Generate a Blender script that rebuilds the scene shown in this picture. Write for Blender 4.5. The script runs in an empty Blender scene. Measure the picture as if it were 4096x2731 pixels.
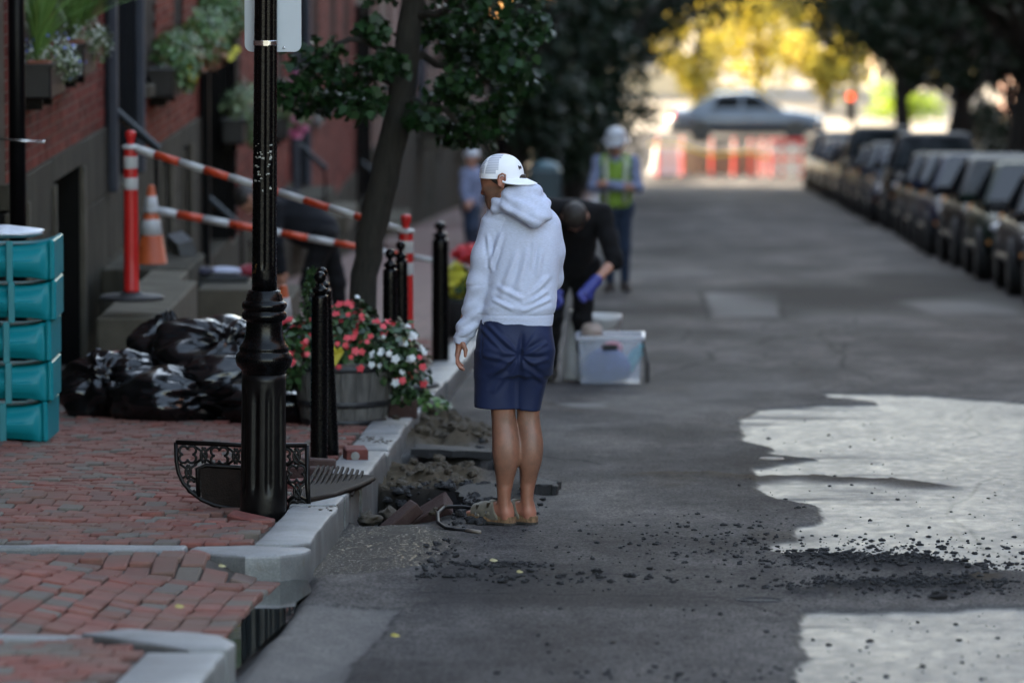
import bpy, math, random
import numpy as np
from mathutils import Vector, Matrix, Euler
R = math.radians
random.seed(7); rng = np.random.default_rng(7)
SC = bpy.context.scene
COL = SC.collection

# ---------------------------------------------------------------- camera, sky, sun, exposure
SLOPE = 0.0574          # the street runs downhill away from the camera
FLAT_Y = 165.0          # where the hill ends
def gz(y): return -SLOPE * min(y, FLAT_Y)

cam_d = bpy.data.cameras.new('camera'); cam = bpy.data.objects.new('camera', cam_d); COL.objects.link(cam)
cam.location = (0, 0, 1.9); cam.rotation_euler = (R(90 - 5.53), 0, R(1.595))
cam_d.sensor_width = 36; cam_d.lens = 200; cam_d.clip_start = 0.5; cam_d.clip_end = 6000
cam_d.dof.use_dof = True; cam_d.dof.focus_distance = 26.2; cam_d.dof.aperture_fstop = 3.1
SC.camera = cam
SUN_EL, SUN_DIR = R(24), Vector((0.82, -0.45, 0)).normalized()      # light travels to the right and away
world = bpy.data.worlds.new('World'); SC.world = world; world.use_nodes = True
nt = world.node_tree; bg = nt.nodes['Background']
sky = nt.nodes.new('ShaderNodeTexSky'); sky.sky_type = 'NISHITA'; sky.sun_disc = False
sky.sun_elevation = SUN_EL; sky.sun_rotation = math.atan2(-SUN_DIR.x, -SUN_DIR.y)
sky.air_density = 1.0; sky.dust_density = 1.5; sky.ozone_density = 1.0
tint = nt.nodes.new('ShaderNodeMix'); tint.data_type = 'RGBA'; tint.blend_type = 'MULTIPLY'; tint.inputs[0].default_value = 1.0
tint.inputs[7].default_value = (1.20, 1.0, 0.80, 1)                  # a slightly hazier, less blue sky
nt.links.new(sky.outputs[0], tint.inputs[6]); nt.links.new(tint.outputs[2], bg.inputs[0]); bg.inputs[1].default_value = 0.14
sun_d = bpy.data.lights.new('sun', 'SUN'); sun = bpy.data.objects.new('sun', sun_d); COL.objects.link(sun)
sun_d.energy = 4.8; sun_d.angle = R(0.6); sun_d.color = (1.0, 0.86, 0.62)
sd = Vector((SUN_DIR.x * math.cos(SUN_EL), SUN_DIR.y * math.cos(SUN_EL), -math.sin(SUN_EL)))
sun.rotation_euler = sd.to_track_quat('-Z', 'Y').to_euler()
SC.view_settings.view_transform = 'Standard'; SC.view_settings.look = 'None'
SC.view_settings.gamma = 1; SC.view_settings.use_curve_mapping = False
SC.view_settings.exposure = 3.4
SC.render.engine = 'CYCLES'
SC.cycles.use_denoising = True
SC.cycles.max_bounces = 6; SC.cycles.diffuse_bounces = 3; SC.cycles.glossy_bounces = 3
SC.cycles.transmission_bounces = 4; SC.cycles.transparent_max_bounces = 6
SC.cycles.sample_clamp_indirect = 6; SC.cycles.caustics_reflective = False; SC.cycles.caustics_refractive = False

# ---------------------------------------------------------------- noise
def _h(ix, iy, iz, s):
    n = (ix.astype(np.int64) * 374761393 + iy.astype(np.int64) * 668265263 + iz.astype(np.int64) * 2147483647 + s * 1274126177) & 0xffffffff
    n = ((n ^ (n >> 13)) * 1274126177) & 0xffffffff
    n = ((n ^ (n >> 16)) * 2246822519) & 0xffffffff
    return ((n ^ (n >> 15)) & 0xffffff) / float(0xffffff)
def noise(p, seed=0):
    p = np.asarray(p, float); i = np.floor(p).astype(np.int64); f = p - i; f = f * f * (3 - 2 * f)
    out = 0
    for dx in (0, 1):
        for dy in (0, 1):
            for dz in (0, 1):
                w = (f[..., 0] if dx else 1 - f[..., 0]) * (f[..., 1] if dy else 1 - f[..., 1]) * (f[..., 2] if dz else 1 - f[..., 2])
                out = out + w * _h(i[..., 0] + dx, i[..., 1] + dy, i[..., 2] + dz, seed)
    return out * 2 - 1
def fbm(p, oct=3, seed=0):
    p = np.asarray(p, float); a, s, t = 1.0, 0, 0
    for o in range(oct):
        s = s + a * noise(p * 2 ** o, seed + o * 17); t += a; a *= 0.5
    return s / t
def fbm2(x, y, oct=3, seed=0):
    x, y = np.broadcast_arrays(np.asarray(x, float), np.asarray(y, float))
    return fbm(np.stack([x, y, np.zeros_like(x) + 0.37], -1), oct, seed)
def smooth(a, b, x):
    t = np.clip((x - a) / (b - a), 0, 1); return t * t * (3 - 2 * t)

# ---------------------------------------------------------------- materials
def new_mat(name):
    m = bpy.data.materials.new(name); m.use_nodes = True
    return m, m.node_tree, m.node_tree.nodes['Principled BSDF']
def nd(t, kind, **kw):
    n = t.nodes.new(kind)
    for k, v in kw.items(): setattr(n, k, v)
    return n
def mixc(t, fac, a, b, mode='MIX'):
    n = t.nodes.new('ShaderNodeMix'); n.data_type = 'RGBA'; n.blend_type = mode
    for inp, v in ((n.inputs[0], fac), (n.inputs[6], a), (n.inputs[7], b)):
        if hasattr(v, 'is_output'): t.links.new(v, inp)
        elif isinstance(v, (int, float)): inp.default_value = v
        else: inp.default_value = (*v, 1) if len(v) == 3 else v
    return n.outputs[2]
def mixf(t, fac, a, b):
    n = t.nodes.new('ShaderNodeMix'); n.data_type = 'FLOAT'
    for inp, v in ((n.inputs[0], fac), (n.inputs[2], a), (n.inputs[3], b)):
        if hasattr(v, 'is_output'): t.links.new(v, inp)
        else: inp.default_value = v
    return n.outputs[0]
def tex_noise(t, scale, detail=4, rough=0.6, coord='Object', stretch=None):
    tc = nd(t, 'ShaderNodeTexCoord'); src = tc.outputs[coord]
    if stretch:
        mp = nd(t, 'ShaderNodeMapping'); mp.inputs['Scale'].default_value = stretch
        t.links.new(src, mp.inputs[0]); src = mp.outputs[0]
    n = nd(t, 'ShaderNodeTexNoise'); n.inputs['Scale'].default_value = scale
    n.inputs['Detail'].default_value = detail; n.inputs['Roughness'].default_value = rough
    t.links.new(src, n.inputs['Vector']); return n.outputs[0]
def ramp(t, v, stops):
    r = nd(t, 'ShaderNodeValToRGB'); e = r.color_ramp.elements
    while len(e) < len(stops): e.new(0.5)
    for el, (p, c) in zip(e, stops): el.position = p; el.color = (*c, 1) if len(c) == 3 else c
    t.links.new(v, r.inputs[0]); return r.outputs[0]
def bumped(t, b, h, strength=0.4, dist=0.01):
    n = nd(t, 'ShaderNodeBump'); n.inputs['Strength'].default_value = strength; n.inputs['Distance'].default_value = dist
    t.links.new(h, n.inputs['Height']); t.links.new(n.outputs[0], b.inputs['Normal'])
def mat(name, col, rough=0.6, metal=0.0, vary=0.25, scale=8, bump=0.0, bscale=None, spec=0.5, stretch=None, col2=None, coat=0.0, sheen=0.0, detail=5, rvary=0.0):
    m, t, b = new_mat(name)
    n = tex_noise(t, scale, detail, 0.62, stretch=stretch)
    lo = tuple(c * (1 - vary) for c in col); hi = tuple(min(1, c * (1 + vary)) for c in (col2 or col))
    t.links.new(ramp(t, n, [(0.3, lo), (0.7, hi)]), b.inputs['Base Color'])
    b.inputs['Roughness'].default_value = rough; b.inputs['Metallic'].default_value = metal
    b.inputs['Specular IOR Level'].default_value = spec
    if coat: b.inputs['Coat Weight'].default_value = coat; b.inputs['Coat Roughness'].default_value = 0.08
    if sheen: b.inputs['Sheen Weight'].default_value = sheen; b.inputs['Sheen Roughness'].default_value = 0.5
    if rvary:
        n3 = tex_noise(t, scale * 2.3, 4); t.links.new(mixf(t, n3, max(0.02, rough - rvary), rough + rvary), b.inputs['Roughness'])
    if bump:
        n2 = tex_noise(t, bscale or scale * 6, 5, stretch=stretch); bumped(t, b, n2, bump, 0.01)
    return m
def attr_color_mat(name, rough=0.8, scale=40, vary=0.3, bump=0.3, attr='Col', spec=0.3):
    m, t, b = new_mat(name)
    a = nd(t, 'ShaderNodeAttribute', attribute_name=attr)
    n = tex_noise(t, scale, 5)
    f = ramp(t, n, [(0.25, (1 - vary,) * 3), (0.75, (1 + vary,) * 3)])
    t.links.new(mixc(t, 1.0, a.outputs[0], f, 'MULTIPLY'), b.inputs['Base Color'])
    b.inputs['Roughness'].default_value = rough; b.inputs['Specular IOR Level'].default_value = spec
    if bump: bumped(t, b, n, bump, 0.006)
    return m

# ---------------------------------------------------------------- object helpers
def tag(o, label=None, cat=None, group=None, kind=None):
    if label: o['label'] = label
    if cat: o['category'] = cat
    if group: o['group'] = group
    if kind: o['kind'] = kind
    return o
def empty(name, loc, rz=0.0):
    o = bpy.data.objects.new(name, None); COL.objects.link(o); o.location = loc; o.rotation_euler = (0, 0, rz)
    o.empty_display_size = 0.2; return o
def children_of(o): return [c for c in bpy.data.objects if c.parent == o]
_kids = {}
def link(o, parent=None):
    COL.objects.link(o)
    if parent is not None:
        o.parent = parent; _kids.setdefault(parent.name, []).append(o)
    return o
def copy_tree(o, parent=None):
    c = o.copy(); link(c, parent)
    for k in _kids.get(o.name, []): copy_tree(k, c)
    return c
def mesh_obj(name, V, F, mats, parent=None, smooth_shade=False, midx=None, loc=None):
    me = bpy.data.meshes.new(name)
    V = np.asarray(V, np.float32)
    if isinstance(F, np.ndarray):
        k = F.shape[1]; me.vertices.add(len(V)); me.vertices.foreach_set('co', V.ravel())
        me.loops.add(F.size); me.loops.foreach_set('vertex_index', F.astype(np.int32).ravel())
        me.polygons.add(len(F)); me.polygons.foreach_set('loop_start', np.arange(0, F.size, k, dtype=np.int32))
        me.update(calc_edges=True)
    else:
        me.from_pydata([tuple(map(float, v)) for v in V], [], F); me.update()
    for m in (mats if isinstance(mats, (list, tuple)) else [mats]): me.materials.append(m)
    if midx is not None: me.polygons.foreach_set('material_index', np.asarray(midx, np.int32))
    if smooth_shade: me.polygons.foreach_set('use_smooth', np.ones(len(me.polygons), bool))
    me.update()
    o = bpy.data.objects.new(name, me); link(o, parent)
    if loc is not None: o.location = loc
    return o
def face_colors(o, cols, attr='Col'):
    me = o.data; a = me.attributes.new(attr, 'FLOAT_COLOR', 'FACE')
    c = np.ones((len(me.polygons), 4), np.float32); c[:, :3] = cols; a.data.foreach_set('color', c.ravel())
def vert_float(o, name, vals):
    a = o.data.attributes.new(name, 'FLOAT', 'POINT'); a.data.foreach_set('value', np.asarray(vals, np.float32).ravel())

BOXF = [(0, 3, 2, 1), (4, 5, 6, 7), (0, 1, 5, 4), (1, 2, 6, 5), (2, 3, 7, 6), (3, 0, 4, 7)]
class MB:
    """collects simple solids; build() links them as ONE mesh object"""
    def __init__(self): self.V = []; self.F = []; self.mi = []; self.cur = 0
    def add(self, V, F):
        b = len(self.V); self.V += [tuple(v) for v in V]; self.F += [tuple(b + i for i in f) for f in F]; self.mi += [self.cur] * len(F)
    def box(self, c, s, rot=None, bev=0.0, taper=1.0):
        x, y, z = s[0] / 2, s[1] / 2, s[2] / 2
        M = rot if isinstance(rot, Matrix) else (Euler(rot).to_matrix() if rot else None)
        if bev > 0:
            bv = min(bev, 0.45 * min(s)); V, F = chamfer_box(x, y, z, bv)
        else:
            V = [(-x, -y, -z), (x, -y, -z), (x, y, -z), (-x, y, -z), (-x, -y, z), (x, -y, z), (x, y, z), (-x, y, z)]; F = BOXF
        if taper != 1.0: V = [(v[0] * (taper if v[2] > 0 else 1), v[1] * (taper if v[2] > 0 else 1), v[2]) for v in V]
        c = Vector(c)
        self.add([(M @ Vector(v) if M else Vector(v)) + c for v in V], F); return self
    def span(self, lo, hi, bev=0.0):
        return self.box([(a + b) / 2 for a, b in zip(lo, hi)], [abs(b - a) for a, b in zip(lo, hi)], None, bev)
    def tube(self, pts, rad, n=10, cap=True):
        pts = [Vector(p) for p in pts]; rs = rad if isinstance(rad, (list, tuple)) else [rad] * len(pts)
        V, F = [], []; up = None
        for i, p in enumerate(pts):
            d = (pts[min(i + 1, len(pts) - 1)] - pts[max(i - 1, 0)]).normalized()
            if up is None: up = Vector((0, 0, 1)) if abs(d.z) < 0.9 else Vector((1, 0, 0))
            a = d.cross(up).normalized(); b = a.cross(d).normalized(); up = b
            for k in range(n):
                t = 2 * math.pi * k / n; V.append(p + (a * math.cos(t) + b * math.sin(t)) * rs[i])
        for i in range(len(pts) - 1):
            for k in range(n):
                k2 = (k + 1) % n; F.append((i * n + k, i * n + k2, (i + 1) * n + k2, (i + 1) * n + k))
        if cap: F.append(tuple(range(n))[::-1]); F.append(tuple((len(pts) - 1) * n + k for k in range(n)))
        self.add(V, F); return self
    def lathe(self, prof, n=24, c=(0, 0, 0), rot=None, mod=None):
        """prof: (radius, z) from bottom to top"""
        M = rot if isinstance(rot, Matrix) else (Euler(rot).to_matrix() if rot else None); c = Vector(c); V, F = [], []
        for r, z in prof:
            for k in range(n):
                t = 2 * math.pi * k / n; rr = r * (mod(t, z) if mod else 1); v = Vector((rr * math.cos(t), rr * math.sin(t), z))
                V.append((M @ v if M else v) + c)
        for i in range(len(prof) - 1):
            for k in range(n):
                k2 = (k + 1) % n; F.append((i * n + k, i * n + k2, (i + 1) * n + k2, (i + 1) * n + k))
        F.append(tuple(range(n))[::-1]); F.append(tuple((len(prof) - 1) * n + k for k in range(n)))
        self.add(V, F); return self
    def prism(self, poly, z0, z1, M=None):
        """poly in XY extruded along Z, then transformed by the 4x4 matrix M"""
        n = len(poly); V = [Vector((p[0], p[1], z0)) for p in poly] + [Vector((p[0], p[1], z1)) for p in poly]
        if M is not None: V = [M @ v for v in V]
        F = [tuple(range(n))[::-1], tuple(range(n, 2 * n))] + [(i, (i + 1) % n, n + (i + 1) % n, n + i) for i in range(n)]
        self.add(V, F); return self
    def ball(self, c, r, n=10, m=14):
        rr = r if isinstance(r, (tuple, list)) else (r, r, r)
        prof = [(max(1e-4, math.sin(math.pi * i / n)), -math.cos(math.pi * i / n)) for i in range(n + 1)]
        V, F = [], []
        for q, z in prof:
            for k in range(m):
                t = 2 * math.pi * k / m; V.append((c[0] + rr[0] * q * math.cos(t), c[1] + rr[1] * q * math.sin(t), c[2] + rr[2] * z))
        for i in range(n):
            for k in range(m):
                k2 = (k + 1) % m; F.append((i * m + k, i * m + k2, (i + 1) * m + k2, (i + 1) * m + k))
        self.add(V, F); return self
    def build(self, name, mats, parent=None, smooth_shade=False, loc=None):
        return mesh_obj(name, self.V, self.F, mats, parent, smooth_shade, self.mi if isinstance(mats, (list, tuple)) else None, loc)
def chamfer_box(x, y, z, b):
    V = []; idx = {}
    for sx in (-1, 1):
        for sy in (-1, 1):
            for sz in (-1, 1):
                for ax in range(3):
                    p = [sx * (x - b), sy * (y - b), sz * (z - b)]; p[ax] = (sx * x, sy * y, sz * z)[ax]
                    idx[(sx, sy, sz, ax)] = len(V); V.append(tuple(p))
    F = []
    def quad(keys, nrm):
        ids = [idx[k] for k in keys]; c = Vector((0, 0, 0)); ps = [Vector(V[i]) for i in ids]
        nn = (ps[1] - ps[0]).cross(ps[2] - ps[0])
        if nn.dot(Vector(nrm)) < 0: ids = ids[::-1]
        F.append(tuple(ids))
    for ax in range(3):
        o = [a for a in range(3) if a != ax]
        for s in (-1, 1):
            ks = []
            for a, bb in ((-1, -1), (1, -1), (1, 1), (-1, 1)):
                sg = [0, 0, 0]; sg[ax] = s; sg[o[0]] = a; sg[o[1]] = bb; ks.append((*sg, ax))
            n = [0, 0, 0]; n[ax] = s; quad(ks, n)
    for ax in range(3):
        o = [a for a in range(3) if a != ax]
        for a in (-1, 1):
            for bb in (-1, 1):
                s1 = [0, 0, 0]; s1[o[0]] = a; s1[o[1]] = bb; s1[ax] = -1; s2 = list(s1); s2[ax] = 1
                n = [0, 0, 0]; n[o[0]] = a; n[o[1]] = bb
                quad([(*s1, o[0]), (*s2, o[0]), (*s2, o[1]), (*s1, o[1])], n)
    for sx in (-1, 1):
        for sy in (-1, 1):
            for sz in (-1, 1):
                quad([(sx, sy, sz, 0), (sx, sy, sz, 1), (sx, sy, sz, 2)], (sx, sy, sz))
    return V, F
def G(x, y, h=0.0): return (x, y, gz(y) + h)

# ---------------------------------------------------------------- signed-distance bodies, meshed by surface nets
class SDF:
    def __init__(self, lo, hi, res):
        self.lo = np.array(lo, float); self.res = res
        self.n = np.ceil((np.array(hi, float) - self.lo) / res).astype(int) + 1
        self.d = np.full(self.n, 1.0, np.float32)
    def _sub(self, lo, hi, m):
        a = np.clip(((np.array(lo) - m - self.lo) / self.res).astype(int), 0, self.n); b = np.clip(((np.array(hi) + m - self.lo) / self.res).astype(int) + 2, 0, self.n)
        if np.any(b <= a): return None, None
        ax = [self.lo[i] + np.arange(a[i], b[i]) * self.res for i in range(3)]
        X, Y, Z = np.meshgrid(*ax, indexing='ij', sparse=True)
        return (slice(a[0], b[0]), slice(a[1], b[1]), slice(a[2], b[2])), (X, Y, Z)
    def _u(self, sl, d, k):
        o = self.d[sl]
        if k <= 0: self.d[sl] = np.minimum(o, d); return
        h = np.maximum(k - np.abs(o - d), 0) / k; self.d[sl] = np.minimum(o, d) - h * h * k * 0.25
    def cone(self, a, b, ra, rb, k=0.02, squash=None):
        """capsule with two radii; squash=(axis vector, factor) flattens it"""
        a = np.array(a, float); b = np.array(b, float); rm = max(ra, rb) * 1.3 + k
        sl, g = self._sub(np.minimum(a, b), np.maximum(a, b), rm + 0.02)
        if sl is None: return self
        X, Y, Z = g; ab = b - a; L2 = max(ab @ ab, 1e-9)
        t = np.clip(((X - a[0]) * ab[0] + (Y - a[1]) * ab[1] + (Z - a[2]) * ab[2]) / L2, 0, 1)
        dx, dy, dz = X - a[0] - t * ab[0], Y - a[1] - t * ab[1], Z - a[2] - t * ab[2]
        q = dx * dx + dy * dy + dz * dz
        if squash is not None:
            u = np.array(squash[0], float); u /= np.linalg.norm(u); s = dx * u[0] + dy * u[1] + dz * u[2]
            q = q + s * s * (1 / squash[1] ** 2 - 1)
        self._u(sl, (np.sqrt(q) - (ra + (rb - ra) * t)).astype(np.float32), k); return self
    def ell(self, c, r, k=0.02, rot=None, sub=False):
        c = np.array(c, float); r = np.array(r, float); m = r.max()
        sl, g = self._sub(c - m, c + m, k + 0.02)
        if sl is None: return self
        X, Y, Z = g[0] - c[0], g[1] - c[1], g[2] - c[2]
        if rot is not None:
            Q = np.array(Euler(rot).to_matrix()).T; X, Y, Z = (Q[i, 0] * X + Q[i, 1] * Y + Q[i, 2] * Z for i in range(3))
        q = np.sqrt((X / r[0]) ** 2 + (Y / r[1]) ** 2 + (Z / r[2]) ** 2); d = ((q - 1) * r.min() * np.clip(q, 0.6, 1.2)).astype(np.float32)
        if sub: self.d[sl] = np.maximum(self.d[sl], -d)
        else: self._u(sl, d, k)
        return self
    def rings(self, secs, k=0.02, p=2.3):
        """stack of elliptic sections (cx, cy, z, rx, ry, [yaw]) from low z to high z, interpolated; a torso or a trouser leg"""
        S = np.array([list(s) + [0] * (6 - len(s)) for s in secs], float); m = S[:, 3:5].max()
        sl, g = self._sub((S[:, 0].min() - m, S[:, 1].min() - m, S[0, 2]), (S[:, 0].max() + m, S[:, 1].max() + m, S[-1, 2]), k + 0.02)
        if sl is None: return self
        X, Y, Z = g; zz = Z.ravel(); v = [np.interp(zz, S[:, 2], S[:, i]) for i in (0, 1, 3, 4, 5)]
        for q in range(2):
            v = [np.convolve(np.pad(a, 3, mode='edge'), np.ones(7) / 7, 'valid') for a in v]
        cx, cy, rx, ry, ya = [a.reshape(Z.shape) for a in v]
        dx, dy = X - cx, Y - cy; ca, sa = np.cos(ya), np.sin(ya); u, w = dx * ca + dy * sa, -dx * sa + dy * ca
        q = (np.abs(u / rx) ** p + np.abs(w / ry) ** p) ** (1 / p); d = (q - 1) * np.minimum(rx, ry)
        d = np.maximum(d, np.maximum(S[0, 2] - Z, Z - S[-1, 2]))
        self._u(sl, d.astype(np.float32), k); return self
    def cut(self, p, n, lo=None, hi=None):
        """remove everything on the side the normal points to"""
        n = np.array(n, float); n /= np.linalg.norm(n)
        sl, g = self._sub(lo if lo is not None else self.lo, hi if hi is not None else self.lo + self.n * self.res, 0)
        d = (g[0] - p[0]) * n[0] + (g[1] - p[1]) * n[1] + (g[2] - p[2]) * n[2]
        self.d[sl] = np.maximum(self.d[sl], d.astype(np.float32)); return self
    def mesh(self):
        d = self.d; s = d < 0; nx, ny, nz = self.n
        cnt = np.zeros((nx - 1, ny - 1, nz - 1), np.int8)
        for i in (0, 1):
            for j in (0, 1):
                for k in (0, 1): cnt += s[i:nx - 1 + i, j:ny - 1 + j, k:nz - 1 + k]
        act = (cnt > 0) & (cnt < 8); C = np.argwhere(act); idx = np.full(act.shape, -1, np.int64); idx[act] = np.arange(len(C))
        P = np.zeros((len(C), 3)); W = np.zeros(len(C))
        cor = [(i, j, k) for i in (0, 1) for j in (0, 1) for k in (0, 1)]
        val = {c: d[C[:, 0] + c[0], C[:, 1] + c[1], C[:, 2] + c[2]] for c in cor}
        for c in cor:
            for ax in range(3):
                if c[ax] == 0:
                    e = list(c); e[ax] = 1; e = tuple(e); a, b = val[c], val[e]; m = (a < 0) != (b < 0)
                    t = np.where(m, a / np.where(m, a - b, 1), 0); q = np.array(c, float)[None] + t[:, None] * (np.array(e) - np.array(c))[None]
                    P += q * m[:, None]; W += m
        P = (P / W[:, None] + C) * self.res + self.lo
        F = []
        for ax in range(3):
            o = [a for a in range(3) if a != ax]
            sa = np.moveaxis(s, ax, 0); e = sa[:-1] != sa[1:]; first = np.moveaxis(sa[:-1], 0, ax); e = np.moveaxis(e, 0, ax)
            I = np.argwhere(e); ok = (I[:, o[0]] > 0) & (I[:, o[1]] > 0) & (I[:, o[0]] < self.n[o[0]] - 1) & (I[:, o[1]] < self.n[o[1]] - 1); I = I[ok]
            fl = first[I[:, 0], I[:, 1], I[:, 2]]
            def cell(da, db):
                J = I.copy(); J[:, o[0]] -= da; J[:, o[1]] -= db; return idx[J[:, 0], J[:, 1], J[:, 2]]
            q = np.stack([cell(1, 1), cell(0, 1), cell(0, 0), cell(1, 0)], 1)
            if ax == 1: fl = ~fl
            q[~fl] = q[~fl][:, ::-1]; F.append(q)
        F = np.concatenate(F); return P, F
def vnormals(V, F):
    a, b, c, d = (V[F[:, i]] for i in range(4)); n = np.cross(c - a, d - b); N = np.zeros_like(V)
    for i in range(4): np.add.at(N, F[:, i], n)
    return N / np.maximum(np.linalg.norm(N, axis=1, keepdims=True), 1e-9)
def relax(V, F, it=1, w=0.5):
    for _ in range(it):
        S = np.zeros_like(V); c = np.zeros(len(V))
        for i in range(4):
            for j in (1, 3): np.add.at(S, F[:, i], V[F[:, (i + j) % 4]]); np.add.at(c, F[:, i], 1)
        V = V * (1 - w) + w * S / np.maximum(c, 1)[:, None]
    return V
# ================================================================ SETTING: ground, road, curb, pavements
def sms(a, b, x):
    t = min(max((x - a) / (b - a), 0), 1); return t * t * (3 - 2 * t)
def in_poly(x, y, poly):
    ins = np.zeros(np.broadcast(x, y).shape, bool); n = len(poly)
    for i in range(n):
        x1, y1 = poly[i]; x2, y2 = poly[(i + 1) % n]
        if y1 == y2: continue
        c = ((y1 > y) != (y2 > y)) & (x < (x2 - x1) * (y - y1) / (y2 - y1) + x1); ins ^= c
    return ins
def poly_soft(x, y, poly, w):
    """1 well inside, 0 well outside, distance based ramp of half width w (x counts more than y)"""
    d = np.full(np.broadcast(x, y).shape, 1e9)
    for i in range(len(poly)):
        ax, ay = poly[i]; bx, by = poly[(i + 1) % len(poly)]; ay, by = ay * 0.35, by * 0.35; yy = y * 0.35
        L = max((bx - ax) ** 2 + (by - ay) ** 2, 1e-9); t = np.clip(((x - ax) * (bx - ax) + (yy - ay) * (by - ay)) / L, 0, 1)
        d = np.minimum(d, np.hypot(x - ax - t * (bx - ax), yy - ay - t * (by - ay)))
    s = np.where(in_poly(x, y, poly), d, -d); return smooth(-w, w, s)

WETA = [(4.6, 38.6), (2.36, 37.94), (1.91, 38.87), (1.38, 39.23), (1.06, 39.35), (1.1, 38.79), (1.4, 38.25), (1.4, 37.94), (0.93, 37.47), (0.59, 37.17), (0.51, 36.43), (0.45, 35.84), (0.43, 35.04), (0.43, 33.55), (0.51, 33.14), (0.59, 32.55), (0.57, 32.17), (0.64, 31.95), (0.81, 31.58), (0.67, 31.3), (0.47, 30.94), (0.44, 30.4), (0.44, 29.66), (0.47, 29.19), (0.5, 28.58), (0.58, 28.22), (0.69, 27.93), (0.71, 27.51), (0.7, 26.78), (0.62, 26.52), (0.57, 26.2), (0.56, 25.89), (0.59, 25.57), (0.46, 25.27), (0.45, 24.9), (0.5, 24.73), (0.53, 24.46), (0.78, 24.4), (1.11, 24.35), (1.32, 23.98), (1.48, 23.82), (1.9, 23.6), (4.6, 23.0)]
WETB = [(4.6, 22.4), (1.37, 22.08), (1.08, 21.97), (0.77, 21.93), (0.53, 21.93), (0.51, 21.73), (0.49, 21.4), (0.48, 21.09), (0.47, 20.69), (0.46, 20.31), (0.48, 19.94), (0.45, 19.52), (0.43, 19.12), (0.44, 13), (4.6, 13)]
PILE1 = [(0.53, 24.51), (0.78, 24.46), (1.07, 24.4), (1.13, 24.24), (1.25, 24.08), (1.32, 23.98), (1.25, 23.82), (1.01, 23.82), (0.76, 23.98), (0.56, 24.19)]
PILE2 = [(1.39, 23.54), (1.34, 23.22), (1.24, 22.88), (1.11, 22.65), (0.87, 22.55), (0.64, 22.44), (0.51, 22.51), (0.46, 22.69), (0.57, 22.83), (0.77, 22.98), (0.89, 23.07), (1.06, 23.22), (1.23, 23.42)]
HOLE = [(-1.6, 28.9), (-1.29, 28.78), (-1.06, 28.79), (-1.03, 28.08), (-1.01, 27.35), (-1.06, 26.8), (-1.19, 26.55), (-1.42, 26.55), (-1.6, 26.9)]
SLOT = [(-1.6, 31.2), (-1.43, 31.88), (-1.13, 31.6), (-0.96, 31.45), (-0.94, 30.6), (-1.15, 30.95), (-1.32, 31.0), (-1.6, 30.9)]
SAND1 = [(-1.6, 29.0), (-1.6, 30.6), (-1.28, 30.85), (-1.0, 30.5), (-0.97, 29.6), (-1.02, 29.1), (-1.24, 28.95)]
SAND2 = [(-1.6, 32.3), (-1.6, 35.2), (-1.28, 34.8), (-1.12, 33.65), (-1.0, 32.74), (-1.17, 32.3)]
RIDGE = [(-0.1, 30.1), (0.18, 30.15), (0.41, 29.82), (0.56, 30.1), (0.75, 30.15), (0.88, 29.87), (1.01, 29.9), (1.16, 29.82), (1.34, 29.42)]
LPATCH = [(-1.6, 21.85), (-1.24, 21.82), (-1.05, 21.87), (-1.04, 21.34), (-1.04, 20.77), (-1.07, 20.29), (-1.07, 19.99), (-1.09, 19.55), (-1.11, 13), (-1.6, 13)]
GUT = [(-1.6, 26.5), (-1.2, 26.45), (-0.97, 25.6), (-1.0, 24.69), (-1.02, 23.9), (-1.3, 23.5), (-1.44, 23.0), (-1.44, 20.5), (-1.6, 20.5)]

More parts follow.
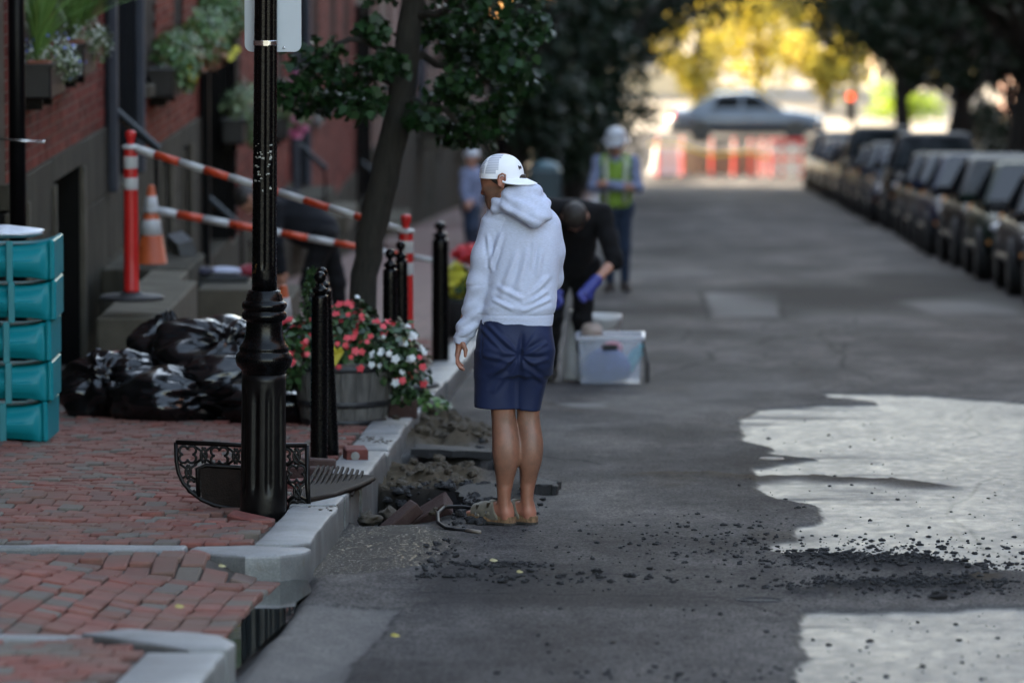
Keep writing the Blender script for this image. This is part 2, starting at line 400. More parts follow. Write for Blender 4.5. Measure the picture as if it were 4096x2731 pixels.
def road_height(x, y, detail=True):
    wob = 0.05 * fbm2(x * 5, y * 2.2, 4, 11) + 0.022 * fbm2(x * 24, y * 8, 2, 14); wy = 0.25 * fbm2(x * 4 + 9, y * 1.5, 4, 12)
    X, Y = x + wob, y + wy
    h = 0.006 * fbm2(x * 1.2, y * 0.35, 3, 1) + ((0.0034 * fbm2(x * 7, y * 3.2, 2, 2) + 0.0030 * fbm2(x * 24, y * 7, 2, 3)) if detail else 0)
    hole = poly_soft(X, Y, HOLE, 0.025); slot = poly_soft(X, Y, SLOT, 0.03)
    s1 = poly_soft(X, Y, SAND1, 0.10); s2 = poly_soft(X, Y, SAND2, 0.14)
    nz = fbm2(x * 9, y * 6, 4, 5); nz2 = fbm2(x * 22, y * 14, 3, 6)
    h = h - hole * (0.38 + 0.05 * nz)
    h = h - slot * (0.13 + 0.04 * nz)
    h = h + s1 * (-0.02 + 0.085 * (nz * 0.9 + 0.35) + 0.045 * nz2) + s2 * (0.045 + 0.10 * np.maximum(nz + 0.25, -0.2) + 0.05 * nz2)
    # broken lip to the right of the hole and thick old overlay whose edge is the left border of the wet asphalt
    lip = poly_soft(X, Y, [(-1.02, 28.6), (-0.72, 29.6), (-0.68, 27.8), (-0.86, 26.6), (-1.08, 26.5)], 0.07); h = h + lip * (0.018 + 0.02 * nz)
    wet = np.maximum(poly_soft(X, Y, WETA, 0.022), poly_soft(X, Y, WETB, 0.022)); h = h - 0.018 * wet - wet * ((0.0026 * fbm2(x * 7, y * 3.2, 2, 2) + 0.0022 * fbm2(x * 24, y * 7, 2, 3)) if detail else 0)
    p = np.maximum(poly_soft(X, Y, PILE1, 0.07), poly_soft(X, Y, PILE2, 0.08)); h = h + p * (0.022 + 0.03 * np.maximum(nz2, -0.3) + 0.015 * nz)
    d = np.full(x.shape, 9.0)
    for (ax, ay), (bx, by) in zip(RIDGE[:-1], RIDGE[1:]):
        L = (bx - ax) ** 2 + (by - ay) ** 2; t = np.clip(((x - ax) * (bx - ax) + (y - ay) * (by - ay)) / L, 0, 1)
        d = np.minimum(d, np.hypot((x - ax - t * (bx - ax)), (y - ay - t * (by - ay)) * 0.8))
    rg = np.exp(-(d / 0.13) ** 2); h = h + rg * (0.018 + 0.016 * nz2)
    lp = poly_soft(X, Y, LPATCH, 0.008); h = h - 0.012 * lp
    gut = poly_soft(X, Y, GUT, 0.05); h = h + gut * 0.005 * fbm2(x * 26, y * 7, 3, 66) * smooth(22.8, 23.6, y); h = h - 0.016 * gut * smooth(-1.1, -1.5, x)
    apr = smooth(-1.40, -1.50, x) * smooth(23.4, 22.9, y) * smooth(18.2, 19.2, y); h = h + 0.026 * smooth(-1.1, -1.42, x) * smooth(23.6, 23.1, y) - 0.05 * apr
    return h, dict(hole=hole, slot=slot, s1=s1, s2=s2, wet=wet, pile=p, ridge=rg, lp=lp, gut=gut, lip=lip, nz=nz, nz2=nz2, apr=apr)

xs = np.concatenate([np.arange(-1.66, 2.6, 0.018), np.arange(2.6, 6.0, 0.25)])
ys = np.concatenate([np.arange(10, 17.9, 0.4), np.arange(18, 40, 0.05), np.arange(40, 64, 0.2), np.arange(64, 165, 1.0), np.array([165, 165.01, 170, 178, 190])])
GX, GY = np.meshgrid(xs, ys, indexing='ij')
H, mk = road_height(GX, GY)
H = H * smooth(64, 50, GY) + 0.0
GZ = H - SLOPE * np.minimum(GY, FLAT_Y)
nx_, ny_ = GX.shape
V = np.stack([GX, GY, GZ], -1).reshape(-1, 3); I = np.arange(nx_ * ny_).reshape(nx_, ny_)
F = np.stack([I[:-1, :-1], I[1:, :-1], I[1:, 1:], I[:-1, 1:]], -1).reshape(-1, 4)

def road_material():
    m, t, b = new_mat('asphalt')
    def A(n): return nd(t, 'ShaderNodeAttribute', attribute_name=n).outputs['Fac']
    geo = tex_noise(t, 1.1, 6, 0.65, stretch=(1.0, 0.28, 1.0)); fine = tex_noise(t, 70, 6, 0.85, stretch=(1, 0.28, 1)); med = tex_noise(t, 7, 7, 0.75, stretch=(1, 0.5, 1))
    base = ramp(t, geo, [(0.28, (0.027, 0.0255, 0.0255)), (0.5, (0.060, 0.0575, 0.0565)), (0.74, (0.128, 0.120, 0.111))])
    base = mixc(t, 0.85, base, ramp(t, fine, [(0.38, (0.34, 0.34, 0.36)), (0.62, (1.8, 1.78, 1.74))]), 'MULTIPLY')
    base = mixc(t, 0.7, base, ramp(t, med, [(0.3, (0.50, 0.50, 0.52)), (0.7, (1.5, 1.49, 1.46))]), 'MULTIPLY')
    base = mixc(t, A('pale'), base, (0.20, 0.194, 0.184))
    base = mixc(t, A('tar'), base, (0.010, 0.0105, 0.012))
    sandc = ramp(t, med, [(0.3, (0.040, 0.032, 0.022)), (0.7, (0.095, 0.077, 0.053))])
    base = mixc(t, A('sand'), base, sandc)
    wetc = mixc(t, A('wet'), base, mixc(t, 1.0, base, (0.62, 0.62, 0.64), 'MULTIPLY'))
    t.links.new(wetc, b.inputs['Base Color'])
    rr = mixf(t, med, 0.70, 0.92)
    rr = mixf(t, A('wet'), rr, mixf(t, med, 0.24, 0.5)); sp = nd(t, 'ShaderNodeMath', operation='MULTIPLY'); t.links.new(A('spark'), sp.inputs[0]); t.links.new(ramp(t, tex_noise(t, 130, 3, 0.75, stretch=(.55, .17, 1)), [(0.57, (0, 0, 0)), (0.64, (1, 1, 1))]), sp.inputs[1]); spm = sp.outputs[0]; rr = mixf(t, spm, rr, 0.11); rr = mixf(t, A('sand'), rr, 0.95)
    t.links.new(rr, b.inputs['Roughness'])
    t.links.new(mixf(t, spm, mixf(t, A('wet'), 0.02, 0.20), 0.35), b.inputs['Specular IOR Level'])
    hb = mixf(t, 0.45, fine, med)
    bn = nd(t, 'ShaderNodeBump'); bn.inputs['Distance'].default_value = 0.008
    t.links.new(mixf(t, A('spark'), mixf(t, A('wet'), 0.7, 0.45), 1.0), bn.inputs['Strength'])
    t.links.new(hb, bn.inputs['Height']); t.links.new(bn.outputs[0], b.inputs['Normal'])
    return m
M_ASPHALT = road_material()
road = tag(mesh_obj('road', V, F, M_ASPHALT, smooth_shade=True), kind='structure')
wn = fbm2(GX * 2.2, GY * 0.9, 4, 31); wn2 = fbm2(GX * 9, GY * 1.3, 3, 32)
streak = smooth(0.10, 0.45, fbm2(GX * 0.9, GY * 2.6, 4, 33))
wetv = mk['wet'] * (1 - 0.75 * streak * smooth(1.6, 0.6, GX)) * smooth(-0.62, -0.1, wn + 0.3)
gutw = mk['gut'] * smooth(-0.35, 0.2, wn + 0.45)
grain = .35 * fbm2(GX * 2, GY * 1.2, 3, 35) + .9 * fbm2(GX * 27, GY * 9.5, 2, 36); wetv = wetv * (0.66 + 0.26 * grain); wetv = np.maximum(wetv, 0.22 * gutw); wetv = wetv * (1 - mk['pile']) * (1 - np.clip(mk['ridge'] * 1.4, 0, 1))
sand = np.clip(mk['s1'] + mk['s2'] + 0.7 * mk['ridge'] + mk['slot'] * (mk['nz'] > 0), 0, 1) * smooth(-0.75, 0.05, mk['nz'] + 0.35)
sand = sand * (1 - .9 * mk['hole'])
dust = smooth(0.22, 0.6, fbm2(GX * 1.6, GY * 0.7, 4, 41)) * smooth(0.9, 0.2, GX) * smooth(-1.35, -0.8, GX) * smooth(44, 34, GY) * smooth(23.4, 25.5, GY)
sand = np.maximum(sand, 0.55 * dust)
sand = np.maximum(sand, 0.75 * smooth(0.30, 0.5, fbm2(GX * 3, GY * 1.2, 4, 43)) * mk['pile'])
tar = np.clip(smooth(.01, .12, poly_soft(GX + .04 * fbm2(GX * 6, GY * 3, 3, 8), GY, [(x_, y_ + (.25 if y_ > 28 else 0)) for x_, y_ in HOLE], .10)) + mk['slot'] + mk['lip'] * 0.9 + mk['pile'], 0, 1)  # hole blackened by colour: broken asphalt and the shade of the void together
def edge_of(k, w=0.5): return np.clip(4 * k * (1 - k), 0, 1) * w
tar = np.maximum(tar, edge_of(mk['wet'], 0.9)); tar = np.maximum(tar, edge_of(mk['lp'], 0.6))
for (pts, w) in (([(-0.1, 42), (0.35, 44.6), (0.30, 46), (0.75, 47.6), (0.9, 49.5), (1.6, 50)], 0.02), ([(0.1, 55), (0.36, 53.2), (1.1, 53.4), (2.0, 53), (3.4, 52.6)], 0.03),
                 ([(0.36, 53.5), (0.34, 61.8), (1.2, 62.4), (1.08, 54)], 0.03), ([(-0.95, 25.4), (-0.98, 24.2), (-0.7, 23.6), (-0.2, 23.5)], 0.018), ([(-1.0, 22.6), (0.2, 22.4), (0.45, 21.6)], 0.014)):
    d = np.full(GX.shape, 9.0); X2 = GX + 0.05 * fbm2(GX * 6, GY * 2, 3, 77)
    for (ax, ay), (bx, by) in zip(pts[:-1], pts[1:]):
        L = (bx - ax) ** 2 + (by - ay) ** 2; tt = np.clip(((X2 - ax) * (bx - ax) + (GY - ay) * (by - ay)) / L, 0, 1)
        d = np.minimum(d, np.hypot(X2 - ax - tt * (bx - ax), (GY - ay - tt * (by - ay)) * 0.35))
    tar = np.maximum(tar, np.exp(-(d / w) ** 2) * 0.85)
ck = np.random.default_rng(5)
for q in range(16):
    px, py, a = ck.uniform(-.6, 3.2), ck.uniform(22, 64), ck.uniform(0, 6.28); n_ = int(ck.integers(7, 16)); d = np.full(GX.shape, 9.0); sl_ = slice(*np.searchsorted(ys, (py - 14, py + 14))); gx_, gy_ = GX[:, sl_], GY[:, sl_]; dd = np.full(gx_.shape, 9.0)
    for _ in range(n_):
        qx, qy = px + .13 * math.cos(a), py + .75 * math.sin(a); L = max((qx - px) ** 2 + (qy - py) ** 2, 1e-6); tt = np.clip(((gx_ - px) * (qx - px) + (gy_ - py) * (qy - py)) / L, 0, 1); dd = np.minimum(dd, np.hypot(gx_ - px - tt * (qx - px), (gy_ - py - tt * (qy - py)) * .3)); px, py = qx, qy; a += ck.normal(0, .55)
    tar[:, sl_] = np.maximum(tar[:, sl_], np.exp(-(dd / ck.uniform(.010, .018)) ** 2) * .8)
dark = smooth(0.05, 0.45, fbm2(GX * 0.35 + 5, GY * 0.09, 3, 55)) * smooth(40, 60, GY) * 0.8
tar = np.maximum(tar, dark); tar = np.maximum(tar, 0.7 * gutw)
tar = np.maximum(tar, 0.45 * poly_soft(GX, GY, [(-1.0, 24.2), (-0.3, 24.1), (0.5, 24.0), (0.45, 21.9), (-1.0, 21.9)], 0.1))
pale = np.maximum(0.8 * poly_soft(GX, GY, [(0.39, 61.7), (1.17, 61.9), (1.05, 54.4), (0.42, 54.4)], 0.05), 0.30 * mk['lp'])
pale = np.maximum(pale, 0.6 * poly_soft(GX + 0.06 * wn, GY + 0.5 * wn, [(2.35, 59.1), (3.96, 63.7), (3.43, 55.2), (2.58, 55.2)], 0.1))
pale = np.maximum(pale, 0.8 * poly_soft(GX + 0.05 * wn2, GY + 0.3 * wn, [(-0.74, 37.7), (-0.4, 37.6), (-0.4, 37.0), (-0.66, 37.1)], 0.05))
pale = np.maximum(pale, 0.35 * mk['wet']); pale = np.maximum(pale, 0.42 * smooth(.12, .5, fbm2(GX * .55 + 3, GY * .13, 4, 58)) * smooth(38, 48, GY)); pale = np.maximum(pale, 0.30 * smooth(.05, .5, fbm2(GX * 1.3 + 3, GY * .5, 4, 59)) * smooth(25, 28, GY) * smooth(44, 40, GY))
for n_, v_ in (('spark', gutw * smooth(22.8, 23.6, GY) * (1 - mk['hole']) * smooth(-.25, .1, fbm2(GX * 4, GY * 1.6, 3, 91) + .1)), ('wet', wetv), ('sand', sand), ('tar', tar), ('pale', pale)): vert_float(road, n_, np.clip(v_, 0, 1))

# earth sheet out to the horizon: hillside under the street, level ground beyond its foot
M_EARTH = mat('far_asphalt', (0.16, 0.14, 0.115), 0.85, scale=0.4)
gy = [-60, 0, 100, 164.9, 165.0, 400, 1500]; gxs = [-800, -60, -10, 5.9, 12, 60, 800]
V, F = [], []
for y in gy:
    for x in gxs:
        V.append((x, y, gz(max(y, -60)) - (0.4 if y < 165 else 0.012)))
for i in range(len(gy) - 1):
    for j in range(len(gxs) - 1):
        a = i * len(gxs) + j; F.append((a, a + 1, a + len(gxs) + 1, a + len(gxs)))
tag(mesh_obj('ground', V, F, M_EARTH), kind='structure')
far_sk = MB()
# ---------------------------------------------------------------- granite curb
def granite(name, base, vary=0.3):
    m, t, b = new_mat(name)
    n1 = tex_noise(t, 3.0, 5, 0.6); n2 = tex_noise(t, 150, 3, 0.75); n3 = tex_noise(t, 14, 6, 0.7)
    c = ramp(t, n1, [(0.25, tuple(v * (1 - vary) for v in base)), (0.75, tuple(min(1, v * (1 + vary)) for v in base))])
    c = mixc(t, 0.8, c, ramp(t, n2, [(0.32, (0.55, 0.55, 0.56)), (0.68, (1.35, 1.35, 1.33))]), 'MULTIPLY')
    c = mixc(t, ramp(t, n3, [(0.55, (0, 0, 0)), (0.72, (0.7, 0.7, 0.7))]), c, (0.09, 0.074, 0.055))
    t.links.new(c, b.inputs['Base Color']); b.inputs['Roughness'].default_value = 0.62
    bumped(t, b, mixf(t, 0.5, n2, n3), 0.5, 0.006); return m
M_CURB = granite('curb_granite', (0.18, 0.183, 0.185))
M_CURB_ROUGH = granite('split_granite', (0.11, 0.115, 0.115), 0.5)
def stone_mesh(poly, z0, z1, seed, name, parent, res=0.05, slope_y=True, top_b=0.015):
    """an extruded stone with sloped top following the hill, chipped edges and a split-rough face"""
    P = []
    n = len(poly)
    for i in range(n):
        a = np.array(poly[i]); b = np.array(poly[(i + 1) % n]); k = max(1, int(np.linalg.norm(b - a) / res / (1 if abs(b[0] - a[0]) > abs(b[1] - a[1]) else 2.5)))
        for j in range(k): P.append(a + (b - a) * j / k)
    P = np.array(P); c = P.mean(0); k = len(P)
    d1 = np.roll(P, -1, 0) - np.roll(P, 1, 0); nr = np.stack([d1[:, 1], -d1[:, 0]], 1); nr /= np.linalg.norm(nr, axis=1, keepdims=True) + 1e-9
    area = 0.5 * np.sum(P[:, 0] * np.roll(P[:, 1], -1) - np.roll(P[:, 0], -1) * P[:, 1])
    if area < 0: nr = -nr
    levels = [(z0, 0.0), (z0 + (z1 - z0) * 0.3, 0), (z0 + (z1 - z0) * 0.55, 0), (z0 + (z1 - z0) * 0.8, 0), (z1 - top_b, 0.0), (z1 - top_b * 0.3, -0.3 * top_b), (z1, -top_b)]
    V = []
    for li, (z, off) in enumerate(levels):
        amp = 0.010 if li < 5 else 0.004
        dn = fbm(np.stack([P[:, 0] * 9, P[:, 1] * 5, np.full(k, z * 16 + seed)], 1), 3, 3) * amp
        Q = P + nr * (off + dn)[:, None]
        tz = 0.004 * noise(np.stack([Q[:, 0] * 7, Q[:, 1] * 3, np.full(k, seed)], 1)) if li >= 5 else np.zeros(k)
        for q, e in zip(Q, tz): V.append((q[0], q[1], gz(q[1]) + z + e))
    F = []; 
    for l in range(len(levels) - 1):
        for i in range(k):
            a, b2 = l * k + i, l * k + (i + 1) % k; f = (a, b2, b2 + k, a + k); F.append(f if area > 0 else f[::-1])
    top = tuple((len(levels) - 1) * k + i for i in range(k)); F.append(top if area > 0 else top[::-1])
    o = mesh_obj(name, V, F, [M_CURB_ROUGH, M_CURB], parent, False, [0 if i < 4 * k else 1 for i in range(len(F))])
    o.data.polygons.foreach_set('use_smooth', np.ones(len(o.data.polygons), bool)); o.data.set_sharp_from_angle(angle=R(38)); return o
curb = tag(empty('curb', G(-1.6, 23.5)), kind='structure')
def put(o, parent):
    """parent while keeping vertices in world space"""
    o.parent = parent; _kids.setdefault(parent.name, []).append(o); o.matrix_parent_inverse = Matrix.Translation(-Vector(parent.location)) ; return o
cy = 23.35; seed = 0
for L_, hh in ((2.3, .135), (0.62, .14), (1.15, .135), (2.35, .14), (0.30, .125), (1.5, .135), (1.35, .14), (2.6, .13), (2.4, .14), (2.5, .135), (2.3, .14), (2.6, .13), (2.5, .14), (2.4, .135)):
    a, b_ = cy + 0.006, cy + L_ - 0.006; j = 0.012 * math.sin(seed * 5.1)
    if seed == 0: poly = [(-1.72, a - 0.0), (-1.72, b_), (-1.50 + j, b_), (-1.50, a + 0.55), (-1.49, a + 0.12), (-1.56, a)]
    else: poly = [(-1.72 + j, a), (-1.72 + j, b_), (-1.50 + j, b_), (-1.50 + j, a)]
    put(stone_mesh(poly, -0.30, hh, seed * 3.7, 'curb_stone', None), curb); cy += L_; seed += 1
CURB_END = cy
m_ = MB()
for y0 in np.arange(CURB_END, 160, 2.4): m_.prism([(-1.72, y0), (-1.5, y0), (-1.5, y0 + 2.38), (-1.72, y0 + 2.38)], 0, 0.13)
for i, v in enumerate(m_.V): m_.V[i] = (v[0], v[1], v[2] + gz(v[1]) - (0.1 if v[2] == 0 else 0))
far_curb = m_.build('far_curb_stones', M_CURB); far_curb['kind'] = 'stuff'; put(far_curb, curb)
# returns of the driveway: the far one with its big rounded split end, the near one curving back
def arc(cx, cy_, r, a0, a1, n): return [(cx + r * math.cos(R(a0 + (a1 - a0) * i / (n - 1))), cy_ + r * math.sin(R(a0 + (a1 - a0) * i / (n - 1)))) for i in range(n)]
put(stone_mesh([(-1.97, 23.33), (-1.74, 23.36), (-1.50, 23.33), (-1.47, 23.22), (-1.49, 23.05), (-1.58, 22.88), (-1.72, 22.86), (-1.88, 23.0), (-1.98, 23.2)], -0.12, 0.125, 50, 'corner_stone', None, 0.03), curb)
put(stone_mesh([(-3.1, 23.24), (-3.1, 23.34), (-1.99, 23.30), (-1.99, 23.10), (-2.1, 23.08)], -0.1, 0.13, 61, 'edging_strip', None), curb)
put(stone_mesh([(-4.2, 23.34), (-4.2, 23.44), (-3.11, 23.34), (-3.11, 23.24)], -0.1, 0.13, 62, 'edging_strip', None), curb)
put(stone_mesh([(-2.02, 19.28), (-1.86, 19.38), (-1.66, 19.34), (-1.52, 19.18), (-1.46, 18.98), (-1.47, 18.72), (-1.60, 18.70), (-1.72, 18.84), (-1.80, 18.96)], -0.14, 0.135, 73, 'corner_stone', None, 0.03), curb)
put(stone_mesh([(-3.2, 19.2), (-3.2, 19.34), (-2.03, 19.34), (-1.98, 19.22)], -0.1, 0.12, 74, 'edging_strip', None), curb)
put(stone_mesh([(-1.74, 18.68), (-1.62, 18.685), (-1.475, 18.70), (-1.47, 16.2), (-1.74, 16.2)], -0.14, 0.125, 75, 'curb_stone', None), curb)
put(stone_mesh([(-1.74, 16.18), (-1.475, 16.18), (-1.475, 12.2), (-1.74, 12.2)], -0.14, 0.125, 76, 'curb_stone', None), curb)

# ---------------------------------------------------------------- brick pavements
def brick_color_mat(name, from_attr):
    m, t, b = new_mat(name)
    if from_attr: v = nd(t, 'ShaderNodeAttribute', attribute_name='rnd').outputs['Fac']
    else: v = nd(t, 'ShaderNodeObjectInfo').outputs['Random']
    c = ramp(t, v, [(0.0, (0.163, 0.0528, 0.0422)), (0.2, (0.2, 0.0721, 0.0581)), (0.42, (0.148, 0.0443, 0.0343)), (0.62, (0.214, 0.0851, 0.0713)), (0.76, (0.133, 0.0499, 0.0422)), (0.86, (0.099, 0.0906, 0.0828)), (1.0, (0.132, 0.123, 0.107))])
    n = tex_noise(t, 34, 5, 0.7); n2 = tex_noise(t, 2.2, 5, 0.6)
    if not from_attr:
        tc = nd(t, 'ShaderNodeNewGeometry'); n2n = nd(t, 'ShaderNodeTexNoise'); n2n.inputs['Scale'].default_value = 2.2; n2n.inputs['Detail'].default_value = 5
        t.links.new(tc.outputs['Position'], n2n.inputs['Vector']); n2 = n2n.outputs[0]
    c = mixc(t, 0.8, c, ramp(t, n, [(0.3, (0.72, 0.70, 0.69)), (0.7, (1.22, 1.22, 1.2))]), 'MULTIPLY')
    c = mixc(t, ramp(t, n2, [(0.40, (0.12, 0.12, 0.12)), (0.66, (0.72, 0.72, 0.72))]), c, (0.125, 0.100, 0.082))
    t.links.new(c, b.inputs['Base Color']); b.inputs['Roughness'].default_value = 0.72
    t.links.new(mixf(t, n2, 0.65, 0.95), b.inputs['Roughness']); b.inputs['Specular IOR Level'].default_value = 0.12
    bumped(t, b, n, 0.35, 0.004); return m
M_BRICK = brick_color_mat('paving_brick', False); M_BRICK_S = brick_color_mat('paving_brick_mass', True)
M_BED = mat('joint_dirt', (0.035, 0.028, 0.022), 0.95, scale=30, vary=0.5)
def brick_variant(seed, L, Wd, Ht=0.05):
    r = random.Random(seed); V, F = chamfer_box(Wd / 2, L / 2, Ht / 2, 0.006)
    V = [(x + r.uniform(-.002, .002), y + r.uniform(-.003, .003), z + r.uniform(-.0015, .0015)) for x, y, z in V]
    me = bpy.data.meshes.new('brick'); me.from_pydata(V, [], F); me.materials.append(M_BRICK); me.update(); return me, V, F
UND = fbm2(np.arange(-6, 0, .1)[:, None] * 0.9, np.arange(10, 170, .2)[None, :] * 0.42, 3, 81)
def und(x, y):
    u, v = (x + 6) * 10, (y - 10) * 5; i, j = int(u), int(v); a, b = u - i, v - j; T = UND
    q = T[i, j] * (1 - a) * (1 - b) + T[i + 1, j] * a * (1 - b) + T[i, j + 1] * (1 - a) * b + T[i + 1, j + 1] * a * b
    return 0.030 * float(q) + 0.035 * math.exp(-((y - 26.3) / 0.5) ** 2) * math.exp(-((x + 2.7) / 0.9) ** 2)
def pave(name, cells, hfun, parent, var, limit, keyf):
    """cells: (x, y, rotz, variant); the nearest become parts, the rest one mass"""
    cells = sorted(cells, key=keyf); V, F, rn = [], [], []
    for i, (x, y, rz, vi, dz) in enumerate(cells):
        r = random.Random(i * 7 + 3); h = hfun(x, y) - 0.025 + r.gauss(0, 0.0035) + dz
        sy = (hfun(x, y + .05) - hfun(x, y - .05)) / .1 - SLOPE; sx = (hfun(x + .05, y) - hfun(x - .05, y)) / .1
        rot = Euler((math.atan(sy) + r.gauss(0, .012), -math.atan(sx) + r.gauss(0, .03), rz + r.gauss(0, .012)))
        loc = Vector((x + r.gauss(0, .0015), y + r.gauss(0, .004), gz(y) + h)); me, bv, bf = var[vi % len(var)]
        if i < limit:
            o = bpy.data.objects.new('brick', me); link(o, parent); o.location = loc - Vector(parent.location); o.rotation_euler = rot
        else:
            M = rot.to_matrix(); b0 = len(V); V += [M @ Vector(v) + loc for v in bv]; F += [tuple(b0 + q for q in f) for f in bf]; rn += [r.random()] * len(bf)
    if V:
        o = mesh_obj('paving_bricks', V, F, M_BRICK_S); o['kind'] = 'stuff'; put(o, parent)
        a = o.data.attributes.new('rnd', 'FLOAT', 'FACE'); a.data.foreach_set('value', np.array(rn, np.float32))
VAR = [brick_variant(s, 0.196, 0.098) for s in range(8)]
# main pavement beyond the driveway: courses across the walk, broken joints
side_h = lambda x, y: 0.128 + und(x, y) * sms(23.4, 24.2, y)
sw = tag(empty('sidewalk', G(-2.8, 23.4)), kind='structure')
def bed(name, x0, x1, y0, y1, hf, parent, m=None, nx=12, ny=40):
    V = []; F = []
    for i in range(nx + 1):
        for j in range(ny + 1):
            x = x0 + (x1 - x0) * i / nx; y = y0 + (y1 - y0) * j / ny; V.append((x, y, gz(y) + hf(x, y)))
    for i in range(nx):
        for j in range(ny): a = i * (ny + 1) + j; F.append((a, a + ny + 1, a + ny + 2, a + 1))
    return put(mesh_obj(name, V, F, m or M_BED, None, True), parent)
PIT = [(-1.93, 25.12, 0.16), (-1.76, 25.5, 0.18)]
def pit(x, y): return any(math.hypot(x - a, (y - b) * 0.5) < r for a, b, r in PIT)
bed('mortar_bed', -4.6, -1.72, 23.44, 48, lambda x, y: side_h(x, y) - 0.022 - (0.12 if pit(x, y) else 0), sw, None, 60, 200)
cells = []; row = 0; y = 23.56
while y < 45.5:
    off = (row % 2) * 0.052 + 0.012 * math.sin(row * 2.3); x = -1.785 - (off if row % 2 else 0)
    if row % 2 == 0: x = -1.79
    k = 0
    while x > -4.3:
        if not pit(x, y) and not (y > 34 and x < -3.6): cells.append((x, y + 0.02 * math.sin(x * 2.2), 0.02 * math.sin(row), (row * 31 + k * 17) % 97, 0))
        x -= 0.1035; k += 1
    row += 1; y += 0.2035
pave('bricks', cells, side_h, sw, VAR, 300, lambda c: c[1] + (0 if c[0] > 1540 and 0 else (4 if c[0] < -(0.118 * c[1]) - 0.05 else 0)))
# driveway apron dipping to the gutter: long columns running with the street
def apron_h(x, y):
    t = sms(-1.60, -2.75, x); side = sms(22.4, 22.95, y) * sms(-1.64, -1.92, x)
    return 0.026 + 0.10 * float(max(t, 0.95 * side)) + 0.006 * math.sin(x * 5 + y * 1.3)
ap = tag(empty('driveway_apron', G(-2.4, 21.2)), kind='structure')
bed('mortar_bed', -4.4, -1.60, 19.2, 23.3, lambda x, y: apron_h(x, y) - 0.02, ap, None, 30, 30)
cells = []; k = 0; x = -1.655
while x > -3.3:
    y = 19.42 + 0.06 * math.sin(k * 1.9); q = 0
    top = 22.80 if x > -1.95 else 23.05
    while y < top:
        cells.append((x + 0.10 * sms(21.8, 23.2, y) * 0.5, y, -0.02, (k * 13 + q * 29) % 83, 0)); y += 0.203; q += 1
    x -= 0.1045; k += 1
pave('bricks', cells, apron_h, ap, VAR, 290, lambda c: (0 if c[0] > -0.116 * c[1] - 0.1 else 50) + c[1])
# near pavement in the lower left corner
nw = tag(empty('sidewalk', G(-2.4, 18.8)), kind='structure')
near_h = lambda x, y: 0.122
bed('mortar_bed', -4.4, -1.74, 12, 19.22, lambda x, y: 0.10, nw)
cells = []; row = 0; y = 19.08
while y > 16.9:
    x = -1.80 - (row % 2) * 0.052; k = 0
    while x > -3.0: cells.append((x, y, 0, row * 7 + k * 3, 0)) if not (x > -2.06 + (19.3 - y) * 0.5 and y > 18.75) else None; x -= 0.1035; k += 1
    row += 1; y -= 0.2035
pave('bricks', cells, near_h, nw, VAR, 120, lambda c: -c[1])
# far pavement, right-hand pavement: too far and blurred to pick bricks apart
def brick_tex_mat(name, scale, c1, c2, mortar, rot=None, msize=0.03, rough=0.85, upright=False):
    m, t, b = new_mat(name); tc = nd(t, 'ShaderNodeTexCoord'); mp = nd(t, 'ShaderNodeMapping')
    if rot: mp.inputs['Rotation'].default_value = rot
    if upright:
        sx_ = nd(t, 'ShaderNodeSeparateXYZ'); cx_ = nd(t, 'ShaderNodeCombineXYZ'); ad_ = nd(t, 'ShaderNodeMath', operation='ADD'); t.links.new(tc.outputs['Object'], sx_.inputs[0]); t.links.new(sx_.outputs[0], ad_.inputs[0]); t.links.new(sx_.outputs[1], ad_.inputs[1]); t.links.new(ad_.outputs[0], cx_.inputs[0]); t.links.new(sx_.outputs[2], cx_.inputs[1]); t.links.new(cx_.outputs[0], mp.inputs[0])
    else: t.links.new(tc.outputs['Object'], mp.inputs[0])
    br = nd(t, 'ShaderNodeTexBrick'); t.links.new(mp.outputs[0], br.inputs['Vector'])
    br.inputs['Color1'].default_value = (*c1, 1); br.inputs['Color2'].default_value = (*c2, 1); br.inputs['Mortar'].default_value = (*mortar, 1)
    br.inputs['Scale'].default_value = scale; br.inputs['Mortar Size'].default_value = msize; br.inputs['Brick Width'].default_value = 0.5; br.inputs['Row Height'].default_value = 0.18
    n = tex_noise(t, 1.3, 6, 0.65); c = mixc(t, 0.8, br.outputs[0], ramp(t, n, [(0.3, (0.65, 0.63, 0.62)), (0.7, (1.25, 1.25, 1.25))]), 'MULTIPLY')
    t.links.new(c, b.inputs['Base Color']); b.inputs['Roughness'].default_value = rough
    bumped(t, b, br.outputs['Fac'], -0.4, 0.01); return m
M_FARWALK = brick_tex_mat('far_paving', 2.4, (0.15, 0.07, 0.06), (0.18, 0.10, 0.088), (0.07, 0.053, 0.044))
bed('far_paving', -4.6, -1.72, 45.4, 162, lambda x, y: 0.118, sw, M_FARWALK, 4, 60)
rw = tag(empty('sidewalk', G(7, 60)), kind='structure')
bed('paving', 5.95, 9.4, 10, 162, lambda x, y: 0.13, rw, M_FARWALK, 4, 60)
m_ = MB()
for y0 in np.arange(10, 160, 2.5):
    b0 = len(m_.V); m_.prism([(5.78, y0), (5.95, y0), (5.95, y0 + 2.48), (5.78, y0 + 2.48)], 0, 0.13)
for i, v in enumerate(m_.V): m_.V[i] = (v[0], v[1], v[2] + gz(v[1]) - (0.1 if v[2] == 0 else 0))
o = m_.build('curb_stones', M_CURB); o['kind'] = 'stuff'; put(o, rw)
